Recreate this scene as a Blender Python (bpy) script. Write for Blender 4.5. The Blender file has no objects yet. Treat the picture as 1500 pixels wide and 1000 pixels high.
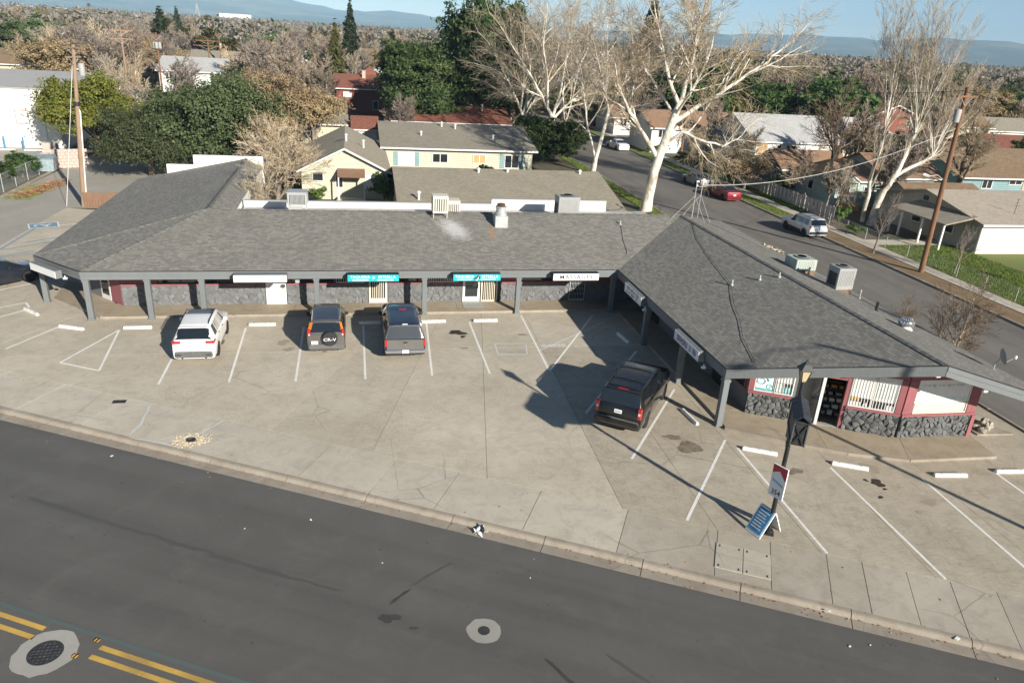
import bpy, math, random
import numpy as np
from mathutils import Vector, Matrix, noise
random.seed(7)
PI = math.pi
S = bpy.context.scene
COL = S.collection

# ------------------------------------------------------------------ camera
CAM_Z = 14.6
FPX = 1084.67
RV = Vector((0.97862926, -0.19724912, 0.05811671))
UV_ = Vector((0.0230176, 0.38592527, 0.92224285))
FV = Vector((0.20434029, 0.90119613, -0.38221797))
cam_data = bpy.data.cameras.new('camera')
cam_data.sensor_width = 36.0
cam_data.lens = FPX / 1500 * 36
cam_data.clip_start = 0.1
cam_data.clip_end = 30000
cam = bpy.data.objects.new('camera', cam_data)
COL.objects.link(cam)
cam.matrix_world = Matrix(((RV.x, UV_.x, -FV.x, 0), (RV.y, UV_.y, -FV.y, 0), (RV.z, UV_.z, -FV.z, CAM_Z), (0, 0, 0, 1)))
S.camera = cam

# ------------------------------------------------------------------ sky, sun, exposure
SUN_EL = math.radians(22.8)
SUN_AZ = math.atan2(0.437, -0.90)           # clockwise from +Y
world = bpy.data.worlds.new('World')
S.world = world
world.use_nodes = True
wn = world.node_tree
bg = wn.nodes['Background']
sky = wn.nodes.new('ShaderNodeTexSky')
sky.sky_type = 'NISHITA'
sky.sun_disc = False
sky.sun_elevation = SUN_EL
sky.sun_rotation = SUN_AZ
sky.altitude = 150
sky.air_density = 0.7
sky.dust_density = 0.1
sky.ozone_density = 1.2
wn.links.new(sky.outputs[0], bg.inputs[0])
bg.inputs[1].default_value = 0.052
sl = bpy.data.lights.new('sun', 'SUN')
sl.energy = 5.0
sl.angle = math.radians(0.53)
sl.color = (1.0, 0.932, 0.815)
sun = bpy.data.objects.new('sun', sl)
COL.objects.link(sun)
sd = Vector((math.sin(SUN_AZ) * math.cos(SUN_EL), math.cos(SUN_AZ) * math.cos(SUN_EL), math.sin(SUN_EL)))
sun.rotation_euler = sd.to_track_quat('Z', 'Y').to_euler()
sun.location = (20, -30, 60)
S.view_settings.view_transform = 'Standard'
S.view_settings.look = 'None'
S.view_settings.gamma = 1
S.view_settings.use_curve_mapping = False
S.view_settings.exposure = 0.85
S.render.engine = 'CYCLES'
S.cycles.max_bounces = 6
S.cycles.transparent_max_bounces = 8
S.cycles.volume_bounces = 0
S.cycles.use_denoising = True

# ------------------------------------------------------------------ helpers
def at(px, py, z=0.0):
    """world point at height z that the calibrated camera sees at that photo pixel (1500x1000)"""
    d = RV * ((px - 750) / FPX) - UV_ * ((py - 500) / FPX) + FV
    t = (z - CAM_Z) / d.z
    return Vector((d.x * t, d.y * t, z))

def aty(px, py, Y):
    d = RV * ((px - 750) / FPX) - UV_ * ((py - 500) / FPX) + FV
    t = Y / d.y
    return Vector((d.x * t, Y, CAM_Z + d.z * t))

class MB:
    def __init__(s):
        s.v = []; s.f = []; s.uv = {}
    def add(s, vs, fs):
        o = len(s.v)
        s.v += [tuple(p) for p in vs]
        s.f += [tuple(i + o for i in q) for q in fs]
        return s
    def hexa(s, a):
        return s.add(a, [(0, 3, 2, 1), (4, 5, 6, 7), (0, 1, 5, 4), (1, 2, 6, 5), (2, 3, 7, 6), (3, 0, 4, 7)])
    def box(s, c, size, rz=0.0, M=None):
        x, y, z = size[0] / 2, size[1] / 2, size[2] / 2
        M = M or (Matrix.Translation(c) @ Matrix.Rotation(rz, 4, 'Z'))
        return s.hexa([M @ Vector(p) for p in ((-x, -y, -z), (x, -y, -z), (x, y, -z), (-x, y, -z), (-x, -y, z), (x, -y, z), (x, y, z), (-x, y, z))])
    def cbox(s, c, size, b=0.03, rz=0.0, M=None):
        """box with chamfered edges"""
        M = M or (Matrix.Translation(c) @ Matrix.Rotation(rz, 4, 'Z'))
        h = [q / 2 for q in size]
        b = min(b, min(h) * 0.9)
        vs = []; idx = {}
        for sx in (-1, 1):
            for sy in (-1, 1):
                for sz in (-1, 1):
                    sg = (sx, sy, sz)
                    for k in range(3):
                        p = [sg[j] * (h[j] - b) for j in range(3)]
                        p[k] = sg[k] * h[k]
                        idx[(sg, k)] = len(vs); vs.append(M @ Vector(p))
        fs = []
        for k in range(3):
            a, c_ = [j for j in range(3) if j != k]
            for sgn in (-1, 1):
                q = []
                for (u, v) in ((-1, -1), (1, -1), (1, 1), (-1, 1)):
                    sg = [0, 0, 0]; sg[k] = sgn; sg[a] = u; sg[c_] = v
                    q.append(idx[(tuple(sg), k)])
                fs.append(tuple(q))
            for u in (-1, 1):
                for v in (-1, 1):
                    s0 = [0, 0, 0]; s1 = [0, 0, 0]
                    s0[k] = -1; s1[k] = 1; s0[a] = s1[a] = u; s0[c_] = s1[c_] = v
                    fs.append((idx[(tuple(s0), a)], idx[(tuple(s1), a)], idx[(tuple(s1), c_)], idx[(tuple(s0), c_)]))
        for sx in (-1, 1):
            for sy in (-1, 1):
                for sz in (-1, 1):
                    fs.append(tuple(idx[((sx, sy, sz), k)] for k in range(3)))
        return s.add(vs, fs)
    def beam(s, p, q, w, h, up=(0, 0, 1)):
        p = Vector(p); q = Vector(q)
        d = (q - p); L = d.length; d.normalize()
        u = Vector(up)
        if abs(d.dot(u)) > 0.98: u = Vector((0, 1, 0))
        x = d.cross(u).normalized(); z = x.cross(d)
        M = Matrix(((x.x, d.x, z.x, (p.x + q.x) / 2), (x.y, d.y, z.y, (p.y + q.y) / 2), (x.z, d.z, z.z, (p.z + q.z) / 2), (0, 0, 0, 1)))
        return s.box(None, (w, L, h), M=M)
    def tube(s, pts, rads, n=6, cap=True):
        pts = [Vector(p) for p in pts]
        if not hasattr(rads, '__len__'): rads = [rads] * len(pts)
        vs = []; fs = []
        x = None
        for i, p in enumerate(pts):
            d = (pts[min(i + 1, len(pts) - 1)] - pts[max(i - 1, 0)])
            if d.length < 1e-9: d = Vector((0, 0, 1))
            d.normalize()
            if x is None:
                u = Vector((0, 0, 1)) if abs(d.z) < 0.9 else Vector((1, 0, 0))
                x = d.cross(u).normalized()
            else:
                x = (x - d * x.dot(d))
                x = x.normalized() if x.length > 1e-6 else d.orthogonal().normalized()
            y = d.cross(x)
            for k in range(n):
                a = 2 * PI * k / n
                vs.append(p + (x * math.cos(a) + y * math.sin(a)) * rads[i])
        for i in range(len(pts) - 1):
            for k in range(n):
                k2 = (k + 1) % n
                fs.append((i * n + k, i * n + k2, (i + 1) * n + k2, (i + 1) * n + k))
        if cap:
            fs.append(tuple(reversed(range(n))))
            o = (len(pts) - 1) * n
            fs.append(tuple(o + k for k in range(n)))
        return s.add(vs, fs)
    def cyl(s, c, r, h, n=12, r2=None):
        c = Vector(c)
        return s.tube([c, c + Vector((0, 0, h))], [r, r if r2 is None else r2], n)
    def prism(s, poly, z0, z1):
        n = len(poly)
        a = sum(poly[i][0] * poly[(i + 1) % n][1] - poly[(i + 1) % n][0] * poly[i][1] for i in range(n))
        if a < 0: poly = poly[::-1]
        vs = [(p[0], p[1], z0) for p in poly] + [(p[0], p[1], z1) for p in poly]
        fs = [tuple(reversed(range(n))), tuple(n + i for i in range(n))]
        fs += [(i, (i + 1) % n, n + (i + 1) % n, n + i) for i in range(n)]
        return s.add(vs, fs)
    def slab(s, pts, t):
        """planar polygon thickened downward along its normal (normal turned up)"""
        pts = [Vector(p) for p in pts]
        nrm = (pts[1] - pts[0]).cross(pts[2] - pts[0]).normalized()
        if nrm.z < 0:
            pts = pts[::-1]; nrm = -nrm
        n = len(pts)
        vs = pts + [p - nrm * t for p in pts]
        fs = [tuple(range(n)), tuple(reversed(range(n, 2 * n)))]
        fs += [(i, n + i, n + (i + 1) % n, (i + 1) % n) for i in range(n)]
        return s.add(vs, fs)
    def face(s, pts):
        return s.add(pts, [tuple(range(len(pts)))])
    def lathe(s, prof, n=16, M=None):
        """revolve (r, z) profile about local z"""
        M = M or Matrix()
        vs = []; fs = []
        for (r, z) in prof:
            for k in range(n):
                a = 2 * PI * k / n
                vs.append(M @ Vector((r * math.cos(a), r * math.sin(a), z)))
        m = len(prof)
        for i in range(m - 1):
            for k in range(n):
                k2 = (k + 1) % n
                fs.append((i * n + k, i * n + k2, (i + 1) * n + k2, (i + 1) * n + k))
        fs.append(tuple(reversed(range(n)))); fs.append(tuple((m - 1) * n + k for k in range(n)))
        return s.add(vs, fs)

MATS = {}
def mesh_of(name, mb, mat, smooth=None):
    me = bpy.data.meshes.new(name)
    me.from_pydata(mb.v, [], mb.f)
    if mat is not None:
        me.materials.append(MATS[mat] if isinstance(mat, str) else mat)
    if smooth is not None:
        me.shade_smooth()
        me.set_sharp_from_angle(angle=math.radians(smooth))
    me.update()
    return me

LOCM = {}
def obj(name, mb, mat, parent=None, world=False, smooth=None, label=None, cat=None, group=None, kind=None):
    if world and parent is not None:
        Mi = LOCM[parent.name].inverted()
        mb.v = [tuple(Mi @ Vector(p)) for p in mb.v]
    me = mb if isinstance(mb, bpy.types.Mesh) else mesh_of(name, mb, mat, smooth)
    o = bpy.data.objects.new(name, me)
    COL.objects.link(o)
    if parent is not None: o.parent = parent
    tag(o, label, cat, group, kind)
    return o
def tag(o, label=None, cat=None, group=None, kind=None):
    if label: o['label'] = label
    if cat: o['category'] = cat
    if group: o['group'] = group
    if kind: o['kind'] = kind
    return o
def thing(name, label, cat, loc=(0, 0, 0), rz=0.0, group=None, kind=None):
    o = bpy.data.objects.new(name, None)
    COL.objects.link(o)
    o.location = loc; o.rotation_euler = (0, 0, rz)
    o.empty_display_size = 0.2
    LOCM[o.name] = Matrix.Translation(loc) @ Matrix.Rotation(rz, 4, 'Z')
    return tag(o, label, cat, group, kind)
KIDS = {}
def dup(root, loc=None, rz=None, label=None, sc=None):
    """copy a thing with its parts and sub-parts (mesh data shared)"""
    if root.name not in KIDS:
        KIDS[root.name] = [(c, list(c.children)) for c in root.children]
    r = root.copy(); COL.objects.link(r)
    if loc is not None: r.location = loc
    if rz is not None: r.rotation_euler = (0, 0, rz)
    if sc is not None: r.scale = sc if hasattr(sc, '__len__') else (sc, sc, sc)
    if label: r['label'] = label
    for c, subs in KIDS[root.name]:
        k = c.copy(); COL.objects.link(k); k.parent = r
        for g in subs:
            q = g.copy(); COL.objects.link(q); q.parent = k
    return r

# ------------------------------------------------------------------ materials
class NT:
    def __init__(s, name):
        s.m = bpy.data.materials.new(name); s.m.use_nodes = True
        s.t = s.m.node_tree; s.n = s.t.nodes; s.b = s.n['Principled BSDF']
        s.co = None
        MATS[name] = s.m
    def node(s, t, **kw):
        q = s.n.new(t)
        for k, v in kw.items():
            if hasattr(q, k): setattr(q, k, v)
            else: q.inputs[k].default_value = v
        return q
    def link(s, a, b): s.t.links.new(a, b)
    def coord(s, which='Object'):
        if s.co is None: s.co = s.node('ShaderNodeTexCoord')
        return s.co.outputs[which]
    def pos(s):
        return s.node('ShaderNodeNewGeometry').outputs['Position']
    def noise(s, scale, detail=4, rough=0.6, vec=None, dist=0.0):
        q = s.node('ShaderNodeTexNoise')
        q.inputs['Scale'].default_value = scale; q.inputs['Detail'].default_value = detail
        q.inputs['Roughness'].default_value = rough; q.inputs['Distortion'].default_value = dist
        s.link(vec if vec is not None else s.pos(), q.inputs['Vector'])
        return q.outputs['Fac']
    def ramp(s, fac, stops):
        q = s.node('ShaderNodeValToRGB')
        el = q.color_ramp.elements
        while len(el) < len(stops): el.new(0.5)
        for e, (p, c) in zip(el, stops):
            e.position = p; e.color = (c[0], c[1], c[2], 1) if hasattr(c, '__len__') else (c, c, c, 1)
        s.link(fac, q.inputs['Fac'])
        return q.outputs['Color']
    def mix(s, fac, a, b, mode='MIX'):
        q = s.node('ShaderNodeMix'); q.data_type = 'RGBA'; q.blend_type = mode
        for i, v in ((0, fac), (6, a), (7, b)):
            if isinstance(v, (int, float)): q.inputs[i].default_value = v
            elif isinstance(v, tuple): q.inputs[i].default_value = (*v, 1) if len(v) == 3 else v
            else: s.link(v, q.inputs[i])
        return q.outputs[2]
    def mul(s, a, b):
        q = s.node('ShaderNodeMath'); q.operation = 'MULTIPLY'
        for i, v in ((0, a), (1, b)):
            if isinstance(v, (int, float)): q.inputs[i].default_value = v
            else: s.link(v, q.inputs[i])
        return q.outputs[0]
    def scalevec(s, vec, sc):
        q = s.node('ShaderNodeMapping'); q.inputs['Scale'].default_value = sc
        s.link(vec, q.inputs['Vector']); return q.outputs[0]
    def bump(s, h, strength=0.3, dist=0.02):
        q = s.node('ShaderNodeBump'); q.inputs['Strength'].default_value = strength; q.inputs['Distance'].default_value = dist
        s.link(h, q.inputs['Height']); s.link(q.outputs[0], s.b.inputs['Normal'])
    def base(s, c):
        if isinstance(c, tuple): s.b.inputs['Base Color'].default_value = (*c, 1)
        else: s.link(c, s.b.inputs['Base Color'])
    def set(s, **kw):
        for k, v in kw.items(): s.b.inputs[k.replace('_', ' ')].default_value = v
        return s

def simple(name, c, rough=0.7, var=0.15, scale=3.0, metal=0.0, spec=0.4, bump=0.0, bscale=40.0):
    """paint-like material with mottling so that no surface is one flat tone"""
    m = NT(name)
    n1 = m.noise(scale, 5, 0.65)
    c0 = tuple(max(0, q * (1 - var)) for q in c); c1 = tuple(min(1, q * (1 + var)) for q in c)
    m.base(m.ramp(n1, [(0.3, c0), (0.7, c1)]))
    m.set(Roughness=rough, Metallic=metal)
    m.b.inputs['Specular IOR Level'].default_value = spec
    if bump: m.bump(m.noise(bscale, 3), bump, 0.02)
    return m

def worn(name, c, dirt, rough=0.75, amt=0.35, scale=1.5, bump=0.15, bscale=60, streak=True, clap=0):
    m = NT(name)
    p = m.pos()
    n1 = m.noise(scale, 6, 0.7, p)
    v = m.scalevec(p, (6, 6, 0.5)) if streak else p
    n2 = m.noise(2.0, 4, 0.7, v)
    f = m.mul(n1, n2)
    fac = m.ramp(f, [(0.18, 0.0), (0.42, 1.0)])
    fac2 = m.mul(fac, amt)
    m.base(m.mix(fac2, c, dirt))
    m.set(Roughness=rough)
    if clap:      # lapped boards: saw-tooth relief up the wall
        sp = m.node('ShaderNodeSeparateXYZ'); m.link(p, sp.inputs[0])
        md = m.node('ShaderNodeMath'); md.operation = 'MODULO'; m.link(sp.outputs[2], md.inputs[0]); md.inputs[1].default_value = clap
        m.bump(md.outputs[0], 1.0, -0.25)
    elif bump: m.bump(m.noise(bscale, 4), bump, 0.02)
    return m
# ---- concrete of the parking lot: cast slabs, broom lines, tyre grime, per-slab tone
def concrete(name, ca, cb, cs, broom=True, grime=0.5):
    m = NT(name)
    p = m.pos()
    big = m.noise(0.22, 5, 0.65, p)
    col = m.ramp(big, [(0.32, ca), (0.66, cb)])
    rnd = m.node('ShaderNodeObjectInfo').outputs['Random']
    tone = m.ramp(rnd, [(0.0, 0.95), (1.0, 1.03)])
    col = m.mix(1.0, col, tone, 'MULTIPLY')
    st = m.noise(1.6, 8, 0.75, p, 0.6)
    col = m.mix(m.mul(m.ramp(st, [(0.46, 0.0), (0.72, 1.0)]), grime), col, cs)
    v = m.scalevec(p, (1.2, 14, 1))
    br = m.noise(1.6, 5, 0.7, v)
    col = m.mix(m.mul(m.ramp(br, [(0.44, 0.0), (0.66, 1.0)]), 0.30 if broom else 0.1), col, cs)
    v3 = m.scalevec(p, (16, 2.2, 1))
    b3 = m.noise(1.3, 4, 0.75, v3)
    gate2 = m.ramp(m.noise(0.3, 3, 0.6, p), [(0.42, 0.0), (0.6, 1.0)])
    col = m.mix(m.mul(m.mul(m.ramp(b3, [(0.45, 0.0), (0.66, 1.0)]), gate2), 0.42 if broom else 0.05), col, cs)
    fine = m.noise(38, 3, 0.7, p)
    col = m.mix(m.mul(m.ramp(fine, [(0.40, 0.0), (0.70, 1.0)]), 0.34), col, cs)
    # hairline cracks
    vo = m.node('ShaderNodeTexVoronoi'); vo.feature = 'DISTANCE_TO_EDGE'; vo.inputs['Scale'].default_value = 0.33
    wv = m.node('ShaderNodeMix'); wv.data_type = 'VECTOR'; wv.inputs[0].default_value = 0.06
    nn = m.node('ShaderNodeTexNoise'); nn.inputs['Scale'].default_value = 2.5
    m.link(p, nn.inputs['Vector']); m.link(p, wv.inputs[4]); m.link(nn.outputs['Color'], wv.inputs[5])
    m.link(wv.outputs[1], vo.inputs['Vector'])
    ck = m.ramp(vo.outputs['Distance'], [(0.0, 1.0), (0.006, 0.0)])
    gate = m.ramp(m.noise(0.13, 2, 0.5, p), [(0.50, 0.0), (0.60, 1.0)])
    col = m.mix(m.mul(m.mul(ck, gate), 0.55), col, (0.06, 0.055, 0.05))
    # small dark spots (gum, drips)
    sp = m.noise(7.0, 2, 0.5, p)
    col = m.mix(m.mul(m.ramp(sp, [(0.735, 0.0), (0.76, 1.0)]), 0.55), col, (0.07, 0.06, 0.05))
    m.base(col); m.set(Roughness=0.88)
    m.bump(fine, 0.25, 0.01)
    return m
concrete('lot_concrete', (0.49, 0.435, 0.345), (0.62, 0.56, 0.455), (0.26, 0.22, 0.165), True, 0.42)
concrete('walk_concrete', (0.48, 0.43, 0.35), (0.60, 0.55, 0.455), (0.25, 0.22, 0.18), False, 0.45)
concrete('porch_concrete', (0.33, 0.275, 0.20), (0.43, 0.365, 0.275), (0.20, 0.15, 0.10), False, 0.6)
concrete('kerb_concrete', (0.29, 0.25, 0.20), (0.40, 0.355, 0.29), (0.20, 0.165, 0.125), False, 0.7)
concrete('patch_concrete', (0.30, 0.29, 0.265), (0.40, 0.385, 0.35), (0.28, 0.26, 0.23), False, 0.4)
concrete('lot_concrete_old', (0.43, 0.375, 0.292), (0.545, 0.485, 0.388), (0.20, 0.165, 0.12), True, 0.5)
concrete('walk_concrete_old', (0.40, 0.352, 0.285), (0.51, 0.46, 0.38), (0.22, 0.19, 0.15), False, 0.5)
simple('joint_dark', (0.10, 0.085, 0.065), 0.95, 0.3, 1.0)

def asphalt(name, ca, cb, sp=0.35, streakdir=None):
    m = NT(name)
    p = m.pos()
    col = m.ramp(m.noise(0.16, 6, 0.62, p), [(0.3, ca), (0.7, cb)])
    if streakdir is not None:
        mp = m.node('ShaderNodeMapping'); mp.inputs['Rotation'].default_value = (0, 0, streakdir)
        m.link(p, mp.inputs['Vector'])
        v = m.scalevec(mp.outputs[0], (0.05, 1.1, 1))
        s2 = m.noise(1.0, 5, 0.6, v)
        col = m.mix(m.mul(m.ramp(s2, [(0.42, 0.0), (0.68, 1.0)]), 0.42), col, tuple(q * 0.62 for q in ca))
    f = m.noise(26, 4, 0.85, p)
    col = m.mix(m.mul(m.ramp(f, [(0.55, 0.0), (0.75, 1.0)]), sp), col, tuple(q * 1.9 for q in cb))
    pt = m.noise(0.7, 5, 0.7, p, 0.8)
    col = m.mix(m.mul(m.ramp(pt, [(0.5, 0.0), (0.7, 1.0)]), 0.30), col, tuple(q * 1.35 for q in cb))
    s3 = m.noise(4.2, 3, 0.6, p)
    col = m.mix(m.mul(m.ramp(s3, [(0.70, 0.0), (0.74, 1.0)]), 0.5), col, (0.02, 0.02, 0.02))
    m.base(col); m.set(Roughness=0.85)
    m.bump(f, 0.3, 0.012)
    return m
asphalt('road_asphalt', (0.094, 0.090, 0.083), (0.116, 0.112, 0.104), 0.36, math.radians(28.55))
asphalt('street_asphalt', (0.135, 0.125, 0.11), (0.185, 0.17, 0.148), 0.3, math.radians(90))
asphalt('alley_asphalt', (0.30, 0.28, 0.24), (0.37, 0.345, 0.30), 0.1)

def paint(name, c, under, wear=0.45, sc=9.0):
    m = NT(name)
    p = m.pos()
    f = m.ramp(m.noise(sc, 5, 0.75, p), [(0.50 - wear * 0.28, 1.0), (0.62 - wear * 0.1, 0.0)])
    f2 = m.ramp(m.noise(0.8, 3, 0.6, p), [(0.35, 0.25), (0.6, 1.0)])
    m.base(m.mix(m.mul(f, f2), c, under)); m.set(Roughness=0.7)
    return m
paint('line_white', (0.80, 0.79, 0.75), (0.50, 0.45, 0.37), 0.75)
paint('line_faded', (0.55, 0.57, 0.56), (0.44, 0.39, 0.31), 1.1)
paint('line_yellow', (0.70, 0.44, 0.085), (0.40, 0.26, 0.07), -0.3)
paint('line_teal', (0.095, 0.125, 0.115), (0.09, 0.092, 0.088), 1.3)
paint('paint_blue', (0.16, 0.28, 0.38), (0.42, 0.40, 0.35), 1.15)
paint('stop_white', (0.82, 0.81, 0.78), (0.42, 0.39, 0.34), 0.7, 7.0)

def dirt_ground(name, cols):
    m = NT(name)
    p = m.pos()
    a = m.noise(0.05, 6, 0.6, p); b = m.noise(0.6, 6, 0.7, p)
    c1 = m.ramp(a, [(0.35, cols[0]), (0.5, cols[1]), (0.66, cols[2])])
    m.base(m.mix(m.mul(m.ramp(b, [(0.4, 0.0), (0.65, 1.0)]), 0.6), c1, cols[3]))
    m.set(Roughness=0.95); m.bump(m.noise(6, 5, 0.7, p), 0.6, 0.08)
    return m
dirt_ground('ground_dirt', ((0.12, 0.095, 0.065), (0.095, 0.09, 0.05), (0.07, 0.08, 0.038), (0.14, 0.115, 0.08)))
dirt_ground('strip_dirt', ((0.20, 0.135, 0.07), (0.24, 0.16, 0.085), (0.15, 0.13, 0.05), (0.13, 0.09, 0.045)))
dirt_ground('lawn', ((0.13, 0.155, 0.035), (0.14, 0.18, 0.035), (0.11, 0.14, 0.03), (0.17, 0.155, 0.05)))
hc = NT('hill_cover')
_p = hc.pos()
_c = hc.ramp(hc.noise(0.0016, 8, 0.65, _p), [(0.36, (0.045, 0.062, 0.035)), (0.50, (0.10, 0.105, 0.06)), (0.60, (0.20, 0.18, 0.115))])
hc.base(hc.mix(hc.mul(hc.ramp(hc.noise(0.009, 6, 0.7, _p), [(0.42, 0.0), (0.62, 1.0)]), 0.7), _c, (0.04, 0.052, 0.03))); hc.set(Roughness=0.95)

# ---- shingles on UVs in metres
def shingle(name, c0, c1, c2, w=0.25, h=0.145, stain=None):
    m = NT(name)
    uv = m.coord('UV')
    br = m.node('ShaderNodeTexBrick'); br.offset = 0.37; br.squash = 1.0
    m.link(uv, br.inputs['Vector'])
    br.inputs['Color1'].default_value = (0, 0, 0, 1); br.inputs['Color2'].default_value = (1, 1, 1, 1); br.inputs['Mortar'].default_value = (0.5, 0.5, 0.5, 1)
    br.inputs['Scale'].default_value = 1.0; br.inputs['Mortar Size'].default_value = 0.008; br.inputs['Mortar Smooth'].default_value = 0.4
    br.inputs['Brick Width'].default_value = w; br.inputs['Row Height'].default_value = h; br.inputs['Bias'].default_value = 0.0
    v2 = m.scalevec(uv, (1.0, 3.2, 1))
    n2 = m.noise(3.2, 5, 0.75, v2)
    k = m.mix(0.40, br.outputs['Color'], m.ramp(n2, [(0.30, 0.1), (0.70, 0.9)]))
    col = m.ramp(k, [(0.05, c0), (0.5, c1), (1.0, c2)])
    col = m.mix(m.mul(br.outputs['Fac'], 0.75), col, tuple(q * 0.35 for q in c0))
    # shadow-gap butt lines are real relief: saw-tooth height up the slope
    sep = m.node('ShaderNodeSeparateXYZ'); m.link(uv, sep.inputs[0])
    fr = m.node('ShaderNodeMath'); fr.operation = 'MODULO'; m.link(sep.outputs[1], fr.inputs[0]); fr.inputs[1].default_value = h
    sh = m.node('ShaderNodeMath'); sh.operation = 'MULTIPLY_ADD'; m.link(fr.outputs[0], sh.inputs[0]); sh.inputs[1].default_value = -0.12; 
    m.link(m.mul(k, 0.012), sh.inputs[2])
    gr = m.noise(90, 2, 0.7, uv)
    col = m.mix(m.mul(m.ramp(gr, [(0.5, 0.0), (0.8, 1.0)]), 0.25), col, tuple(min(1, q * 1.6) for q in c2))
    wear = m.noise(0.35, 5, 0.65, uv)
    col = m.mix(m.mul(m.ramp(wear, [(0.45, 0.0), (0.7, 1.0)]), 0.3), col, tuple(q * 0.62 for q in c1))
    if stain: col = stain(m, uv, col)
    m.base(col); m.set(Roughness=0.92)
    m.bump(sh.outputs[0], 0.9, 1.0)
    return m
def stains(m, uv, col):
    # mineral overspray below the cooler and rust below the exhaust: marks with a shape of their own
    def blob(cx, cy, sx, sy, rot, lo, hi):
        mp = m.node('ShaderNodeMapping'); mp.vector_type = 'TEXTURE'
        mp.inputs['Location'].default_value = (cx, cy, 0); mp.inputs['Rotation'].default_value = (0, 0, rot); mp.inputs['Scale'].default_value = (sx, sy, 1)
        m.link(uv, mp.inputs['Vector'])
        ln = m.node('ShaderNodeVectorMath'); ln.operation = 'LENGTH'; m.link(mp.outputs[0], ln.inputs[0])
        ad = m.node('ShaderNodeMath'); ad.operation = 'ADD'; m.link(ln.outputs['Value'], ad.inputs[0])
        m.link(m.mul(m.noise(3.5, 6, 0.8, uv), 0.9), ad.inputs[1])
        return m.ramp(ad.outputs[0], [(lo, 1.0), (hi, 0.0)])
    spk = m.ramp(m.noise(16, 4, 0.8, uv), [(0.34, 0.35), (0.62, 1.0)])
    col = m.mix(m.mul(m.mul(blob(5.75, 4.45, 1.6, 3.0, 0.45, 0.62, 1.72), spk), 0.95), col, (0.62, 0.62, 0.62))
    col = m.mix(m.mul(blob(7.95, 4.0, 0.42, 2.3, -0.03, 0.62, 1.5), 0.62), col, (0.34, 0.19, 0.07))
    return col
shingle('roof_shingle_front', (0.15, 0.143, 0.126), (0.222, 0.212, 0.188), (0.31, 0.297, 0.262), stain=stains)
shingle('roof_shingle', (0.135, 0.129, 0.114), (0.205, 0.197, 0.176), (0.295, 0.283, 0.25))
shingle('roof_tan', (0.265, 0.23, 0.17), (0.335, 0.295, 0.222), (0.40, 0.355, 0.275))
shingle('roof_grey', (0.235, 0.21, 0.165), (0.295, 0.265, 0.21), (0.36, 0.325, 0.265))
shingle('roof_pale', (0.40, 0.40, 0.39), (0.50, 0.50, 0.49), (0.60, 0.60, 0.58))
shingle('roof_beige', (0.37, 0.315, 0.25), (0.45, 0.385, 0.31), (0.52, 0.455, 0.37))
shingle('roof_orange', (0.25, 0.15, 0.09), (0.31, 0.19, 0.118), (0.37, 0.24, 0.155))
shingle('roof_red', (0.18, 0.07, 0.045), (0.23, 0.085, 0.055), (0.28, 0.11, 0.07))
shingle('roof_brown', (0.17, 0.12, 0.075), (0.24, 0.165, 0.10), (0.31, 0.215, 0.13))

# ---- plain building materials
worn('trim_grey', (0.165, 0.18, 0.185), (0.10, 0.105, 0.11), 0.7, 0.35, 1.0, 0.1)
worn('wall_veneer', (0.165, 0.17, 0.175), (0.10, 0.10, 0.10), 0.85, 0.3, 3.0, 0.7, 14, False)
worn('stone_grey', (0.135, 0.14, 0.14), (0.055, 0.057, 0.06), 0.8, 0.5, 4.0, 0.9, 18, False)
worn('mortar_grey', (0.16, 0.165, 0.17), (0.10, 0.10, 0.10), 0.9, 0.4, 3.0, 0.4, 20, False)
worn('mortar', (0.035, 0.036, 0.038), (0.02, 0.02, 0.02), 0.95, 0.5, 3.0, 0.3, 30, False)
worn('pink_paint', (0.30, 0.105, 0.115), (0.17, 0.055, 0.06), 0.7, 0.45, 1.2, 0.1)
worn('white_wall', (0.80, 0.79, 0.75), (0.58, 0.55, 0.49), 0.75, 0.45, 0.7, 0.1)
worn('white_trim', (0.78, 0.77, 0.74), (0.5, 0.48, 0.44), 0.6, 0.3, 2.0, 0.05)
worn('cream_paint', (0.74, 0.68, 0.55), (0.5, 0.44, 0.33), 0.6, 0.3, 2.0, 0.05)
worn('soffit', (0.09, 0.09, 0.09), (0.05, 0.05, 0.05), 0.85, 0.3, 2.0, 0.0)
worn('flat_roof', (0.46, 0.45, 0.43), (0.27, 0.26, 0.25), 0.9, 0.6, 0.8, 0.3, 20, False)
worn('green_siding', (0.50, 0.49, 0.39), (0.36, 0.345, 0.27), 0.8, 0.35, 0.8, 0.1, clap=0.21)
worn('cream_siding', (0.60, 0.545, 0.40), (0.42, 0.36, 0.26), 0.8, 0.35, 0.8, 0.1, clap=0.21)
worn('sage_siding', (0.42, 0.39, 0.31), (0.28, 0.255, 0.20), 0.8, 0.4, 0.8, 0.1, clap=0.21)
worn('blue_siding', (0.085, 0.125, 0.155), (0.05, 0.075, 0.095), 0.8, 0.35, 0.8, 0.1, clap=0.21)
worn('teal_siding', (0.20, 0.33, 0.345), (0.11, 0.19, 0.20), 0.8, 0.45, 0.8, 0.1, clap=0.21)
worn('aqua_siding', (0.36, 0.46, 0.43), (0.22, 0.30, 0.28), 0.8, 0.35, 0.8, 0.1, clap=0.21)
worn('red_siding', (0.23, 0.075, 0.05), (0.14, 0.05, 0.035), 0.85, 0.4, 0.9, 0.1, clap=0.21)
worn('tan_siding', (0.45, 0.36, 0.25), (0.3, 0.24, 0.16), 0.85, 0.4, 0.9, 0.1, clap=0.21)
worn('block_pink', (0.52, 0.42, 0.365), (0.33, 0.27, 0.24), 0.9, 0.5, 0.8, 0.4, 12)
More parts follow.
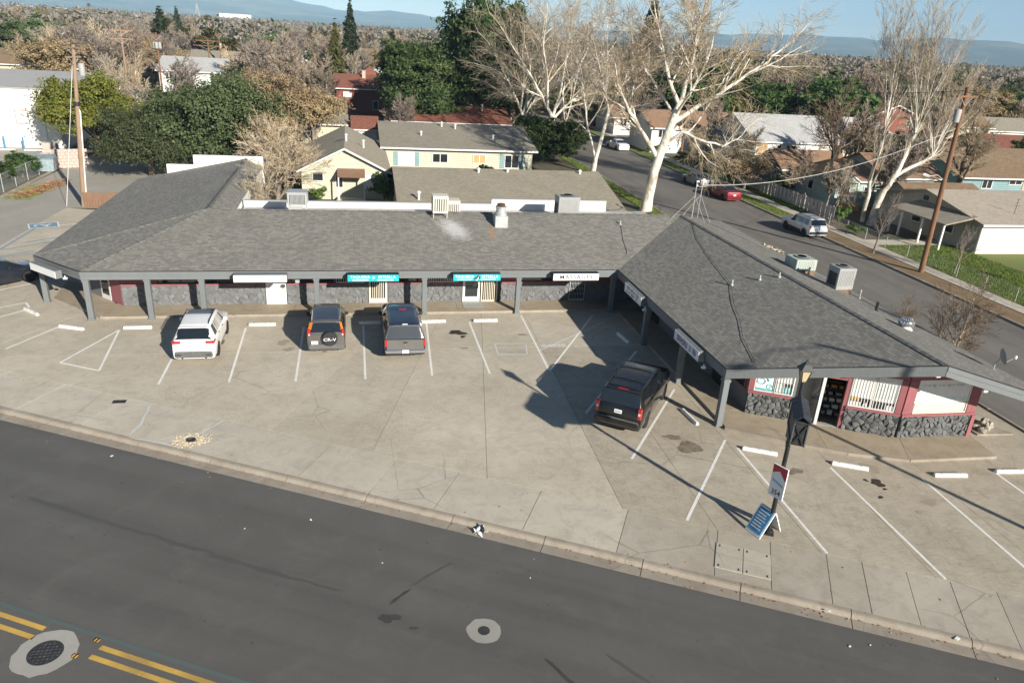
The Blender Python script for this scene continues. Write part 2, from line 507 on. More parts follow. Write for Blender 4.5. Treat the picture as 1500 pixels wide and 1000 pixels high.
worn('plywood', (0.55, 0.34, 0.15), (0.4, 0.24, 0.10), 0.85, 0.4, 0.9, 0.1)
worn('fence_wood', (0.23, 0.135, 0.085), (0.13, 0.075, 0.05), 0.9, 0.6, 1.5, 0.4, 20)
worn('fence_grey', (0.46, 0.43, 0.40), (0.28, 0.25, 0.23), 0.9, 0.5, 1.5, 0.3, 20)
worn('pole_wood', (0.22, 0.115, 0.06), (0.11, 0.06, 0.035), 0.9, 0.6, 1.5, 0.5, 20)
worn('pole_wood_pale', (0.31, 0.215, 0.145), (0.18, 0.12, 0.08), 0.9, 0.6, 1.5, 0.5, 20)
worn('metal_galv', (0.50, 0.52, 0.52), (0.33, 0.33, 0.32), 0.5, 0.5, 2.0, 0.05)
MATS['metal_galv'].node_tree.nodes['Principled BSDF'].inputs['Metallic'].default_value = 0.35
worn('unit_beige', (0.66, 0.63, 0.55), (0.42, 0.38, 0.30), 0.6, 0.4, 2.5, 0.05)
worn('unit_grey', (0.34, 0.345, 0.34), (0.21, 0.21, 0.20), 0.6, 0.4, 2.5, 0.05)
worn('unit_green', (0.42, 0.47, 0.43), (0.27, 0.29, 0.26), 0.6, 0.45, 2.5, 0.05)
simple('dark_grille', (0.05, 0.052, 0.055), 0.7, 0.3)
simple('black_metal', (0.022, 0.024, 0.026), 0.45, 0.4, 6, 0.0, 0.5)
simple('black_rubber', (0.018, 0.018, 0.019), 0.8, 0.3, 8)
simple('interior_dark', (0.012, 0.012, 0.013), 0.9, 0.3)
simple('sign_white', (0.80, 0.80, 0.79), 0.5, 0.05, 3)
simple('sign_teal', (0.02, 0.42, 0.47), 0.45, 0.12, 3)
simple('sign_letter_white', (0.85, 0.87, 0.87), 0.5, 0.03)
simple('sign_letter_dark', (0.06, 0.025, 0.03), 0.5, 0.1)
simple('sign_letter_purple', (0.10, 0.04, 0.16), 0.5, 0.1)
simple('sign_letter_red', (0.35, 0.03, 0.05), 0.5, 0.1)
simple('sign_red', (0.50, 0.045, 0.055), 0.45, 0.1)
simple('sign_blue', (0.07, 0.25, 0.45), 0.4, 0.2, 5)
simple('poster_teal', (0.13, 0.48, 0.50), 0.5, 0.5, 5)
simple('poster_pale', (0.62, 0.72, 0.70), 0.5, 0.15, 5)
simple('poster_yellow', (0.65, 0.42, 0.05), 0.5, 0.2, 6)
simple('paper_white', (0.78, 0.78, 0.76), 0.6, 0.06, 4)
simple('box_orange', (0.40, 0.19, 0.04), 0.7, 0.4, 6)
simple('neon_purple', (0.10, 0.05, 0.30), 0.5, 0.2)
simple('wire_black', (0.015, 0.015, 0.015), 0.6, 0.2)
simple('wire_pale', (0.42, 0.41, 0.40), 0.6, 0.2)
simple('pvc_white', (0.74, 0.74, 0.72), 0.5, 0.08)
simple('oil_stain', (0.045, 0.036, 0.028), 0.55, 0.5, 4)
simple('stain_faint', (0.20, 0.165, 0.125), 0.85, 0.4, 4)
simple('iron', (0.055, 0.055, 0.057), 0.6, 0.4, 8, 0.3, 0.5, 0.4, 30)
simple('gravel_pale', (0.55, 0.46, 0.33), 0.85, 0.45, 12)
simple('rock_mixed', (0.36, 0.33, 0.27), 0.8, 0.55, 1.6, 0.0, 0.3, 0.5, 14)
simple('bag_plastic', (0.60, 0.62, 0.62), 0.4, 0.4, 8)
simple('rust_red', (0.35, 0.10, 0.06), 0.8, 0.5, 3)
simple('straw', (0.36, 0.20, 0.10), 0.95, 0.4, 4)
simple('dumpster_blue', (0.26, 0.33, 0.36), 0.6, 0.3, 2.5)
simple('reflector_yellow', (0.60, 0.34, 0.04), 0.4, 0.1)
simple('ceramic_brown', (0.10, 0.06, 0.04), 0.4, 0.2)
simple('lantern_glass', (0.55, 0.46, 0.27), 0.35, 0.1)
simple('cloud_white', (0.85, 0.85, 0.86), 0.9, 0.03)

# ---- glass and car paint
def glass(name, c, rough=0.05):
    m = NT(name); m.base(c); m.set(Roughness=rough); m.b.inputs['Specular IOR Level'].default_value = 0.8
    m.b.inputs['Coat Weight'].default_value = 0.6; m.b.inputs['Coat Roughness'].default_value = 0.03
    return m
glass('window_glass', (0.022, 0.026, 0.03))
glass('car_glass', (0.012, 0.016, 0.02), 0.04)
glass('canopy_glass', (0.05, 0.055, 0.055), 0.12)
glass('lens_red', (0.42, 0.015, 0.018), 0.12)
glass('lens_orange', (0.55, 0.16, 0.02), 0.12)
glass('lens_clear', (0.55, 0.56, 0.56), 0.1)
def carpaint(name, c, dust=(0.34, 0.30, 0.25), amt=0.10, metal=0.3, rough=0.32):
    m = NT(name)
    n = m.noise(1.3, 6, 0.7)
    f = m.mul(m.ramp(n, [(0.42, 0.0), (0.72, 1.0)]), amt)
    m.base(m.mix(f, c, dust)); m.set(Roughness=rough, Metallic=metal)
    m.b.inputs['Coat Weight'].default_value = 0.75; m.b.inputs['Coat Roughness'].default_value = 0.06
    return m
carpaint('paint_white', (0.80, 0.80, 0.79), (0.6, 0.57, 0.5), 0.12, 0.0)
carpaint('paint_taupe', (0.12, 0.11, 0.10), amt=0.16)
carpaint('roof_sky_reflection', (0.035, 0.042, 0.055), amt=0.1)  # dark navy paints the reflected sky into the taupe SUV's roof colour
carpaint('paint_grey', (0.155, 0.152, 0.142), amt=0.16)
carpaint('paint_navy', (0.018, 0.03, 0.06), amt=0.08)
carpaint('paint_black', (0.008, 0.008, 0.009), amt=0.045)
carpaint('paint_blueblack', (0.012, 0.017, 0.03), amt=0.05)
carpaint('paint_silver', (0.60, 0.62, 0.65), amt=0.1, metal=0.3)
carpaint('paint_maroon', (0.20, 0.012, 0.022), amt=0.06)
carpaint('paint_palegrey', (0.30, 0.31, 0.30), amt=0.12, metal=0.4)
carpaint('paint_red', (0.48, 0.03, 0.03), amt=0.08)
carpaint('paint_green', (0.035, 0.05, 0.05), amt=0.1)
simple('plastic_black', (0.025, 0.025, 0.026), 0.6, 0.2, 6)
simple('alloy', (0.48, 0.48, 0.48), 0.3, 0.1, 8, 0.8)
simple('chrome', (0.62, 0.62, 0.62), 0.2, 0.1, 8, 0.9)
simple('bumper_grey', (0.12, 0.12, 0.122), 0.55, 0.2, 6)

# ---- bark and leaves
def bark(name, ca, cb, sc=2.5, stp=(0.36, 0.58)):
    m = NT(name)
    v = m.scalevec(m.coord('Object'), (1, 1, 0.35))
    n = m.noise(sc, 6, 0.75, v)
    rn = m.node('ShaderNodeObjectInfo').outputs['Random']
    tint = m.ramp(rn, [(0.0, (0.74, 0.74, 0.76)), (0.35, (1.0, 0.97, 0.94)), (0.65, (0.86, 0.80, 0.70)), (1.0, (1.18, 1.10, 0.98))])
    col = m.ramp(n, [(stp[0], ca), (stp[1], cb)])
    m.base(m.mix(1.0 if 'white' not in name else 0.3, col, tint, 'MULTIPLY')); m.set(Roughness=0.9)
    m.bump(m.noise(sc * 4, 4, 0.7, v), 0.5, 0.04)
    return m
bark('bark_white', (0.34, 0.285, 0.21), (0.72, 0.68, 0.60), 1.3, (0.40, 0.52))
bark('bark_twig', (0.29, 0.24, 0.175), (0.46, 0.40, 0.31), 2.0)
bark('bark_brown', (0.10, 0.075, 0.055), (0.19, 0.15, 0.115), 3.0)
bark('bark_grey', (0.19, 0.158, 0.135), (0.33, 0.285, 0.245), 3.0)
bark('bark_dark', (0.045, 0.036, 0.03), (0.10, 0.08, 0.065), 3.0)
def leaf(name, cols, trans=0.25, sc=0.9):
    m = NT(name)
    g = m.node('ShaderNodeNewGeometry')
    oi = m.node('ShaderNodeObjectInfo')
    n = m.noise(sc, 3, 0.6, m.coord('Object'))
    mixf = m.mix(0.5, g.outputs['Random Per Island'], m.ramp(n, [(0.3, 0.0), (0.7, 1.0)]))
    col = m.ramp(mixf, [(0.1, cols[0]), (0.5, cols[1]), (0.9, cols[2])])
    hs = m.node('ShaderNodeHueSaturation')
    vv = m.node('ShaderNodeMapRange'); m.link(oi.outputs['Random'], vv.inputs[0]); vv.inputs[3].default_value = 0.72; vv.inputs[4].default_value = 1.25
    m.link(vv.outputs[0], hs.inputs['Value']); m.link(col, hs.inputs['Color'])
    hh = m.node('ShaderNodeMapRange'); m.link(oi.outputs['Random'], hh.inputs[0]); hh.inputs[3].default_value = 0.49; hh.inputs[4].default_value = 0.515
    m.link(hh.outputs[0], hs.inputs['Hue'])
    m.base(hs.outputs[0]); m.set(Roughness=0.6); m.b.inputs['Specular IOR Level'].default_value = 0.25
    tr = m.node('ShaderNodeBsdfTranslucent'); m.link(hs.outputs[0], tr.inputs[0])
    mx = m.node('ShaderNodeMixShader'); mx.inputs[0].default_value = trans
    m.link(m.b.outputs[0], mx.inputs[1]); m.link(tr.outputs[0], mx.inputs[2])
    m.link(mx.outputs[0], m.n['Material Output'].inputs[0])
    return m
leaf('leaf_oak', ((0.062, 0.08, 0.034), (0.09, 0.115, 0.048), (0.135, 0.155, 0.068)))
leaf('leaf_camphor', ((0.095, 0.12, 0.02), (0.16, 0.17, 0.028), (0.25, 0.232, 0.045)))
leaf('leaf_pine', ((0.052, 0.088, 0.03), (0.082, 0.13, 0.042), (0.13, 0.185, 0.06)))
leaf('leaf_conifer', ((0.03, 0.052, 0.025), (0.05, 0.075, 0.032), (0.085, 0.105, 0.045)))
leaf('leaf_olive', ((0.085, 0.085, 0.028), (0.125, 0.12, 0.04), (0.17, 0.15, 0.055)))
leaf('leaf_tan', ((0.25, 0.175, 0.095), (0.34, 0.25, 0.145), (0.43, 0.335, 0.215)))
leaf('leaf_ivy', ((0.03, 0.055, 0.018), (0.05, 0.085, 0.022), (0.085, 0.125, 0.035)))
leaf('leaf_bright', ((0.09, 0.15, 0.03), (0.14, 0.21, 0.045), (0.19, 0.26, 0.06)))
leaf('leaf_brown', ((0.165, 0.135, 0.115), (0.23, 0.195, 0.165), (0.30, 0.255, 0.215)), 0.2)
leaf('grass_blade', ((0.10, 0.15, 0.03), (0.15, 0.21, 0.04), (0.22, 0.24, 0.07)))
# ================================================================== SETTING: ground, roads, lot
OX, OY = 3.58, 18.95
ux, uy = 0.8784, -0.478
nx, ny = 0.478, 0.8784
def st(s, t, z=0.0):
    return Vector((OX + s * ux + t * nx, OY + s * uy + t * ny, z))
def flat(name, poly, z, mat, parent=None, kind='structure', th=0.0):
    mb = MB()
    if th: mb.prism([(p[0], p[1]) for p in poly], z - th, z)
    else:
        n = len(poly)
        a = sum(poly[i][0] * poly[(i + 1) % n][1] - poly[(i + 1) % n][0] * poly[i][1] for i in range(n))
        pl = list(poly) if a > 0 else list(poly)[::-1]
        mb.face([(p[0], p[1], z) for p in pl])
    return obj(name, mb, mat, parent, kind=kind if parent is None else None)

# far ground: one sheet with rings so that the horizon is real ground
gm = MB()
rings = [60, 150, 400, 1000, 2500, 5200, 8800]
gv = [(0, 60, -0.30)]
for r_ in rings:
    for k in range(48):
        a = 2 * PI * k / 48
        gv.append((r_ * math.cos(a), 60 + r_ * math.sin(a), -0.30))
gf = [(0, 1 + k, 1 + (k + 1) % 48) for k in range(48)]
for i in range(len(rings) - 1):
    for k in range(48):
        a = 1 + i * 48 + k; b = 1 + i * 48 + (k + 1) % 48
        gf.append((a, a + 48, b + 48, b))
gm.add(gv, gf)
obj('ground', gm, 'ground_dirt', kind='structure')
# yards: the earth level with the kerbs
flat('yard', [(-60, 30), (26.8, 30), (26.8, 170), (-60, 170)], -0.05, 'ground_dirt')
flat('yard', [(39.9, 6), (120, 6), (120, 170), (39.9, 170)], -0.05, 'ground_dirt')

# main road, in its own direction
road = flat('road', [st(-75, -16), st(75, -16), st(75, 0.0), st(-75, 0.0)], -0.11, 'road_asphalt')
flat('far_pavement', [st(-75, -19), st(75, -19), st(75, -16), st(-75, -16)], 0.0, 'walk_concrete', th=0.2)
# side street
street = flat('side_street', [(28.5, 3), (39.75, -3), (39.75, 190), (28.5, 190)], -0.115, 'street_asphalt')
flat('cross_street', [(28.5, 121), (28.5, 131), (-60, 131), (-60, 121)], -0.04, 'street_asphalt')
flat('cross_street', [(39.75, 112), (150, 112), (150, 122), (39.75, 122)], -0.04, 'street_asphalt')

def stripe(name, a, b, w, mat, parent, z=0.004):
    a = Vector((a[0], a[1], 0)); b = Vector((b[0], b[1], 0))
    d = (b - a).normalized(); n_ = Vector((-d.y, d.x, 0)) * (w / 2)
    mb = MB(); k = max(1, int((b - a).length / 1.2))
    vs = []; fs = []
    for i in range(k + 1):
        p = a.lerp(b, i / k)
        j = random.uniform(-0.006, 0.006)
        vs += [p - n_ * (1 + j * 3) + Vector((0, 0, z)), p + n_ * (1 + j * 3) + Vector((0, 0, z))]
    for i in range(k): fs.append((2 * i, 2 * i + 2, 2 * i + 3, 2 * i + 1))
    mb.add(vs, fs)
    return obj(name, mb, mat, parent, world=parent is not None and parent.name in LOCM)

# double yellow line, broken by the manhole; teal survey line
for t0 in (-7.60, -7.92):
    stripe('yellow_line', st(-60, t0), st(-9.05, t0), 0.14, 'line_yellow', road, -0.106)
    stripe('yellow_line', st(-7.30, t0), st(60, t0), 0.14, 'line_yellow', road, -0.106)
stripe('survey_line', st(-60, -7.32), st(60, -7.30), 0.13, 'line_teal', road, -0.105)
for (s0, t0) in ((-7.52, -7.47), (-7.62, -8.05)):
    mk = thing('raised_marker', 'small yellow raised pavement marker %s the double yellow line by the manhole' % ('above' if t0 > -7.7 else 'below'), 'road marker', st(s0, t0, -0.104), -math.radians(28.55), 'raised pavement markers')
    obj('base', MB().cbox((0, 0, 0.012), (0.13, 0.13, 0.024), 0.01), 'ceramic_brown', mk)
    for sx in (-1, 1):
        obj('reflector', MB().cbox((sx * 0.045, 0, 0.026), (0.03, 0.10, 0.014), 0.005), 'reflector_yellow', mk)
# tyre scuffs and sealed cracks in the asphalt
def ribbon(name, pts, w, mat, parent, z):
    mb = MB(); vs = []; fs = []
    P = [Vector((p[0], p[1], 0)) for p in pts]
    for i, p in enumerate(P):
        d = (P[min(i + 1, len(P) - 1)] - P[max(i - 1, 0)]).normalized()
        n_ = Vector((-d.y, d.x, 0)) * (w / 2 * random.uniform(0.5, 1.2) * (0.25 if i in (0, len(P) - 1) else 1))
        vs += [p - n_ + Vector((0, 0, z)), p + n_ + Vector((0, 0, z))]
    for i in range(len(P) - 1): fs.append((2 * i, 2 * i + 2, 2 * i + 3, 2 * i + 1))
    mb.add(vs, fs)
    return obj(name, mb, mat, parent, world=parent is not None and parent.name in LOCM)
simple('asphalt_seal', (0.052, 0.05, 0.048), 0.8, 0.25, 3)
paint('asphalt_scuff', (0.082, 0.079, 0.072), (0.103, 0.099, 0.092), 1.6, 6.0)
def wob(a, b, k=14, j=0.08):
    return [Vector(a).lerp(Vector(b), i / k) + Vector((random.uniform(-j, j), random.uniform(-j, j), 0)) for i in range(k + 1)]
ribbon('tyre_scuff', wob(at(40, 725), at(430, 842), 26, 0.07), 0.20, 'asphalt_scuff', road, -0.107)
ribbon('tyre_scuff', wob(at(300, 808), at(505, 862), 16, 0.05), 0.14, 'asphalt_scuff', road, -0.1075)
ribbon('sealed_crack', wob(at(572, 880), at(600, 858), 4, 0.04), 0.10, 'asphalt_seal', road, -0.106)
ribbon('sealed_crack', wob(at(600, 855), at(665, 818), 8, 0.05), 0.07, 'asphalt_scuff', road, -0.106)
ribbon('sealed_crack', wob(at(800, 960), at(850, 1005), 6, 0.02), 0.12, 'asphalt_seal', road, -0.106)
ribbon('sealed_crack', wob(at(888, 952), at(960, 1000), 6, 0.02), 0.12, 'asphalt_scuff', road, -0.106)
def blotch(name, c, r, mat, parent, z, n=22, el=(1, 1), rz=0):
    mb = MB(); ph = [random.uniform(0, 6.28) for _ in range(4)]
    pts = []
    for k in range(n):
        a = 2 * PI * k / n
        q = r * (0.75 + 0.16 * math.sin(2 * a + ph[0]) + 0.12 * math.sin(3 * a + ph[1]) + 0.09 * math.sin(5 * a + ph[2]) + random.uniform(-0.06, 0.06))
        x, y = q * math.cos(a) * el[0], q * math.sin(a) * el[1]
        pts.append((c[0] + x * math.cos(rz) - y * math.sin(rz), c[1] + x * math.sin(rz) + y * math.cos(rz), z))
    mb.face(pts)
    return obj(name, mb, mat, parent, world=parent is not None and parent.name in LOCM)
blotch('tar_blotch', at(570, 900), 0.42, 'asphalt_seal', road, -0.106, el=(1, 0.45), rz=-0.3)
blotch('tar_blotch', at(606, 915), 0.14, 'asphalt_seal', road, -0.106, el=(1, 0.5))
# patches of kerbside litter (individual leaves and scraps)
# manholes
def manhole(name, label, c, r_col, r_lid, ox):
    t = thing(name, label, 'manhole', c, 0.0, 'manhole covers in the road')
    mb = MB(); n = 26; vs = []
    rr = [r_col * (1 + random.uniform(-0.05, 0.05)) for _ in range(n)]
    for k in range(n):
        a = 2 * PI * k / n
        vs.append((rr[k] * math.cos(a) * ox, rr[k] * math.sin(a), 0.0))
    for k in range(n):
        a = 2 * PI * k / n
        vs.append((r_lid * 1.03 * math.cos(a), r_lid * 1.03 * math.sin(a), 0.0))
    mb.add(vs, [(k, (k + 1) % n, n + (k + 1) % n, n + k) for k in range(n)])
    obj('concrete_collar', mb, 'patch_concrete', t)
    obj('rim', MB().lathe([(r_lid * 1.06, 0.0), (r_lid * 1.06, 0.006), (r_lid * 0.95, 0.006), (r_lid * 0.95, -0.02)], 32), 'iron', t)
    lid = obj('lid', MB().cyl((0, 0, -0.02), r_lid * 0.94, 0.018, 32), 'iron', t)
    st_ = MB(); g = 0.105 * r_lid / 0.4
    q = int(r_lid / g)
    for i in range(-q, q + 1):
        for j in range(-q, q + 1):
            if math.hypot(i, j) * g < r_lid * 0.86: st_.cbox((i * g, j * g, 0.002), (g * 0.62, g * 0.62, 0.012), 0.008, 0.5)
    obj('tread_studs', st_, 'iron', lid, kind='stuff')
    return t
manhole('manhole_cover', 'large manhole cover in a pale concrete collar between the yellow lines', st(-8.38, -8.2, -0.106), 0.74, 0.38, 1.0)
manhole('manhole_cover', 'small manhole cover in a round pale collar alone in the dark lane', st(1.5, -3.70, -0.106), 0.46, 0.15, 1.0)

# ---- gutter, kerb and pavement along the main road
gutter = thing('kerb', 'concrete kerb and gutter along the main road', 'kerb', st(0, 0), 0, kind='structure')
s = -62.0
random.seed(11)
while s < 40:
    L = random.choice((2.9, 3.05, 3.1))
    a0, a1 = s + 0.012, s + L - 0.012
    mb = MB()
    prof = [(0.0, -0.112), (0.0, -0.106), (0.42, -0.118), (0.50, -0.02), (0.56, 0.0), (0.70, 0.003), (0.70, -0.2), (0.0, -0.2)]
    j0 = random.uniform(-0.008, 0.008)
    vs = [st(a0, t + j0, z) for t, z in prof] + [st(a1, t + j0, z) for t, z in prof]
    m_ = len(prof)
    mb.add(vs, [tuple(reversed(range(m_))), tuple(range(m_, 2 * m_))] + [(i, (i + 1) % m_, m_ + (i + 1) % m_, m_ + i) for i in range(m_)])
    obj('kerb_stone', mb, 'kerb_concrete', gutter, world=True)
    s += L
pave = thing('pavement', 'broad concrete pavement between the kerb and the parking lot', 'pavement', st(0, 2), 0, kind='structure')
js = [-62, -55, -48, -41, -36, -31, -26, -22.5, -19.4, -16.27, -14.6, -11.9, -9.2, -6.9, -4.2, -1.8, 1.26, 4.3, 7.27, 8.92, 10.62, 11.67, 12.95, 14.18, 15.45, 16.7, 18, 19.5, 22.0]
for a0, a1 in zip(js[:-1], js[1:]):
    mb = MB()
    w = 0.010
    sk = random.uniform(-0.10, 0.10) if a0 < 2 else 0
    poly = [st(a0 + w, 0.715), st(a1 - w, 0.715), st(a1 - w + sk * 0, 3.10), st(a0 + w, 3.10)]
    zz = random.uniform(-0.004, 0.004)
    mb.prism([(p.x, p.y) for p in poly], -0.10, zz)
    obj('concrete_slab', mb, 'walk_concrete_old' if a0 > 3 else 'walk_concrete', pave, world=True)
flat('pavement_bed', [st(-62, 0.6), st(22, 0.6), st(22, 3.2), st(-62, 3.2)], -0.03, 'joint_dark')
# blue-grey repair seams near the drain
def wob2(P):
    out = []
    for a, b in zip(P[:-1], P[1:]): out += wob(a, b, 5, 0.03)[:-1]
    return out + [P[-1]]
for pts in ([at(222, 590), at(205, 622), at(190, 638)], [at(190, 640), at(250, 652)], [at(330, 614), at(300, 630), at(285, 640)]):
    ribbon('repair_seam', wob2(pts), 0.10, 'line_faded', pave, 0.006)

# ---- parking lot: slabs cut along the joints seen in the photo
def split(poly, a, b, gap):
    """cut convex polygon by the line a-b; return the two sides, each pulled back gap/2"""
    d = Vector((b[0] - a[0], b[1] - a[1], 0)).normalized(); n_ = Vector((-d.y, d.x, 0))
    out = []
    for sg in (1, -1):
        res = []
        m_ = len(poly)
        dist = [((p[0] - a[0]) * n_.x + (p[1] - a[1]) * n_.y) * sg - gap / 2 for p in poly]
        for i in range(m_):
            p, q = poly[i], poly[(i + 1) % m_]; dp, dq = dist[i], dist[(i + 1) % m_]
            if dp >= 0: res.append(p)
            if dp * dq < 0:
                k = dp / (dp - dq)
                res.append((p[0] + (q[0] - p[0]) * k, p[1] + (q[1] - p[1]) * k))
        if len(res) >= 3: out.append(res)
    return out
lot = thing('parking_lot', 'tan concrete parking lot in front of the shops', 'parking lot', (3, 30, 0), 0, kind='structure')
P0 = st(-50, 3.115); P1 = st(22.5, 3.115)
big = [(P0.x, P0.y), (P1.x, P1.y), (28.1, P1.y), (28.1, 50), (-22.2, 63.4), (-22.6, 52), (-40, 46)]
cuts = [((6.87, 38.57), (4.54, 22.93)), ((9.01, 29.7), (8.68, 19.72)), ((11.59, 24.7), (11.43, 18.26)), ((2.75, 32.13), (0.47, 24.32)), ((0.21, 34.1), (-3.05, 26.74)),
        ((-30, 34.3), (-8.2, 33.9)), ((-4.6, 40), (-7.6, 27)), ((-9.0, 38), (-12.5, 29)), ((-14.2, 39), (-19.5, 30)), ((17.89, 22.85), (17.76, 21.43)), ((21.3, 24), (21.1, 15)), ((14.5, 26), (14.3, 18)),
        ((-25, 46.5), (-14, 46.2)), ((-25, 54), (-14, 53.6)), ((-18.9, 47), (-19.3, 64)), ((24.6, 24), (24.4, 15))]
pieces = [big]
for a, b in cuts:
    nxt = []
    ymin, ymax = min(a[1], b[1]), max(a[1], b[1])
    for pl in pieces:
        r_ = split(pl, a, b, 0.014)
        nxt += r_ if len(r_) else [pl]
    pieces = nxt
def area(pl):
    return abs(sum(pl[i][0] * pl[(i + 1) % len(pl)][1] - pl[(i + 1) % len(pl)][0] * pl[i][1] for i in range(len(pl)))) / 2
for pl in pieces:
    if area(pl) < 0.3: continue
    mb = MB().prism(pl, -0.08, random.uniform(-0.0015, 0.0015))
    cxp = sum(p[0] for p in pl) / len(pl); cyp = sum(p[1] for p in pl) / len(pl)
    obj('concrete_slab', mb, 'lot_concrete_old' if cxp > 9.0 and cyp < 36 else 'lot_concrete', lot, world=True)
flat('lot_bed', [(P0.x, P0.y), (P1.x, P1.y), (28.1, P1.y), (28.1, 50), (-22.2, 63.4), (-22.6, 52), (-40, 46)], -0.02, 'joint_dark')

LINES = [('a', -15.75, 34.94, -14.23, 37.94), ('t', -12.94, 33.23, -11.51, 37.06), ('t', -11.51, 37.06, -11.08, 32.23), ('t', -12.94, 33.23, -11.08, 32.23),
         ('a', -8.34, 37.0, -8.33, 30.65), ('a', -5.56, 37.03, -5.49, 30.62), ('a', -2.70, 37.0, -2.70, 30.5), ('a', 0.32, 37.1, 0.31, 30.5), ('a', 3.67, 37.5, 3.31, 30.65), ('a', 6.0, 37.3, 5.99, 30.67),
         ('a', 9.07, 38.14, 8.87, 30.83), ('a', 13.24, 37.96, 8.94, 30.83), ('a', 13.99, 32.78, 9.39, 26.47), ('a', 14.21, 28.35, 10.09, 22.73), ('a', 14.45, 23.73, 10.61, 18.8),
         ('a', 14.65, 23.07, 14.44, 16.62), ('a', 17.65, 21.34, 17.46, 15.0), ('a', 20.81, 20.24, 20.41, 13.6), ('a', 24.13, 20.35, 24.0, 13.6),
         ('a', -20.6, 42.0, -17.95, 44.49), ('a', -19.9, 39.2, -17.1, 41.26), ('a', -19.4, 36.9, -16.75, 40.1), ('a', -17.15, 41.26, -16.7, 40.45), ('f', -16.05, 42.09, -14.29, 40.2), ('f', -16.05, 42.09, -15.4, 43.0),
         ('a', -24, 46.5, -17.0, 48.9), ('a', -22.3, 57.2, -17.6, 59.4), ('a', -17.6, 59.4, -16.9, 62.5)]
for kd, x0, y0, x1, y1 in LINES:
    o = stripe('parking_line', (x0, y0), (x1, y1), 0.105 if kd != 't' else 0.10, 'line_faded' if kd == 'f' else 'line_white', lot, 0.005 + 0.0004 * random.random())
for q in [((6.84, 34.21), (8.46, 34.11)), ((6.79, 32.83), (8.23, 32.73)), ((6.84, 34.21), (6.79, 32.83)), ((8.46, 34.11), (8.23, 32.73))]:
    o = stripe('faded_square', q[0], q[1], 0.09, 'line_faded', lot, 0.0048)
o = stripe('faded_line', (13.6, 36.9), (9.0, 33.2), 0.10, 'line_faded', lot, 0.0042)
# accessible bay on the left: blue hatching and a wheelchair panel
for (a, b) in [((-22.3, 49.2), (-22.1, 57.0)), ((-22.2, 49.4), (-20.2, 51.2)), ((-22.1, 51.4), (-19.6, 53.6)), ((-21.4, 53.2), (-18.6, 55.6)), ((-19.6, 54.0), (-17.4, 56.0)), ((-22.3, 49.2), (-17.0, 52.4))]:
    o = stripe('blue_hatch_line', a, b, 0.14, 'paint_blue', lot, 0.0062 + 0.0005 * random.random())
pc = at(64, 330)
ang = math.radians(22)
mb = MB(); 
def rr(x, y): return (pc.x + x * math.cos(ang) - y * math.sin(ang) - 3, pc.y + x * math.sin(ang) + y * math.cos(ang) - 30)
mb.face([(*rr(x, y), 0.008) for x, y in ((-0.95, -0.75), (0.95, -0.75), (0.95, 0.75), (-0.95, 0.75))])
hp = obj('accessible_panel', mb, 'line_white', lot)
mb = MB()
mb.face([(*rr(x, y), 0.011) for x, y in ((-0.86, -0.66), (0.86, -0.66), (0.86, 0.66), (-0.86, 0.66))])
obj('panel_field', mb, 'paint_blue', hp).location = (0, 0, 0)
mb = MB()
ring = []
for k in range(17):
    a = math.radians(-60 + 300 * k / 16)
    ring.append((-0.22 + 0.34 * math.cos(a), -0.02 + 0.34 * math.sin(a)))
for (p, q) in list(zip(ring[:-1], ring[1:])) + [((-0.2, 0.1), (0.30, 0.1)), ((0.30, 0.1), (0.12, -0.42)), ((0.12, -0.42), (0.30, -0.46)), ((0.05, 0.1), (0.05, -0.18))]:
    d = Vector((q[0] - p[0], q[1] - p[1])); L = d.length; d /= L; n2 = Vector((-d.y, d.x)) * 0.05
    mb.face([(*rr(p[0] - n2.x, p[1] - n2.y), 0.014), (*rr(q[0] - n2.x, q[1] - n2.y), 0.014), (*rr(q[0] + n2.x, q[1] + n2.y), 0.014), (*rr(p[0] + n2.x, p[1] + n2.y), 0.014)])
mb.face([(*rr(0.40 + 0.1 * math.cos(k * PI / 5), 0.14 + 0.1 * math.sin(k * PI / 5)), 0.0142) for k in range(10)])
obj('wheelchair_symbol', mb, 'line_white', hp)
# oil marks
for (c, r, m_, el) in [(at(670, 487), 0.55, 'oil_stain', (1.0, 0.8)), (at(1285, 707), 0.34, 'oil_stain', (1, 0.9)), (at(1268, 703), 0.12, 'oil_stain', (1, 1)), (at(1296, 716), 0.10, 'oil_stain', (1, 1)), (at(678, 493), 0.2, 'oil_stain', (1, 1)),
                       (at(1010, 655), 0.8, 'stain_faint', (1, 0.6)), (at(1165, 690), 0.4, 'stain_faint', (1, 0.7)), (at(680, 510), 0.4, 'stain_faint', (1, 0.15)), (at(985, 640), 0.5, 'stain_faint', (1, 0.5)), (at(1290, 728), 0.14, 'oil_stain', (1, 0.8)), (at(765, 490), 0.25, 'stain_faint', (1.6, 0.4)), (at(600, 500), 0.9, 'stain_faint', (0.8, 1)), (at(320, 500), 0.6, 'stain_faint', (0.6, 1))]:
    o = blotch('oil_mark', c, r, m_, lot, 0.0036 + random.random() * 0.0006, el=el)
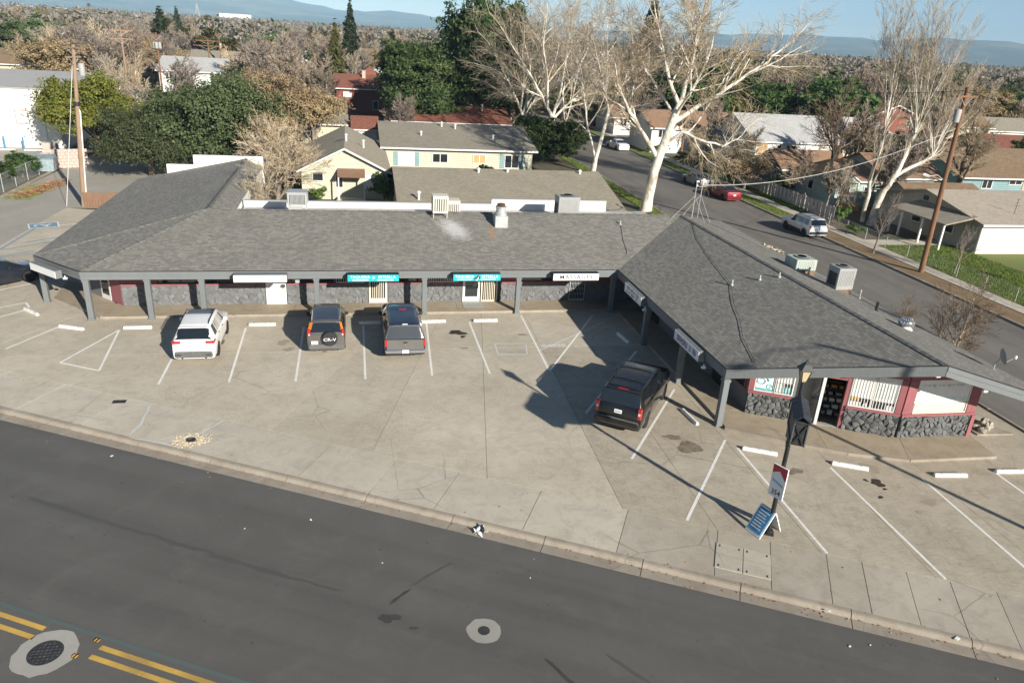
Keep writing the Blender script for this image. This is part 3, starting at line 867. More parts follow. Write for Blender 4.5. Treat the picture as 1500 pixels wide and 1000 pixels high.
# NO PARKING stencil
def text_mesh(txt, size, mat, name, ext=0.0, align='CENTER', sx=1.0, bold=0.0):
    cu = bpy.data.curves.new('txt', 'FONT'); cu.body = txt; cu.size = size; cu.extrude = ext
    cu.offset = bold; cu.space_character = 1.14 if txt == 'MASSAGES' else 1.0; cu.align_x = align; cu.align_y = 'CENTER'; cu.resolution_u = 2
    o = bpy.data.objects.new('txt', cu); COL.objects.link(o)
    dg = bpy.context.evaluated_depsgraph_get()
    me = bpy.data.meshes.new_from_object(o.evaluated_get(dg))
    me.name = name
    bpy.data.objects.remove(o); bpy.data.curves.remove(cu)
    me.materials.clear(); me.materials.append(MATS[mat])
    if sx != 1.0:
        for v in me.vertices: v.co.x *= sx
    return me
npk = obj('no_parking_lettering', text_mesh('NO PARKING', 0.42, 'sign_white', 'no_parking_lettering', 0.0, 'CENTER', 0.52, 0.008), None, lot)
pp = at(810, 506)
npk.location = (pp.x - 3, pp.y - 30, 0.007); npk.rotation_euler = (0, 0, 0.03)

paint('stain_soft', (0.32, 0.275, 0.21), (0.50, 0.445, 0.35), 1.5, 3.5)
random.seed(404)
for k in range(12):
    x = random.choice((-7.2, -4.2, -1.4, 2.0, 4.9, 7.4, 12.0, 19.2)) + random.gauss(0, 0.5); y = (35.5 if x < 9 else 29.0 if x < 14 else 18.5) + random.gauss(0, 1.6)
    blotch('drip_stain', (x, y), random.uniform(0.12, 0.5), 'stain_soft', lot, 0.0028 + 0.00003 * k, el=(1, random.uniform(0.5, 1.3)), rz=random.uniform(0, 3))
# left-hand alley, verge and neighbouring lot
flat('alley', [(-22.65, 46), (-22.25, 63.4), (-16.5, 63.5), (-17.5, 105), (-27.3, 105), (-28.0, 66), (-30, 46)], -0.012, 'alley_asphalt')
flat('neighbour_lot', [(-31.2, 60), (-31.0, 97), (-75, 97), (-75, 60)], -0.015, 'alley_asphalt')
kb = thing('alley_kerb', 'long low concrete kerb along the alley beside the hedge', 'kerb', (-28, 80, 0), 0, kind='structure')
for k in range(13):
    y0 = 50 + k * 3.2
    obj('kerb_stone', MB().cbox((-28.05 + 0.0 * k, y0 + 1.6, 0.05), (0.34, 3.17, 0.14), 0.03), 'kerb_concrete', kb, world=True)
# far side of the side street: kerb, verge, pavement
kb2 = thing('street_kerb', 'concrete kerb on the house side of the side street', 'kerb', (39.9, 60, 0), 0, kind='structure')
for k in range(46):
    obj('kerb_stone', MB().cbox((39.84, 4 + k * 3.05 + 1.5, -0.06), (0.20, 3.03, 0.16), 0.03), 'kerb_concrete', kb2, world=True)
kb3 = thing('street_kerb', 'concrete kerb on the shop side of the side street', 'kerb', (28.4, 60, 0), 0, kind='structure')
for k in range(46):
    obj('kerb_stone', MB().cbox((28.36, 16 + k * 3.05 + 1.5, -0.06), (0.20, 3.03, 0.16), 0.03), 'kerb_concrete', kb3, world=True)
flat('verge', [(39.95, 4), (41.75, 4), (41.75, 64), (39.95, 64)], -0.02, 'strip_dirt')
flat('verge', [(39.95, 64), (41.75, 64), (41.75, 150), (39.95, 150)], -0.02, 'lawn')
sp = thing('street_pavement', 'narrow concrete pavement on the house side of the street', 'pavement', (42.4, 60, 0), 0, kind='structure')
for k in range(92):
    y0 = 8 + k * 1.52
    obj('concrete_slab', MB().box((42.42, y0 + 0.75, -0.02 + random.uniform(-0.006, 0.006)), (1.28, 1.495, 0.08)), 'walk_concrete', sp, world=True)
flat('near_verge', [(26.85, 50.5), (28.26, 50.5), (28.26, 150), (26.85, 150)], -0.03, 'lawn')
flat('front_lawn', [(43.1, 36), (60, 36), (60, 53.5), (43.1, 53.5)], -0.03, 'lawn')
flat('garden_lawn', [(43.1, 66), (46, 66), (46, 90), (43.1, 90)], -0.03, 'lawn')
flat('driveway', [(43.1, 53.5), (55, 53.5), (55, 55.2), (43.1, 55.2)], -0.02, 'walk_concrete')
# ================================================================== THE SHOPS
EZ, RZ_ = 2.60, 4.35
FB = 2.18                      # underside of the fascia
def set_uv(o, fn):
    me = o.data
    lay = me.uv_layers.new(name='UVMap')
    for lp in me.loops:
        lay.data[lp.index].uv = fn(me.vertices[lp.vertex_index].co)
def roof_plane(name, pts, mat, parent, e, up, org=(0, 0, 0), t=0.10, label=None):
    mb = MB().slab(pts, t)
    o = obj(name, mb, mat, parent, world=True)
    Mw = LOCM[parent.name]
    e = Vector(e).normalized(); up = Vector(up).normalized(); org = Vector(org)
    set_uv(o, lambda c: ((Mw @ c - org).dot(e), (Mw @ c - org).dot(up)))
    if label: o['label'] = label
    return o
mall = thing('shop_building', 'long low U-shaped row of shops with grey shingle roof and posts', 'building', (3, 44, 0))
A = (-13.3, 38.4, EZ); Bc = (-16.3, 41.25, EZ); Pk = (-8.25, 44.65, RZ_); V0 = (14.65, 38.4, EZ); V1 = (20.9, 44.65, RZ_)
F0 = (14.65, 24.95, EZ); F1 = (21.15, 20.95, RZ_); E1 = (26.9, 20.9, EZ); E0 = (26.9, 50.65, EZ)
W0_ = (-16.3, 62.4, EZ); W1_ = (-8.25, 62.4, RZ_)
sl_ = 1.75 / 6.25
roof_plane('roof_slope', [A, V0, V1, Pk], 'roof_shingle_front', mall, (1, 0, 0), (0, 1, sl_), (0, 38.4, EZ), label='front roof slope with white overspray and a rust streak')
roof_plane('roof_slope', [V0, F0, F1, V1], 'roof_shingle', mall, (0, 1, 0), (1, 0, sl_), (14.65, 0, EZ))
roof_plane('roof_slope', [F1, E1, E0, V1], 'roof_shingle', mall, (0, 1, 0), (-1, 0, 0.29), (26.9, 0, EZ))
roof_plane('roof_slope', [A, Pk, Bc], 'roof_shingle', mall, (-0.725, 0.689, 0), (0.66, 0.69, 0.24), A)
roof_plane('roof_slope', [Bc, Pk, W1_, W0_], 'roof_shingle', mall, (0, 1, 0), (1, 0, 0.217), (-16.3, 0, EZ))
roof_plane('roof_slope', [(-8.25, 44.72, RZ_ - 0.003), (-7.1, 44.72, 3.66), (-7.1, 62.4, 3.66), (-8.25, 62.4, RZ_ - 0.003)], 'roof_shingle', mall, (0, 1, 0), (-1, 0, 0.6), (-7.1, 0, 3.6))
roof_plane('roof_slope', [V1, E0, (19.2, 50.65, EZ)], 'roof_shingle', mall, (1, 0, 0), (0, -1, 0.29), (20, 50.6, EZ))
# ridge and hip caps
def cap(a, b, w=0.16):
    mb = MB(); a = Vector(a); b = Vector(b); n_ = int((b - a).length / 0.42)
    d = (b - a).normalized(); x = d.cross(Vector((0, 0, 1))).normalized()
    for i in range(n_):
        p = a.lerp(b, i / n_); q = a.lerp(b, (i + 0.94) / n_)
        mb.add([p - x * w + Vector((0, 0, -0.01)), p + Vector((0, 0, 0.045)), p + x * w + Vector((0, 0, -0.01)), q - x * w + Vector((0, 0, -0.02)), q + Vector((0, 0, 0.03)), q + x * w + Vector((0, 0, -0.02))], [(0, 1, 4, 3), (1, 2, 5, 4)])
    o = obj('ridge_cap', mb, 'roof_shingle', mall, world=True); set_uv(o, lambda c: (c.x + c.y * 0.3, c.y)); return o
cap(A, Pk); cap(Bc, Pk); cap(V1, F1); cap(Pk, V1); cap(V1, E0); cap(Pk, W1_)
# fascia boards, two stacked boards on each edge
def fascia(p, q, zoff=0.0):
    p = Vector(p); q = Vector(q); d = (q - p).normalized(); out = d.cross(Vector((0, 0, 1))).normalized()
    up = Vector((0, 0, 1))
    mb = MB()
    for (z0, z1, o0, o1) in ((-0.20, -0.015, 0.012, 0.07), (-0.43, -0.205, 0.0, 0.045)):
        vs = []
        for e in (p, q):
            vs.append([e + out * o0 + up * z0, e + out * o1 + up * z0, e + out * o1 + up * z1, e + out * o0 + up * z1])
        mb.hexa([vs[0][0], vs[0][1], vs[1][1], vs[1][0], vs[0][3], vs[0][2], vs[1][2], vs[1][3]])
    mb.f = [f for f in mb.f]
    o = obj('fascia', mb, 'trim_grey', mall, world=True)
    return o
for p, q in ((A, V0), (V0, F0), (F0, F1), (F1, E1), (E1, E0), (Bc, A), (W0_, Bc)):
    fascia(p, q)
# drip edge
mbd = MB()
for p, q in ((A, V0), (V0, F0), (F0, F1), (F1, E1), (Bc, A)):
    d = (Vector(q) - Vector(p)).normalized(); out = d.cross(Vector((0, 0, 1)))
    mbd.beam(Vector(p) + out * 0.075 + Vector((0, 0, 0.012)), Vector(q) + out * 0.075 + Vector((0, 0, 0.012)), 0.03, 0.035)
obj('drip_edge', mbd, 'black_metal', mall, world=True)
# porch ceiling
cm = MB()
cm.prism([(-13.25, 38.5), (14.7, 38.5), (14.7, 45), (-13.25, 45)], 2.20, 2.24)
cm.prism([(14.75, 25.9), (16.6, 25.9), (16.6, 38.44), (14.75, 38.44)], 2.195, 2.235)
cm.prism([(-16.2, 41.3), (-13.35, 38.55), (-13.35, 62), (-16.2, 62)], 2.19, 2.23)
obj('porch_ceiling', cm, 'soffit', mall, world=True)
# posts
for (x, y) in ((-13.15, 38.52), (-10.33, 38.55), (-7.75, 38.55), (-2.05, 38.55), (3.65, 38.55), (8.9, 38.55), (14.45, 38.5), (14.66, 33.6), (14.66, 29.05), (14.7, 24.92), (-16.12, 41.3)):
    mb = MB().cbox((x, y, 1.09), (0.26, 0.26, 2.18), 0.012)
    mb.box((x, y, 2.10), (0.31, 0.31, 0.10))
    po = obj('post', mb, 'trim_grey', mall, world=True)
    obj('post_foot', MB().cbox((x - 3, y - 44, 0.05), (0.32, 0.32, 0.10), 0.02), 'trim_grey', po)
# walkway slabs
def porch(poly, joints=()):
    pcs = [poly]
    for a, b in joints:
        nx_ = []
        for pl in pcs:
            r_ = split(pl, a, b, 0.012); nx_ += r_
        pcs = nx_
    for pl in pcs:
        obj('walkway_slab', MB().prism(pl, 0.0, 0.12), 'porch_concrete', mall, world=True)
porch([(-12.7, 38.78), (14.85, 38.78), (14.85, 40.6), (-12.7, 40.6)], [((x, 30), (x + 0.01, 50)) for x in (-8.1, -3.3, 1.3, 5.6, 9.4, 12.6)])
porch([(-12.72, 38.80), (-12.72, 42.4), (-16.2, 44.6), (-15.9, 42.0)])
porch([(14.87, 25.93), (16.6, 25.93), (16.6, 38.77), (14.87, 38.77)], [((10, y), (20, y)) for y in (29, 33.4, 37.4)])
porch([(14.87, 24.64), (16.89, 23.33), (16.6, 25.9), (14.87, 25.9)])
porch([(16.90, 23.33), (18.94, 22.22), (21.16, 21.47), (22.0, 23.2), (16.61, 25.9)], [((18.1, 22), (19.0, 25))])
porch([(21.17, 21.46), (25.02, 21.33), (25.3, 23.1), (22.02, 23.2)], [((21.4, 21), (21.9, 24))])
# white-edged kerb of the walkway
for (p, q) in (((-12.7, 38.70), (14.8, 38.70)), ((14.84, 24.56), (16.86, 23.25)), ((16.87, 23.25), (18.92, 22.14)), ((18.93, 22.14), (21.15, 21.38)), ((21.16, 21.38), (25.02, 21.25)), ((-15.9, 41.9), (-12.75, 38.72))):
    obj('walkway_kerb', MB().beam((*p, 0.058), (*q, 0.058), 0.15, 0.125), 'cream_concrete' if 'cream_concrete' in MATS else 'kerb_concrete', mall, world=True)

# ---- walls
class Wall:
    def __init__(s, a, b):
        s.a = Vector((*a, 0)); s.b = Vector((*b, 0)); s.u = (s.b - s.a).normalized(); s.L = (s.b - s.a).length
        s.n = s.u.cross(Vector((0, 0, 1))).normalized()       # outward: right of a->b
    def P(s, q, z, d=0.0): return s.a + s.u * q + s.n * d + Vector((0, 0, z))
    def box(s, mb, s0, s1, z0, z1, d0, d1):
        return mb.hexa([s.P(s0, z0, d1), s.P(s1, z0, d1), s.P(s1, z0, d0), s.P(s0, z0, d0), s.P(s0, z1, d1), s.P(s1, z1, d1), s.P(s1, z1, d0), s.P(s0, z1, d0)])
def voronoi(L, h, g, jit=0.56):
    nxn = max(2, int(round(L / g))); nyn = max(2, int(round(h / (g * 0.85))))
    pts = {}
    for i in range(-1, nxn + 1):
        for j in range(-1, nyn + 1):
            pts[(i, j)] = ((i + 0.5 + (0.5 if j % 2 else 0) + random.uniform(-jit, jit)) * L / nxn, (j + 0.5 + random.uniform(-jit, jit)) * h / nyn)
    cells = []
    for (i, j), c in pts.items():
        poly = [(0, 0), (L, 0), (L, h), (0, h)]
        for di in range(-2, 3):
            for dj in range(-2, 3):
                q = pts.get((i + di, j + dj))
                if q is None or (di == 0 and dj == 0): continue
                mx, my = (c[0] + q[0]) / 2, (c[1] + q[1]) / 2
                ex, ey = q[0] - c[0], q[1] - c[1]
                res = []
                for k in range(len(poly)):
                    p, r = poly[k], poly[(k + 1) % len(poly)]
                    dp = (mx - p[0]) * ex + (my - p[1]) * ey; dr = (mx - r[0]) * ex + (my - r[1]) * ey
                    if dp >= 0: res.append(p)
                    if dp * dr < 0:
                        t = dp / (dp - dr); res.append((p[0] + (r[0] - p[0]) * t, p[1] + (r[1] - p[1]) * t))
                poly = res
                if len(poly) < 3: break
            if len(poly) < 3: break
        if len(poly) >= 3 and area(poly) > g * g * 0.10: cells.append(poly)
    return cells
def stone(mb, wall, s0, z0, poly, dep, gapf=0.93):
    n_ = len(poly)
    cx = sum(p[0] for p in poly) / n_; cy = sum(p[1] for p in poly) / n_
    tx, ty = random.uniform(-0.4, 0.4), random.uniform(-0.4, 0.4)
    r0 = [(cx + (p[0] - cx) * gapf, cy + (p[1] - cy) * gapf) for p in poly]
    r1 = [(cx + (p[0] - cx) * gapf * random.uniform(0.80, 0.93), cy + (p[1] - cy) * gapf * random.uniform(0.80, 0.93)) for p in poly]
    vs = [wall.P(s0 + p[0], z0 + p[1], 0.0) for p in r0]
    vs += [wall.P(s0 + p[0], z0 + p[1], dep * 0.72 + tx * (p[0] - cx) * 0.5 + ty * (p[1] - cy) * 0.5) for p in r0]
    vs += [wall.P(s0 + p[0], z0 + p[1], dep + tx * (p[0] - cx) + ty * (p[1] - cy)) for p in r1]
    vs.append(wall.P(s0 + cx, z0 + cy, dep * random.uniform(1.0, 1.3)))
    fs = []
    for k in range(n_):
        k2 = (k + 1) % n_
        fs += [(k, k2, n_ + k2, n_ + k), (n_ + k, n_ + k2, 2 * n_ + k2, 2 * n_ + k), (2 * n_ + k, 2 * n_ + k2, 3 * n_)]
    mb.add(vs, fs)
def bars(wall, s0, s1, z0, z1, gap, d, mat, parent, name='window_bars', r=0.012, rails=(0.0, 1.0)):
    mb = MB(); k = max(2, int((s1 - s0) / gap))
    for i in range(k + 1):
        q = s0 + (s1 - s0) * i / k
        wall.box(mb, q - r, q + r, z0, z1, d, d + 2 * r)
    for f in rails:
        zz = z0 + (z1 - z0) * f
        wall.box(mb, s0 - r, s1 + r, zz - r * 1.5, zz + r * 1.5, d - 0.004, d + 2 * r + 0.004)
    return obj(name, mb, mat, parent, world=True)
def window(wall, s0, s1, z0, z1, parent, frame='white_trim', fw=0.05, pane='window_glass', mull=0, off=0.0):
    wm = MB()
    for (p, q, y0, y1) in ((s0, s1, z0, z0 + fw), (s0, s1, z1 - fw, z1), (s0, s0 + fw, z0 + fw, z1 - fw), (s1 - fw, s1, z0 + fw, z1 - fw)):
        wall.box(wm, p, q, y0, y1, off - 0.06, off + 0.015)
    for k in range(mull):
        c = s0 + (s1 - s0) * (k + 1) / (mull + 1)
        wall.box(wm, c - fw / 2, c + fw / 2, z0 + fw, z1 - fw, off - 0.05, off + 0.012)
    w = obj('window', wm, frame, parent, world=True)
    pm = MB(); wall.box(pm, s0 + fw, s1 - fw, z0 + fw, z1 - fw, off - 0.05, off - 0.03)
    Mi = LOCM[parent.name].inverted(); pm.v = [tuple(Mi @ Vector(p)) for p in pm.v]
    obj('pane', pm, pane, w)
    return w
ZB = 0.12
# main front, left to right: X = -12.1 .. 14.85 at Y = 40.25
wf = Wall((-12.1, 40.25), (16.5, 40.25))
def X2S(x): return x + 12.1
openings = [(-4.87, -3.72), (0.66, 1.76), (5.98, 8.22), (12.38, 13.42)]
segs = []; cur = 0.0
for x0, x1 in openings:
    segs.append((cur, X2S(x0))); cur = X2S(x1)
segs.append((cur, wf.L))
random.seed(21)
for (s0, s1) in segs:
    mb = MB(); wf.box(mb, s0, s1, ZB, 1.22, -0.2, -0.012)
    w = obj('wall', mb, 'mortar_grey', mall, world=True)
    vm = MB()
    for poly in voronoi(s1 - s0, 1.08, 0.27): stone(vm, wf, s0, ZB + 0.005, poly, random.uniform(0.008, 0.026), 0.985)
    Mi = LOCM[mall.name].inverted(); vm.v = [tuple(Mi @ Vector(p)) for p in vm.v]
    o = obj('stone_veneer', vm, 'wall_veneer', w, kind='stuff')
    obj('sill_band', wf.box(MB(), s0, s1, 1.22, 1.31, -0.2, 0.05), 'pink_paint', mall, world=True)
    obj('upper_wall', wf.box(MB(), s0, s1, 2.02, 2.20, -0.2, 0.0), 'pink_paint', mall, world=True)
def glazed(x0, x1, barred=False):
    window(wf, X2S(x0), X2S(x1), 1.32, 2.02, mall, 'black_metal', 0.05, mull=1)
    if barred: bars(wf, X2S(x0) + 0.05, X2S(x1) - 0.05, 1.35, 2.0, 0.12, 0.02, 'white_trim', mall)
for x0, x1, bb in ((-10.3, -8.0, False), (-7.9, -5.1, False), (-3.5, -1.2, False), (-1.1, 0.5, True), (1.95, 3.5, False), (3.9, 5.8, True), (9.3, 12.2, False)):
    glazed(x0, x1, bb)
for x0, x1 in ((-12.1, -10.3), (-8.0, -7.9), (-5.1, -4.87), (-3.72, -3.5), (-1.2, -1.1), (0.5, 0.66), (1.76, 1.95), (3.5, 3.9), (5.8, 5.98), (8.22, 9.3), (12.2, 12.38), (13.42, 16.4)):
    obj('wall', wf.box(MB(), X2S(x0), X2S(x1), 1.312, 2.018, -0.2, -0.01), 'pink_paint', mall, world=True)
obj('neon_sign', wf.box(MB(), X2S(10.2), X2S(11.5), 1.62, 1.88, -0.02, 0.01), 'neon_purple', mall, world=True)
# doors
d1 = obj('door', wf.box(MB(), X2S(-4.83), X2S(-3.76), ZB, 2.16, -0.09, 0.02), 'white_trim', mall, world=True); d1['label'] = 'plain solid white shop door'
def loc(mb):
    Mi = LOCM[mall.name].inverted(); mb.v = [tuple(Mi @ Vector(p)) for p in mb.v]; return mb
obj('handle', loc(wf.box(MB(), X2S(-3.95), X2S(-3.88), 1.02, 1.16, 0.02, 0.07)), 'chrome', d1)
def frame_door(x0, x1, pane, mat, bot=0.32, w=0.11, name='door'):
    mb = MB(); a, b = X2S(x0), X2S(x1)
    for (p, q, y0, y1) in ((a, b, ZB, ZB + bot), (a, b, 2.0, 2.16), (a, a + w, ZB + bot, 2.0), (b - w, b, ZB + bot, 2.0)):
        wf.box(mb, p, q, y0, y1, -0.06, 0.02)
    d = obj(name, mb, mat, mall, world=True)
    if pane: obj('pane', loc(wf.box(MB(), a + w, b - w, ZB + bot, 2.0, -0.03, -0.01)), pane, d)
    return d, a + w, b - w
g1, a, b = frame_door(0.70, 1.72, 'interior_dark', 'cream_paint', 0.26, 0.11, 'gate'); g1['label'] = 'cream barred shop gate'  # its pane is a near-black sheet painting the unlit inside behind the bars
bm = MB()
for i in range(1, 8): wf.box(bm, a + (b - a) * i / 8 - 0.018, a + (b - a) * i / 8 + 0.018, ZB + 0.26, 2.0, 0.0, 0.03)
obj('gate_bars', loc(bm), 'cream_paint', g1)
g2, a, b = frame_door(6.02, 7.02, 'window_glass', 'white_trim', 0.30, 0.13); g2['label'] = 'white shop door with dark glass'
obj('handle', loc(wf.box(MB(), b - 0.02, b + 0.03, 0.95, 1.25, 0.02, 0.07)), 'black_metal', g2)
g3, a, b = frame_door(7.10, 8.05, 'interior_dark', 'cream_paint', 0.08, 0.07, 'gate'); g3['label'] = 'open cream barred gate beside the white door'  # same near-black sheet in place of the unlit inside
bm = MB()
for i in range(1, 8): wf.box(bm, a + (b - a) * i / 8 - 0.018, a + (b - a) * i / 8 + 0.018, ZB + 0.08, 2.0, 0.0, 0.03)
obj('gate_bars', loc(bm), 'cream_paint', g3)
obj('door_jamb', wf.box(MB(), X2S(8.06), X2S(8.2), ZB, 2.18, -0.15, 0.03), 'black_metal', mall, world=True)
g4, a, b = frame_door(12.42, 13.38, 'window_glass', 'metal_galv', 0.1, 0.05); g4['label'] = 'grey metal security screen door'
bm = MB()
for i in range(1, 9): wf.box(bm, a + (b - a) * i / 9 - 0.008, a + (b - a) * i / 9 + 0.008, ZB + 0.1, 2.0, 0.0, 0.02)
for i in range(1, 6): wf.box(bm, a, b, ZB + 0.1 + 0.32 * i - 0.008, ZB + 0.1 + 0.32 * i + 0.008, 0.001, 0.022)
obj('screen_bars', loc(bm), 'metal_galv', g4)
mat_ = thing('door_mat', 'grey door mat on the walkway before the white glass door', 'mat', (6.55, 39.75, 0.122))
obj('rubber_sheet', MB().cbox((0, 0, 0.008), (1.2, 1.0, 0.016), 0.006), 'unit_grey', mat_)

# left chamfer and outer walls, wing walls in the shade
def plain_wall(a, b, z0, z1, mat, name='wall', th=0.2):
    w = Wall(a, b); return obj(name, w.box(MB(), 0, w.L, z0, z1, -th, 0.0), mat, mall, world=True), w
wc = Wall((-14.7, 42.85), (-12.1, 40.25))
plain_wall((-14.7, 42.85), (-12.1, 40.25), ZB, 1.2, 'wall_veneer')
plain_wall((-14.7, 42.85), (-12.1, 40.25), 1.201, 1.30, 'pink_paint')
window(wc, 0.1, 1.5, 1.3, 2.05, mall, 'black_metal', 0.05)
plain_wall((-14.7, 42.85), (-12.1, 40.25), 2.05, 2.2, 'pink_paint')
d5 = obj('door', wc.box(MB(), 1.7, 2.6, ZB + 0.01, 2.05, -0.05, 0.025), 'white_trim', mall, world=True)
obj('pane', loc(wc.box(MB(), 1.82, 2.48, 0.4, 1.95, 0.026, 0.03)), 'window_glass', d5)
obj('corner_post', wc.box(MB(), 2.62, 3.62, ZB, 2.19, -0.21, 0.012), 'pink_paint', mall, world=True)
plain_wall((-14.7, 62.3), (-14.7, 42.86), 0.0, 2.2, 'wall_veneer')
wi, wI = plain_wall((16.45, 40.2), (16.45, 25.68), ZB, 2.2, 'wall_veneer')
for k, (q0, q1) in enumerate(((1.0, 3.0), (4.3, 6.4), (8.2, 10.4), (12.2, 14.0))):
    window(wI, q0, q1, 1.0, 2.0, mall, 'pink_paint', 0.06, off=0.06)
for q0 in (3.25, 7.0, 11.0):
    dd = obj('door', wI.box(MB(), q0, q0 + 0.95, ZB + 0.01, 2.1, 0.0, 0.035), 'black_metal', mall, world=True)
    obj('pane', loc(wI.box(MB(), q0 + 0.12, q0 + 0.83, 0.4, 2.0, 0.036, 0.04)), 'window_glass', dd)
plain_wall((25.14, 22.93), (25.14, 50.2), 0.0, 2.35, 'wall_veneer')
plain_wall((17.6, 50.25), (-7.0, 50.25), 0.0, 3.27, 'white_wall'); plain_wall((25.1, 50.2), (17.62, 50.2), 0.0, 2.4, 'white_wall')
# ---- slanted front of the right wing with lava-stone base
def stone_base(wall, s0, s1, z0, z1, gl):
    mb = MB(); wall.box(mb, s0, s1, z0, z1, -0.2, -0.01)
    w = obj('wall', mb, 'mortar', mall, world=True)
    for poly in voronoi(s1 - s0, z1 - z0, gl):
        m2 = MB(); stone(m2, wall, s0, z0, poly, random.uniform(0.05, 0.12), 0.94)
        obj('stone', loc(m2), 'stone_grey', w)
w1 = Wall((16.3, 25.76), (21.7, 23.05)); w2 = Wall((21.72, 23.04), (25.14, 22.93))
stone_base(w1, 0.02, 1.75, ZB, 1.10, 0.25)
stone_base(w1, 3.93, w1.L - 0.02, ZB, 1.10, 0.25)
stone_base(w2, 0.03, w2.L, ZB, 1.10, 0.25)
def pb(wall, s0, s1, z0, z1, d0=-0.2, d1=0.03, mat='pink_paint', name='wall_frame'):
    return obj(name, wall.box(MB(), s0, s1, z0, z1, d0, d1), mat, mall, world=True)
WT = 2.72
pb(w1, 0.0, 1.8, 1.105, 1.20, d1=0.10); pb(w1, 3.93, 6.03, 1.105, 1.20, d1=0.10); pb(w2, 0.0, 3.42, 1.105, 1.20, d1=0.10)
pb(w1, 0.0, 0.22, 1.205, 2.85); pb(w2, 0.0, 0.42, 1.205, WT, d1=0.05); pb(w2, 2.98, 3.42, 1.205, WT, d1=0.05)
pb(w1, 3.80, 3.93, ZB, WT); pb(w1, 5.80, 6.03, 1.205, WT, d1=0.05); pb(w2, 3.25, 3.425, 0.1, 1.1, d1=0.14)
for ww, sa, za, sb, zb_ in ((w1, 0.225, 2.95, 6.03, 4.12), (w2, 0.0, 4.12, 3.42, 3.06)):
    obj('gable_wall', MB().hexa([ww.P(sa, WT, 0.03), ww.P(sb, WT, 0.03), ww.P(sb, WT, -0.2), ww.P(sa, WT, -0.2), ww.P(sa, za, 0.03), ww.P(sb, zb_, 0.03), ww.P(sb, zb_, -0.2), ww.P(sa, za, -0.2)]), 'pink_paint', mall, world=True)
wa = window(w1, 0.23, 1.80, 1.21, WT, mall, 'white_trim', 0.04, mull=1)
wb = window(w1, 3.95, 5.79, 1.21, WT, mall, 'white_trim', 0.04, mull=1)
wd = window(w2, 0.43, 2.97, 1.21, WT, mall, 'white_trim', 0.04)
def decal(wall, s0, s1, z0, z1, mat, par, d=-0.026, name='poster'):
    return obj(name, loc(wall.box(MB(), s0, s1, z0, z1, d, d + 0.004)), mat, par)
# surf-art poster: pale field with teal swirl strokes
decal(w1, 0.29, 0.99, 1.27, 2.15, 'paper_white', wa)
sw = MB()
def swirl(mb, wall, cx, cz, r0, turns, w, d):
    prev = None
    for k in range(22):
        a = 2 * PI * turns * k / 21; r = r0 * (1 - 0.7 * k / 21)
        p = (cx + r * math.cos(a), cz + r * math.sin(a) * 0.9)
        if prev: mb.tube([wall.P(prev[0], prev[1], d), wall.P(p[0], p[1], d)], w * (1 - 0.5 * k / 21), 4)
        prev = p
swirl(sw, w1, 0.50, 1.70, 0.27, 1.4, 0.036, -0.016); swirl(sw, w1, 0.80, 1.92, 0.13, 1.1, 0.026, -0.015); swirl(sw, w1, 0.82, 1.46, 0.14, 1.2, 0.026, -0.015)
w1.box(sw, 0.29, 0.99, 1.27, 1.36, -0.021, -0.012)
obj('poster_art', loc(sw), 'poster_teal', wa)
decal(w1, 1.06, 1.38, 1.28, 1.70, 'poster_pale', wa); decal(w1, 1.40, 1.72, 1.28, 1.55, 'poster_teal', wa); decal(w1, 1.06, 1.74, 1.72, 2.66, 'paper_white', wa); decal(w1, 0.29, 0.99, 2.18, 2.66, 'poster_pale', wa)
bars(w1, 1.06, 1.76, 1.24, 2.68, 0.10, 0.02, 'white_trim', mall)
# big right-hand windows: white blinds behind bars, stickers
decal(w1, 4.0, 4.83, 1.62, 2.67, 'paper_white', wb, -0.027); decal(w1, 4.91, 5.74, 1.58, 2.67, 'paper_white', wb, -0.027)
decal(w1, 4.98, 5.66, 1.72, 2.35, 'poster_pale', wb, -0.022); decal(w1, 5.08, 5.56, 1.86, 2.2, 'paper_white', wb, -0.017)
decal(w1, 4.03, 4.36, 1.48, 1.64, 'poster_yellow', wb, -0.019); decal(w1, 4.0, 4.45, 1.26, 1.44, 'paper_white', wb, -0.019); decal(w1, 5.45, 5.74, 1.26, 1.46, 'paper_white', wb, -0.019)
decal(w1, 4.50, 4.80, 1.26, 1.50, 'interior_dark', wb, -0.019)
tri = MB().add([w1.P(4.54, 1.28, -0.010), w1.P(4.76, 1.28, -0.010), w1.P(4.65, 1.48, -0.010)], [(0, 1, 2)])
obj('triangle_sticker', loc(tri), 'paper_white', wb)
bars(w1, 4.0, 5.74, 1.23, 2.68, 0.115, 0.02, 'white_trim', mall)
decal(w2, 0.48, 2.92, 1.26, 2.67, 'paper_white', wd, -0.027)
decal(w2, 0.55, 2.85, 1.74, 1.92, 'poster_pale', wd, -0.022)
gl = MB()
for k in range(9):      # faded letters, not readable in the photo: arches and uprights only
    q = 0.75 + 0.22 * k
    swirl(gl, w2, q, 2.42, 0.085, 0.6 + 0.35 * (k % 3), 0.020, -0.016)
obj('faded_lettering', loc(gl), 'poster_pale', wd)
bars(w2, 0.48, 2.92, 1.23, 1.66, 0.10, 0.02, 'cream_paint', mall)
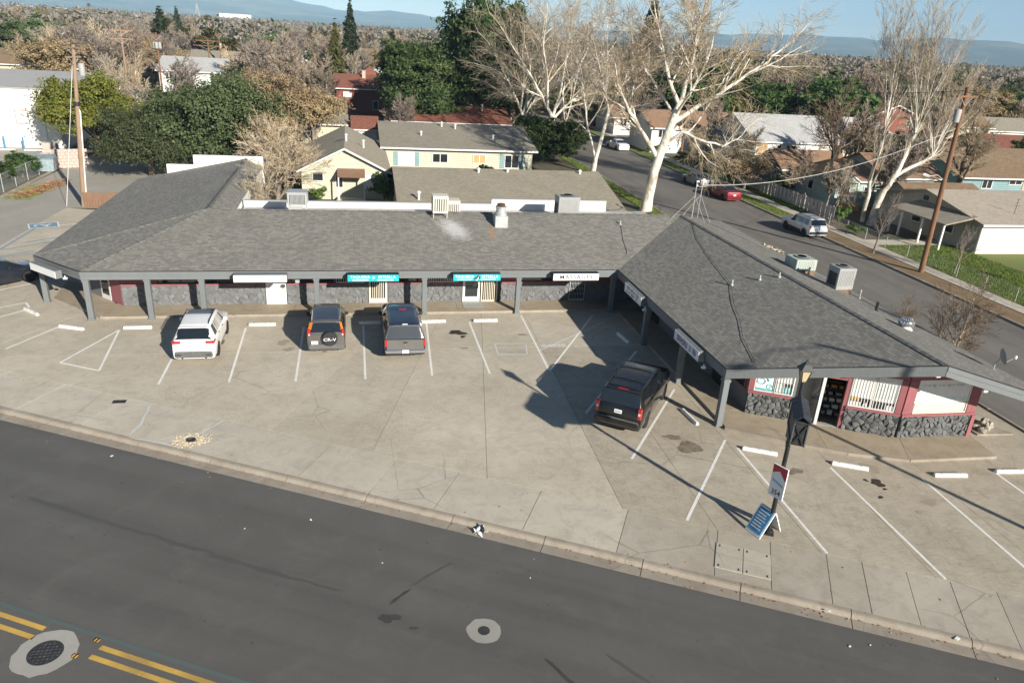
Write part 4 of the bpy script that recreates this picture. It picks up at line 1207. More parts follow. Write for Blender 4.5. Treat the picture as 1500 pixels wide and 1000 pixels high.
# doorway: grey-brown side panel, open glazed leaf, dark inside with shelves
pb(w1, 1.82, 2.85, ZB, WT, -0.1, -0.02, 'trim_grey', 'side_panel'); pb(w1, 2.86, 3.79, 2.3, WT, -0.15, 0.02, 'pink_paint', 'door_header')
sp_ = obj('door', loc(w1.box(MB(), 2.86, 2.98, ZB, 2.3, -0.06, 0.04)), 'white_trim', mall); sp_['label'] = 'white edge of the open shop door'
obj('pane', loc(w1.box(MB(), 1.95, 2.80, 0.35, 2.25, -0.019, 0.0)), 'window_glass', sp_)
obj('threshold', w1.box(MB(), 2.62, 3.78, 0.121, 0.14, -0.15, 0.02), 'metal_galv', mall, world=True)
sh = thing('display_shelf', 'dark shelf of white and orange boxes just inside the open shop door', 'shelf', w1.P(3.2, 0.12, -1.0))
for k in range(6):
    obj('shelf_board', w1.box(MB(), 2.5, 4.4, 0.15 + 0.32 * k, 0.18 + 0.32 * k, -1.35, -0.95), 'black_metal', sh, world=True)
for sx in (2.47, 4.40): obj('upright', w1.box(MB(), sx, sx + 0.03, 0.12, 1.95, -1.35, -0.94), 'black_metal', sh, world=True)
for k in range(5):
    q = 2.55; nb = 0
    while q < 4.2:
        w_ = random.uniform(0.14, 0.26)
        bx = MB(); w1.box(bx, q, q + w_, 0.182 + 0.32 * k, 0.182 + 0.32 * k + random.uniform(0.10, 0.22), -1.3, -1.0)
        nb += 1
        o = obj('shoe_box', bx, 'box_orange' if (k == 4 and q > 2.9) else random.choice(('paper_white', 'unit_grey', 'unit_beige')), label='small carton on the %s shelf inside the open shop door, %s from the left' % (('bottom', 'second', 'middle', 'fourth', 'top')[k], ('first', 'second', 'third', 'fourth', 'fifth', 'sixth', 'seventh', 'eighth', 'ninth')[nb - 1]), cat='box', group='cartons on the shop shelf')
        q += w_ + random.uniform(0.04, 0.14)
# ---- flat roof behind the ridge, parapets, stepped end wall
fr_ = MB().prism([(-7.0, 44.75), (20.6, 44.75), (20.6, 50.3), (-7.0, 50.3)], 3.18, 3.28)
obj('flat_roof', fr_, 'flat_roof', mall, world=True)
obj('ridge_back', MB().face([(-8.1, 44.72, 3.28), (20.7, 44.72, 3.28), (20.85, 44.72, 4.25), (-8.2, 44.72, 4.25)]), 'trim_grey', mall, world=True)
def parapet(x0, x1, y, z0, z1, mat='white_wall'):
    obj('parapet', MB().box(((x0 + x1) / 2, y, (z0 + z1) / 2), (x1 - x0, 0.2, z1 - z0)), mat, mall, world=True)
    obj('parapet_cap', MB().cbox(((x0 + x1) / 2, y, z1 + 0.02), (x1 - x0 + 0.02, 0.28, 0.05), 0.01), 'unit_grey', mall, world=True)
parapet(-7.0, 9.28, 50.2, 3.285, 3.68); parapet(9.3, 17.6, 50.2, 3.285, 4.02)
obj('end_wall', MB().box((-7.2, 56.8, 1.85), (0.2, 11.2, 3.5)), 'white_wall', mall, world=True)
obj('rear_wall', MB().box((-11.7, 62.5, 1.3), (9.0, 0.2, 2.6)), 'white_wall', mall, world=True)
obj('rear_parapet', MB().box((-13.2, 62.52, 3.1), (2.0, 0.24, 1.3)), 'white_wall', mall, world=True)
obj('rear_parapet', MB().box((-9.6, 62.52, 3.45), (5.2, 0.24, 2.1)), 'white_wall', mall, world=True)
obj('saddle_wall', MB().box((-7.2, 47.9, 3.42), (0.16, 6.3, 0.42)), 'white_wall', mall, world=True)
# ================================================================== SIGNS, ROOF PLANT, SMALL THINGS
def sign_box(name, label, c, rz, w, h, d, face, side='black_metal', frame=None):
    """cabinet sign: local x along the face, -y outward"""
    t = thing(name, label, 'sign', c, rz)
    obj('cabinet', MB().cbox((0, 0.02, 0), (w, d, h), 0.012), side, t)
    obj('face', MB().box((0, -d / 2 - 0.002, 0), (w - 0.03, 0.02, h - 0.04)), face, t)
    return t
def letters(par, txt, size, mat, x, z, d, sx=1.0, name='lettering'):
    o = obj(name, text_mesh(txt, size, mat, name, 0.004, 'CENTER', sx, size * 0.003), None, par)
    o.location = (x, d, z); o.rotation_euler = (PI / 2, 0, 0)
    return o
FS = 38.02   # sign cabinets hang in front of the fascia
s0 = sign_box('shop_sign', 'blank white sign board above the plain white door', (-4.78, FS, 2.36), 0, 2.62, 0.40, 0.42, 'sign_white', 'trim_grey')
s1 = sign_box('shop_sign', 'teal TAQUERIA ESTRELLA sign with a plain star above the cream barred gate', (0.9, FS, 2.36), 0, 2.68, 0.40, 0.42, 'sign_teal')
s2 = sign_box('shop_sign', 'teal TAQUERIA ESTRELLA sign with a bird over its middle above the glass door', (6.42, FS, 2.36), 0, 2.62, 0.40, 0.42, 'sign_teal')
for sg in (s1, s2):
    letters(sg, 'TAQUERIA', 0.215, 'sign_letter_white', -0.68, 0.055, -0.228, 0.98)
    letters(sg, 'ESTRELLA', 0.215, 'sign_letter_white', 0.70, 0.055, -0.228, 0.98)
    for x0 in (-0.66, 0.62):
        mb = MB(); q = x0 - 0.42
        while q < x0 + 0.42:
            w_ = random.uniform(0.04, 0.10); mb.box((q + w_ / 2, -0.229, -0.105), (w_, 0.006, 0.05)); q += w_ + 0.022
        obj('small_print', mb, 'sign_letter_white', sg)
mb = MB()
for k in range(5):
    a = PI / 2 + 2 * PI * k / 5
    p = [(0.09 * math.cos(a), 0.09 * math.sin(a)), (0.035 * math.cos(a + 0.63), 0.035 * math.sin(a + 0.63)), (0, 0), (0.035 * math.cos(a - 0.63), 0.035 * math.sin(a - 0.63))]
    mb.face([(q[0] + 0.01, -0.229, q[1] + 0.03) for q in reversed(p)])
obj('star', mb, 'sign_letter_white', s1)
mb = MB()
mb.tube([(-0.16, -0.235, -0.10), (-0.10, -0.236, 0.0), (-0.02, -0.236, -0.06), (0.03, -0.237, 0.06), (0.06, -0.237, 0.15)], [0.015, 0.045, 0.05, 0.035, 0.012], 5)
mb.tube([(0.05, -0.237, 0.14), (0.12, -0.237, 0.02), (0.16, -0.237, -0.05)], [0.015, 0.04, 0.02], 5)
obj('bird_emblem', mb, 'sign_letter_dark', s2)
mb = MB().tube([(-0.05, -0.24, -0.15), (0.02, -0.242, -0.05), (0.07, -0.242, 0.08)], [0.05, 0.04, 0.015], 5)
obj('emblem_highlight', mb, 'sign_letter_white', s2)
s3 = sign_box('shop_sign', 'white sign reading MASSAGES in dark red letters', (12.0, FS, 2.36), 0, 2.66, 0.42, 0.42, 'sign_white')
letters(s3, 'MASSAGES', 0.31, 'sign_letter_dark', 0, -0.005, -0.229, 1.18)
# two white cabinets under the wing eave (face -X): rz turns local -y to -x
s4 = sign_box('shop_sign', 'white sign with two lines of purple letters nearest the roof valley', (14.44, 35.0, 2.32), -PI / 2, 2.5, 0.52, 0.26, 'sign_white', 'trim_grey')
s5 = sign_box('shop_sign', 'white sign with one line of purple letters nearer the open shop door', (14.44, 28.1, 2.32), -PI / 2, 2.62, 0.50, 0.26, 'sign_white', 'trim_grey')
def scribble(par, z, h, n, mat, x0, x1):
    """lettering too small to read in the photo: separate upright letter forms"""
    mb = MB(); step = (x1 - x0) / n
    for k in range(n):
        if random.random() < 0.1: continue
        x = x0 + step * (k + 0.5); w_ = step * 0.62; d = -0.148
        mb.box((x - w_ / 2, d, z), (step * 0.16, 0.006, h))
        if random.random() < 0.7: mb.box((x + w_ / 2, d, z), (step * 0.16, 0.006, h))
        for zz in random.sample((-0.45, 0.0, 0.45), random.choice((1, 2))): mb.box((x, d - 0.0005, z + zz * h), (w_, 0.006, h * 0.16))
    obj('lettering', mb, mat, par)
scribble(s4, 0.11, 0.17, 9, 'sign_letter_purple', -0.85, 0.85); scribble(s4, -0.11, 0.15, 10, 'sign_letter_red', -0.9, 0.9)
scribble(s5, 0.0, 0.24, 6, 'sign_letter_purple', -1.0, 0.15); scribble(s5, 0.0, 0.24, 4, 'sign_letter_purple', 0.35, 1.05)
s6 = sign_box('shop_sign', 'blank white sign on the slanted corner at the left end of the roof', (-15.25, 39.55, 2.33), math.atan2(-2.85, 3.0), 2.35, 0.40, 0.3, 'sign_white', 'trim_grey')
# small white flood lights under the eaves
for i, (x, y, z, nm) in enumerate(((-14.2, 38.92, 2.08, 'left corner'), (14.35, 33.3, 2.05, 'two-line purple sign'), (14.35, 26.3, 2.05, 'one-line purple sign'), (17.2, 23.5, 2.88, 'poster window'), (21.0, 21.1, 3.86, 'gable peak'), (23.2, 21.0, 3.2, 'right pink column'))):
    t = thing('flood_light', 'small white flood light under the eave by the %s' % nm, 'light', (x, y, z))
    obj('housing', MB().cbox((0, 0, 0), (0.20, 0.12, 0.10), 0.02), 'pvc_white', t)
    obj('bracket', MB().box((0, 0, 0.09), (0.04, 0.04, 0.10)), 'pvc_white', t)
# junction box between signs
jb = thing('meter_box', 'small grey electrical box under the eave left of the second post bay', 'box', (-3.0, 38.3, 2.05))
obj('case', MB().cbox((0, 0, 0), (0.22, 0.14, 0.16), 0.015), 'unit_grey', jb); obj('lid', MB().cbox((0, -0.075, 0), (0.18, 0.02, 0.12), 0.006), 'metal_galv', jb)

# ---- roof plant
def cooler(label, c, rz, w, d, h, mat, legs=0.12, louv=10, name='evaporative_cooler', cat='air conditioner'):
    t = thing(name, label, cat, c, rz)
    obj('cabinet', MB().cbox((0, 0, legs + h / 2), (w, d, h), 0.02), mat, t)
    obj('lid', MB().cbox((0, 0, legs + h + 0.02), (w * 1.04, d * 1.04, 0.05), 0.015), mat, t)
    for sx in (-1, 1):
        for sy in (-1, 1): obj('leg', MB().box((sx * w * 0.44, sy * d * 0.44, legs / 2 - 0.1), (0.05, 0.05, legs + 0.2)), 'metal_galv', t)
    for (ax, wd, dd) in (('y', w, d), ('x', d, w)):
        for sg in ((-1,) if ax == 'y' else (-1, 1)):
            p = MB(); g = MB()
            n_ = louv
            if ax == 'y': p.box((0, sg * (dd / 2 + 0.004), legs + h * 0.5), (wd * 0.78, 0.012, h * 0.74))
            else: p.box((sg * (dd / 2 + 0.004), 0, legs + h * 0.5), (0.012, wd * 0.78, h * 0.74))
            pn = obj('louvre_panel', p, 'dark_grille', t)
            for k in range(n_):
                q = -wd * 0.37 + wd * 0.74 * (k + 0.5) / n_
                if ax == 'y': g.box((q, sg * (dd / 2 + 0.014), legs + h * 0.5), (wd * 0.74 / n_ * 0.5, 0.02, h * 0.74))
                else: g.box((sg * (dd / 2 + 0.014), q, legs + h * 0.5), (0.02, wd * 0.74 / n_ * 0.5, h * 0.74))
            obj('louvres', g, mat, pn)
    return t
cooler('tall cream cooler standing on the ridge above the white stain', (5.05, 44.25, 4.22), 0, 0.92, 0.85, 1.0, 'unit_beige', 0.22, 5)
cooler('cream cooler on the flat roof just behind the tall one', (6.05, 46.3, 3.29), 0, 0.95, 0.9, 1.35, 'unit_beige', 0.10, 6)
u = cooler('pale cooler on a stand at the left end of the flat roof', (-3.35, 46.4, 3.29), 0, 1.15, 1.05, 0.75, 'metal_galv', 1.05, 12)
obj('stand_panel', MB().cbox((-0.12, -0.45, 0.55), (0.8, 0.06, 0.9), 0.01), 'metal_galv', u)
def condenser(label, c, rz, w, d, h, mat, base=0.1):
    t = thing('roof_air_conditioner', label, 'air conditioner', c, rz)
    obj('cabinet', MB().cbox((0, 0, base + h / 2), (w, d, h), 0.025), mat, t)
    f = obj('fan_grille', MB().lathe([(w * 0.30, base + h), (w * 0.30, base + h + 0.035), (w * 0.24, base + h + 0.05), (0.02, base + h + 0.055)], 20), 'dark_grille', t)
    rg = MB()
    for k in range(4): rg.lathe([(w * (0.28 - 0.06 * k), base + h + 0.056), (w * (0.28 - 0.06 * k), base + h + 0.066), (w * (0.27 - 0.06 * k), base + h + 0.066)], 20)
    obj('guard_rings', rg, mat, f)
    obj('base_rail', MB().box((0, -d * 0.35, base / 2 - 0.12), (w * 1.06, 0.10, base + 0.24)).box((0, d * 0.35, base / 2 - 0.12), (w * 1.06, 0.10, base + 0.24)), 'fence_wood', t)
    p = MB()
    for k in range(9): p.box((-w * 0.40 + w * 0.8 * (k + 0.5) / 9, -d / 2 - 0.008, base + h * 0.55), (w * 0.05, 0.014, h * 0.7))
    obj('louvres', p, mat, t)
    obj('side_panel', MB().cbox((-w / 2 - 0.006, 0, base + h * 0.45), (0.02, d * 0.7, h * 0.6), 0.005), 'dark_grille' if 'grey' in mat else mat, t)
    return t
condenser('square grey air conditioner against the white parapet near the right wing', (13.75, 46.8, 3.29), 0, 1.45, 1.1, 1.65, 'unit_grey')
condenser('low pale green air conditioner on the street-side roof', (24.2, 35.6, 3.40), 0.0, 1.25, 1.2, 0.62, 'unit_green', 0.14)
condenser('tall grey air conditioner on the street-side roof', (24.75, 32.7, 3.25), 0.0, 1.0, 0.95, 1.15, 'unit_grey', 0.12)
ex = thing('exhaust_fan', 'galvanised kitchen exhaust stack on a square base above the rust streak', 'exhaust', (8.62, 43.25, 3.7))
obj('base', MB().cbox((0, 0, 0.42), (0.78, 0.78, 0.84), 0.02), 'metal_galv', ex)
obj('drum', MB().lathe([(0.36, 0.84), (0.36, 0.98), (0.30, 1.0), (0.30, 1.28), (0.35, 1.30), (0.35, 1.36)], 22), 'metal_galv', ex, smooth=40)
obj('cap', MB().lathe([(0.24, 1.36), (0.24, 1.46), (0.28, 1.48), (0.20, 1.54)], 20), 'ceramic_brown', ex)
def onw(x): return EZ + (x - 14.65) * 0.28
def one(x): return RZ_ - (x - 20.9) * 0.2917
def vent(label, x, y, z, h=0.3, r=0.05, mat='metal_galv'):
    t = thing('roof_vent', label, 'vent', (x, y, z - 0.03))
    obj('pipe', MB().cyl((0, 0, 0), r, h, 10), mat, t)
    obj('flashing', MB().lathe([(r * 2.0, 0.0), (r * 1.9, 0.04), (r * 1.1, 0.08)], 14), mat, t)
    return t
vent('short vent pipe at the cable bend on the right wing roof', 18.45, 32.4, onw(18.45))
vent('small vent pipe in the middle of the right wing roof', 19.75, 32.1, onw(19.75), 0.26, 0.045)
vent('small vent pipe just left of the right wing ridge', 20.6, 31.8, onw(20.6), 0.26, 0.045)
vent('small vent pipe at the head of the black cable on the main roof', 16.31, 43.4, EZ + (43.4 - 38.4) * 0.28, 0.28)
vent('dark stack pipe between the air conditioners and the shiny turbine', 24.6, 29.4, one(24.6), 0.5, 0.07, 'black_metal')
vent('white vent pipe low on the street-side roof by the green unit', 24.0, 34.4, one(24.0), 0.55, 0.06, 'pvc_white')
vent('thin white vent pipe right of the tall grey unit', 25.6, 32.0, one(25.6), 0.5, 0.03, 'pvc_white')
tb = thing('turbine_vent', 'shiny round turbine vent on the street-side roof', 'vent', (24.2, 26.85, one(24.2) - 0.1))
obj('collar', MB().lathe([(0.34, 0.0), (0.30, 0.12), (0.20, 0.22)], 20), 'sign_white', tb)
obj('dome', MB().lathe([(0.20, 0.22), (0.30, 0.30), (0.33, 0.42), (0.27, 0.54), (0.12, 0.61), (0.02, 0.62)], 20), 'chrome', tb, smooth=50)
fin = MB()
for k in range(16):
    a = 2 * PI * k / 16
    fin.tube([(0.31 * math.cos(a), 0.31 * math.sin(a), 0.28), (0.345 * math.cos(a + 0.15), 0.345 * math.sin(a + 0.15), 0.42), (0.2 * math.cos(a + 0.3), 0.2 * math.sin(a + 0.3), 0.60)], 0.010, 4)
obj('vanes', fin, 'metal_galv', tb)
# debris along the gutter of the street-side eave
for i, (x, y) in enumerate(((26.5, 42.6), (26.6, 41.9), (26.55, 39.2))):
    t = obj('leaf_pile', MB(), 'straw') if False else None
    mb = MB()
    for k in range(26):
        M = Matrix.Translation((x + random.gauss(0, 0.10), y + random.gauss(0, 0.35), one(26.5) + 0.05 + abs(random.gauss(0, 0.04)))) @ Matrix.Rotation(random.uniform(0, 6.3), 4, 'Z') @ Matrix.Rotation(random.uniform(-0.8, 0.8), 4, 'X')
        mb.box(None, (0.16, 0.10, 0.012), M=M)
    obj('leaf_pile', mb, 'gravel_pale', label='scatter of pale dry leaves in the street-side eave, %s of three' % ('farthest', 'middle', 'nearest')[i], cat='leaves', group='leaf piles in the eave')
# satellite dish near the right corner
dz = one(25.9)
dish = thing('satellite_dish', 'grey satellite dish on the roof corner above the pink column', 'satellite dish', (25.9, 23.4, dz - 0.05))
obj('mast', MB().tube([(0, 0, 0), (0.0, 0, 0.35), (0.12, -0.05, 0.55)], 0.025, 8), 'metal_galv', dish)
obj('foot', MB().cbox((0, 0, 0.03), (0.22, 0.16, 0.03), 0.01), 'metal_galv', dish)
Md = Matrix.Translation((0.14, -0.06, 0.66)) @ Vector((0.86, -0.42, 0.30)).to_track_quat('Z', 'Y').to_matrix().to_4x4()
obj('reflector', MB().lathe([(0.02, -0.02), (0.2, 0.0), (0.34, 0.06), (0.35, 0.075), (0.33, 0.075), (0.19, 0.02), (0.02, 0.0)], 26, Md), 'unit_grey', dish, smooth=50)
pa = Md @ Vector((0, -0.32, 0.05)); pb_ = Md @ Vector((0, -0.1, 0.5))
obj('feed_arm', MB().tube([pa, pb_], 0.018, 6), 'metal_galv', dish); obj('feed_horn', MB().cbox(pb_, (0.1, 0.1, 0.14), 0.02), 'pvc_white', dish)
# service masts with stays and conductors
def mast(label, p, h, stays):
    t = thing('service_mast', label, 'mast', p)
    obj('pipe', MB().cyl((0, 0, -0.3), 0.028, h + 0.3, 10), 'metal_galv', t)
    obj('weather_head', MB().cbox((0.05, 0, h + 0.05), (0.22, 0.13, 0.13), 0.04), 'pvc_white', t)
    obj('insulator', MB().cyl((0.06, 0.0, h - 0.28), 0.035, 0.12, 8), 'pvc_white', t)
    for q in stays: obj('stay', MB().tube([(0, 0, h * 0.62), q], 0.012, 6), 'wire_pale', t)
    return t
m1 = mast('thin white service mast with stays at the rear of the roof valley', (22.0, 45.3, one(22.0)), 2.35, [(-2.6, -1.6, -0.15), (0.55, -0.9, -0.15)])
m2 = mast('white service mast beside the street-side eave', (23.0, 46.5, one(23.0)), 2.55, [(-2.8, -2.6, 0.15), (0.5, -1.0, -0.15)])
def sag(a, b, dip, n=14):
    a = Vector(a); b = Vector(b)
    return [a.lerp(b, k / n) - Vector((0, 0, dip * 4 * (k / n) * (1 - k / n))) for k in range(n + 1)]
def cable(name, label, pts, r, mat, group=None, n=5):
    mb = MB().tube(pts, r, n)
    return obj(name, mb, mat, label=label, cat='cable', group=group)
# black cables lying on the shingles
def onroof(P, fz): return [Vector((x, y, fz(x, y) + 0.02)) for x, y in P]
cable('roof_cable', 'black cable lying down the right wing roof from the mast', onroof([(21.0, 43.2), (19.85, 39.8), (19.3, 37.2), (19.0, 35.7), (18.7, 34.0), (18.45, 32.5), (17.9, 31.2), (17.5, 30.2), (17.0, 28.6), (16.3, 26.9), (15.75, 24.8)], lambda x, y: onw(x)), 0.009, 'wire_black')
cable('roof_cable', 'short black cable down the main roof beside the valley', onroof([(16.31, 43.3), (15.9, 41.5), (15.75, 40.3), (15.6, 39.9)], lambda x, y: EZ + (y - 38.4) * 0.28), 0.012, 'wire_black')
cable('roof_cable', 'thin pale cable along the street-side eave', onroof([(23.2, 46.0), (24.8, 42), (25.3, 38), (25.6, 34), (25.7, 30), (24.9, 27.2)], lambda x, y: one(x)), 0.012, 'wire_black')

# ---- wheel stops
def wheel_stop(label, x, y, rz, L=1.32):
    t = thing('wheel_stop', label, 'wheel stop', (x, y, 0), rz, 'concrete wheel stops in the parking lot')
    prof = [(-0.085, 0.0), (-0.075, 0.06), (-0.045, 0.125), (0.045, 0.125), (0.075, 0.06), (0.085, 0.0)]
    vs = []; n_ = len(prof)
    for (xx, k) in ((-L / 2, 0.88), (-L / 2 + 0.03, 1), (L / 2 - 0.03, 1), (L / 2, 0.88)):
        vs += [(xx, p[0] * k, p[1] * k + 0.006) for p in prof]
    fs = [tuple(range(n_)), tuple(reversed(range(3 * n_, 4 * n_)))]
    for i in range(3):
        for k in range(n_):
            k2 = (k + 1) % n_
            fs.append((i * n_ + k, (i + 1) * n_ + k, (i + 1) * n_ + k2, i * n_ + k2))
    obj('concrete_bar', MB().add(vs, fs), 'stop_white', t)
    for sx in (-0.38, 0.38): obj('anchor_pin', MB().cyl((sx * L / 1.3, 0, 0.128), 0.018, 0.012, 8), 'iron', t)
    return t
d45 = math.radians
WS = [('white wheel stop at the far left beside the slanted corner sign', -16.35, 39.7, d45(-45)), ('white wheel stop between the leftmost stall and the painted triangle', -13.75, 37.35, d45(-22)), ('white wheel stop at the tip of the painted triangle', -10.7, 37.2, 0.0),
      ('white wheel stop between the white crossover and the spare-wheel SUV', -4.78, 37.32, 0.0), ('white wheel stop in the shade left of the pickup', 0.75, 37.3, 0.0), ('white wheel stop just right of the pickup', 4.05, 37.33, 0.03), ('white wheel stop before the white glass door', 6.9, 37.34, 0.0), ('wheel stop in deep shade under the right wing', 13.85, 34.45, d45(-83)),
      ('wheel stop right of the black SUV by the wing corner post', 13.76, 25.66, d45(-85)), ('white wheel stop left of the pole sign and nearest the corner post', 15.4, 22.68, d45(-27)), ('white wheel stop before the open shop door', 18.44, 21.26, d45(-26)), ('white wheel stop below the left pink column', 22.06, 20.22, d45(-7)), ('white wheel stop at the right edge of the lot', 24.8, 20.19, d45(-6))]
for (lb, x, y, rz) in WS: wheel_stop(lb, x, y, rz)
wheel_stop('wheel stop in front of the white crossover', -7.3, 37.4, 0.0); wheel_stop('wheel stop in front of the spare-wheel SUV', -1.5, 37.45, 0.0)

# ---- pole sign with lantern
sp0 = Vector((13.06, 17.84, 0))
rzS = math.atan2(ny, nx)       # the cabinet runs away from the road
ps = thing('pole_sign', 'tall black pole with lantern on top and dark empty sign cabinet', 'pole sign', sp0)
obj('pole', MB().tube([(0, 0, 0), (0, 0, 3.0), (0, 0, 5.55)], [0.075, 0.07, 0.055], 12), 'black_metal', ps, smooth=40)
obj('base_plate', MB().cbox((0, 0, 0.02), (0.34, 0.34, 0.05), 0.01, rzS).cyl((0, 0, 0.04), 0.12, 0.12, 12), 'black_metal', ps)
R4 = Matrix.Rotation(rzS, 4, 'Z')
def rbox(mb, c, s): return mb.cbox(None, s, 0.012, M=R4 @ Matrix.Translation(c))
simple('cabinet_black', (0.035, 0.037, 0.04), 0.5, 0.5, 5, 0.0, 0.5, 0.3, 12)
Lc = -0.95
cab = obj('sign_cabinet', rbox(MB(), (Lc, 0, 4.55), (1.40, 0.36, 0.72)), 'cabinet_black', ps)
fr2 = MB()
for sy in (-1, 1):
    for (c, s_) in (((Lc, sy * 0.19, 4.88), (1.46, 0.05, 0.09)), ((Lc, sy * 0.19, 4.22), (1.46, 0.05, 0.09)), ((Lc - 0.69, sy * 0.19, 4.55), (0.08, 0.05, 0.62)), ((Lc + 0.69, sy * 0.19, 4.55), (0.08, 0.05, 0.62))):
        rbox(fr2, c, s_)
obj('frame', fr2, 'soffit', cab)
xb = MB()
for sg in (1, -1): xb.beam(R4 @ Vector((Lc - 0.725, -0.15 * sg, 4.25)), R4 @ Vector((Lc - 0.725, 0.15 * sg, 4.85)), 0.03, 0.05)
obj('end_brace', xb, 'plastic_black', cab)
rf = obj('cabinet_roof', rbox(MB(), (Lc, 0, 4.94), (1.52, 0.44, 0.05)), 'cabinet_black', ps)
for sy in (-1, 1):
    for k in range(3):
        for i in range(7):       # slate tiles on the little pitched roof
            y0, y1 = sy * (0.25 - 0.08 * k), sy * (0.25 - 0.08 * (k + 1) - 0.015)
            z0, z1 = 4.97 + 0.055 * k, 4.97 + 0.055 * (k + 1) + 0.01
            x0 = Lc - 0.77 + 0.22 * i
            jz = random.uniform(0.0, 0.012)
            obj('tile', MB().slab([R4 @ Vector(p) for p in ((x0 + 0.006, y0, z0 + 0.012 + jz), (x0 + 0.214, y0, z0 + 0.012 + jz), (x0 + 0.214, y1, z1 + jz), (x0 + 0.006, y1, z1 + jz))], 0.02), 'cabinet_black', rf)
for sy in (-0.12, 0.12): obj('gusset', MB().slab([R4 @ Vector(p) for p in ((0.05, sy, 3.55), (0.05, sy + 0.001, 4.18), (-1.2, sy + 0.001, 4.18), (-0.9, sy, 4.0))], 0.02), 'cabinet_black', ps)
obj('conduit', MB().tube([R4 @ Vector(p) for p in ((0.08, 0.05, 3.2), (0.16, 0.05, 3.6), (0.16, 0.05, 4.3), (0.05, 0.05, 4.6))], 0.022, 6), 'black_metal', ps)
ln = obj('lantern', MB().lathe([(0.06, 5.5), (0.10, 5.55), (0.19, 5.9), (0.17, 5.9)], 4, Matrix.Rotation(0.6, 4, 'Z')), 'lantern_glass', ps)
lf = MB()
for k in range(4):
    a = 0.6 + k * PI / 2
    lf.tube([(0.105 * math.cos(a), 0.105 * math.sin(a), 5.53), (0.20 * math.cos(a), 0.20 * math.sin(a), 5.91)], 0.014, 5)
lf.lathe([(0.28, 5.90), (0.27, 5.93), (0.12, 6.08), (0.05, 6.14), (0.03, 6.22)], 4, Matrix.Rotation(0.6, 4, 'Z'))
obj('lantern_frame', lf, 'black_metal', ln)
# red and white panel on the pole
pn = thing('price_panel', 'red and white panel numbered 354 fixed to the sign pole', 'sign', sp0 + Vector((0, 0, 2.0)), math.radians(-64))
pn.scale = (0.85, 0.85, 0.85)
obj('panel', MB().cbox((0, -0.11, 0.0), (0.62, 0.06, 1.35), 0.01), 'sign_white', pn)
obj('red_corner', MB().add([(-0.30, -0.142, 0.30), (0.0, -0.142, 0.45), (0.0, -0.142, 0.66), (-0.30, -0.142, 0.66)], [(0, 1, 2, 3)]).add([(0.0, -0.142, 0.45), (0.30, -0.142, 0.10), (0.30, -0.142, 0.66), (0.0, -0.142, 0.66)], [(0, 1, 2, 3)]), 'sign_red', pn)
letters(pn, '354', 0.30, 'black_rubber', 0.0, -0.46, -0.144, 0.85, 'number')
mb = MB()
for k in range(7): mb.box((-0.2 + 0.065 * k, -0.143, 0.02 - 0.02 * k), (0.035, 0.005, 0.11))
obj('slogan', mb, 'sign_blue', pn)
# sandwich board
ab = thing('sandwich_board', 'blue and white A-frame board standing at the foot of the pole sign', 'sandwich board', at(1119, 776), math.radians(-72))
ab.scale = (0.85, 0.85, 0.85)
obj('front_panel', MB().slab([(-0.40, -0.62, 0.02), (0.34, -0.62, 0.02), (0.34, 0.0, 1.0), (-0.40, 0.0, 1.0)], 0.05), 'sign_white', ab)
obj('poster', MB().slab([(-0.34, -0.575, 0.12), (0.28, -0.575, 0.12), (0.28, -0.05, 0.95), (-0.34, -0.05, 0.95)], 0.02), 'sign_blue', ab)
obj('back_panel', MB().slab([(-0.40, 0.56, 0.02), (0.34, 0.56, 0.02), (0.34, 0.06, 0.99), (-0.40, 0.06, 0.99)], 0.04), 'sign_white', ab)
bt = MB()
for k in range(7): bt.slab([(-0.26, -0.50 + 0.062 * k - 0.012, 0.25 + 0.098 * k), (0.20 - 0.05 * (k % 3), -0.50 + 0.062 * k - 0.012, 0.25 + 0.098 * k), (0.20 - 0.05 * (k % 3), -0.475 + 0.062 * k - 0.012, 0.29 + 0.098 * k), (-0.26, -0.475 + 0.062 * k - 0.012, 0.29 + 0.098 * k)], 0.004)
obj('poster_lines', bt, 'poster_pale', ab)
obj('hinge', MB().tube([(-0.36, 0.03, 1.0), (0.3, 0.03, 1.0)], 0.02, 6), 'black_metal', ab)

# ---- pavement bits
uh = thing('utility_hatch', 'pair of pale concrete utility vault lids in the pavement', 'hatch', st(8.08, 1.75), -math.radians(28.55))
for sx in (-0.42, 0.42):
    ld = obj('lid', MB().cbox((sx, 0, 0.006), (0.82, 1.25, 0.03), 0.01), 'walk_concrete', uh)
    for (a, b) in ((-0.3, -0.5), (0.3, -0.5), (-0.3, 0.5), (0.3, 0.5)): obj('lift_slot', MB().box((sx + a, b, 0.0215), (0.05, 0.10, 0.004)), 'iron', ld)
gr = thing('drain_grate', 'small dark drain grate at the back of the pavement', 'drain', st(-16.34, 2.73, 0.004), -math.radians(28.55) + 0.5)
obj('frame', MB().box((0, 0, 0.0), (0.50, 0.26, 0.012)), 'iron', gr)
for k in range(7): obj('bar', MB().box((-0.2 + 0.066 * k, 0, 0.010), (0.025, 0.22, 0.012)), 'black_metal', gr)
dr = thing('gravel_patch', 'heap of pale pebbles around a dark drain hole by the kerb', 'gravel', st(-11.77, 1.31, 0.0))
obj('drain_pipe', MB().lathe([(0.17, 0.0), (0.17, 0.05), (0.13, 0.05), (0.12, 0.012)], 16), 'iron', dr)
gm2 = MB(); random.seed(5)
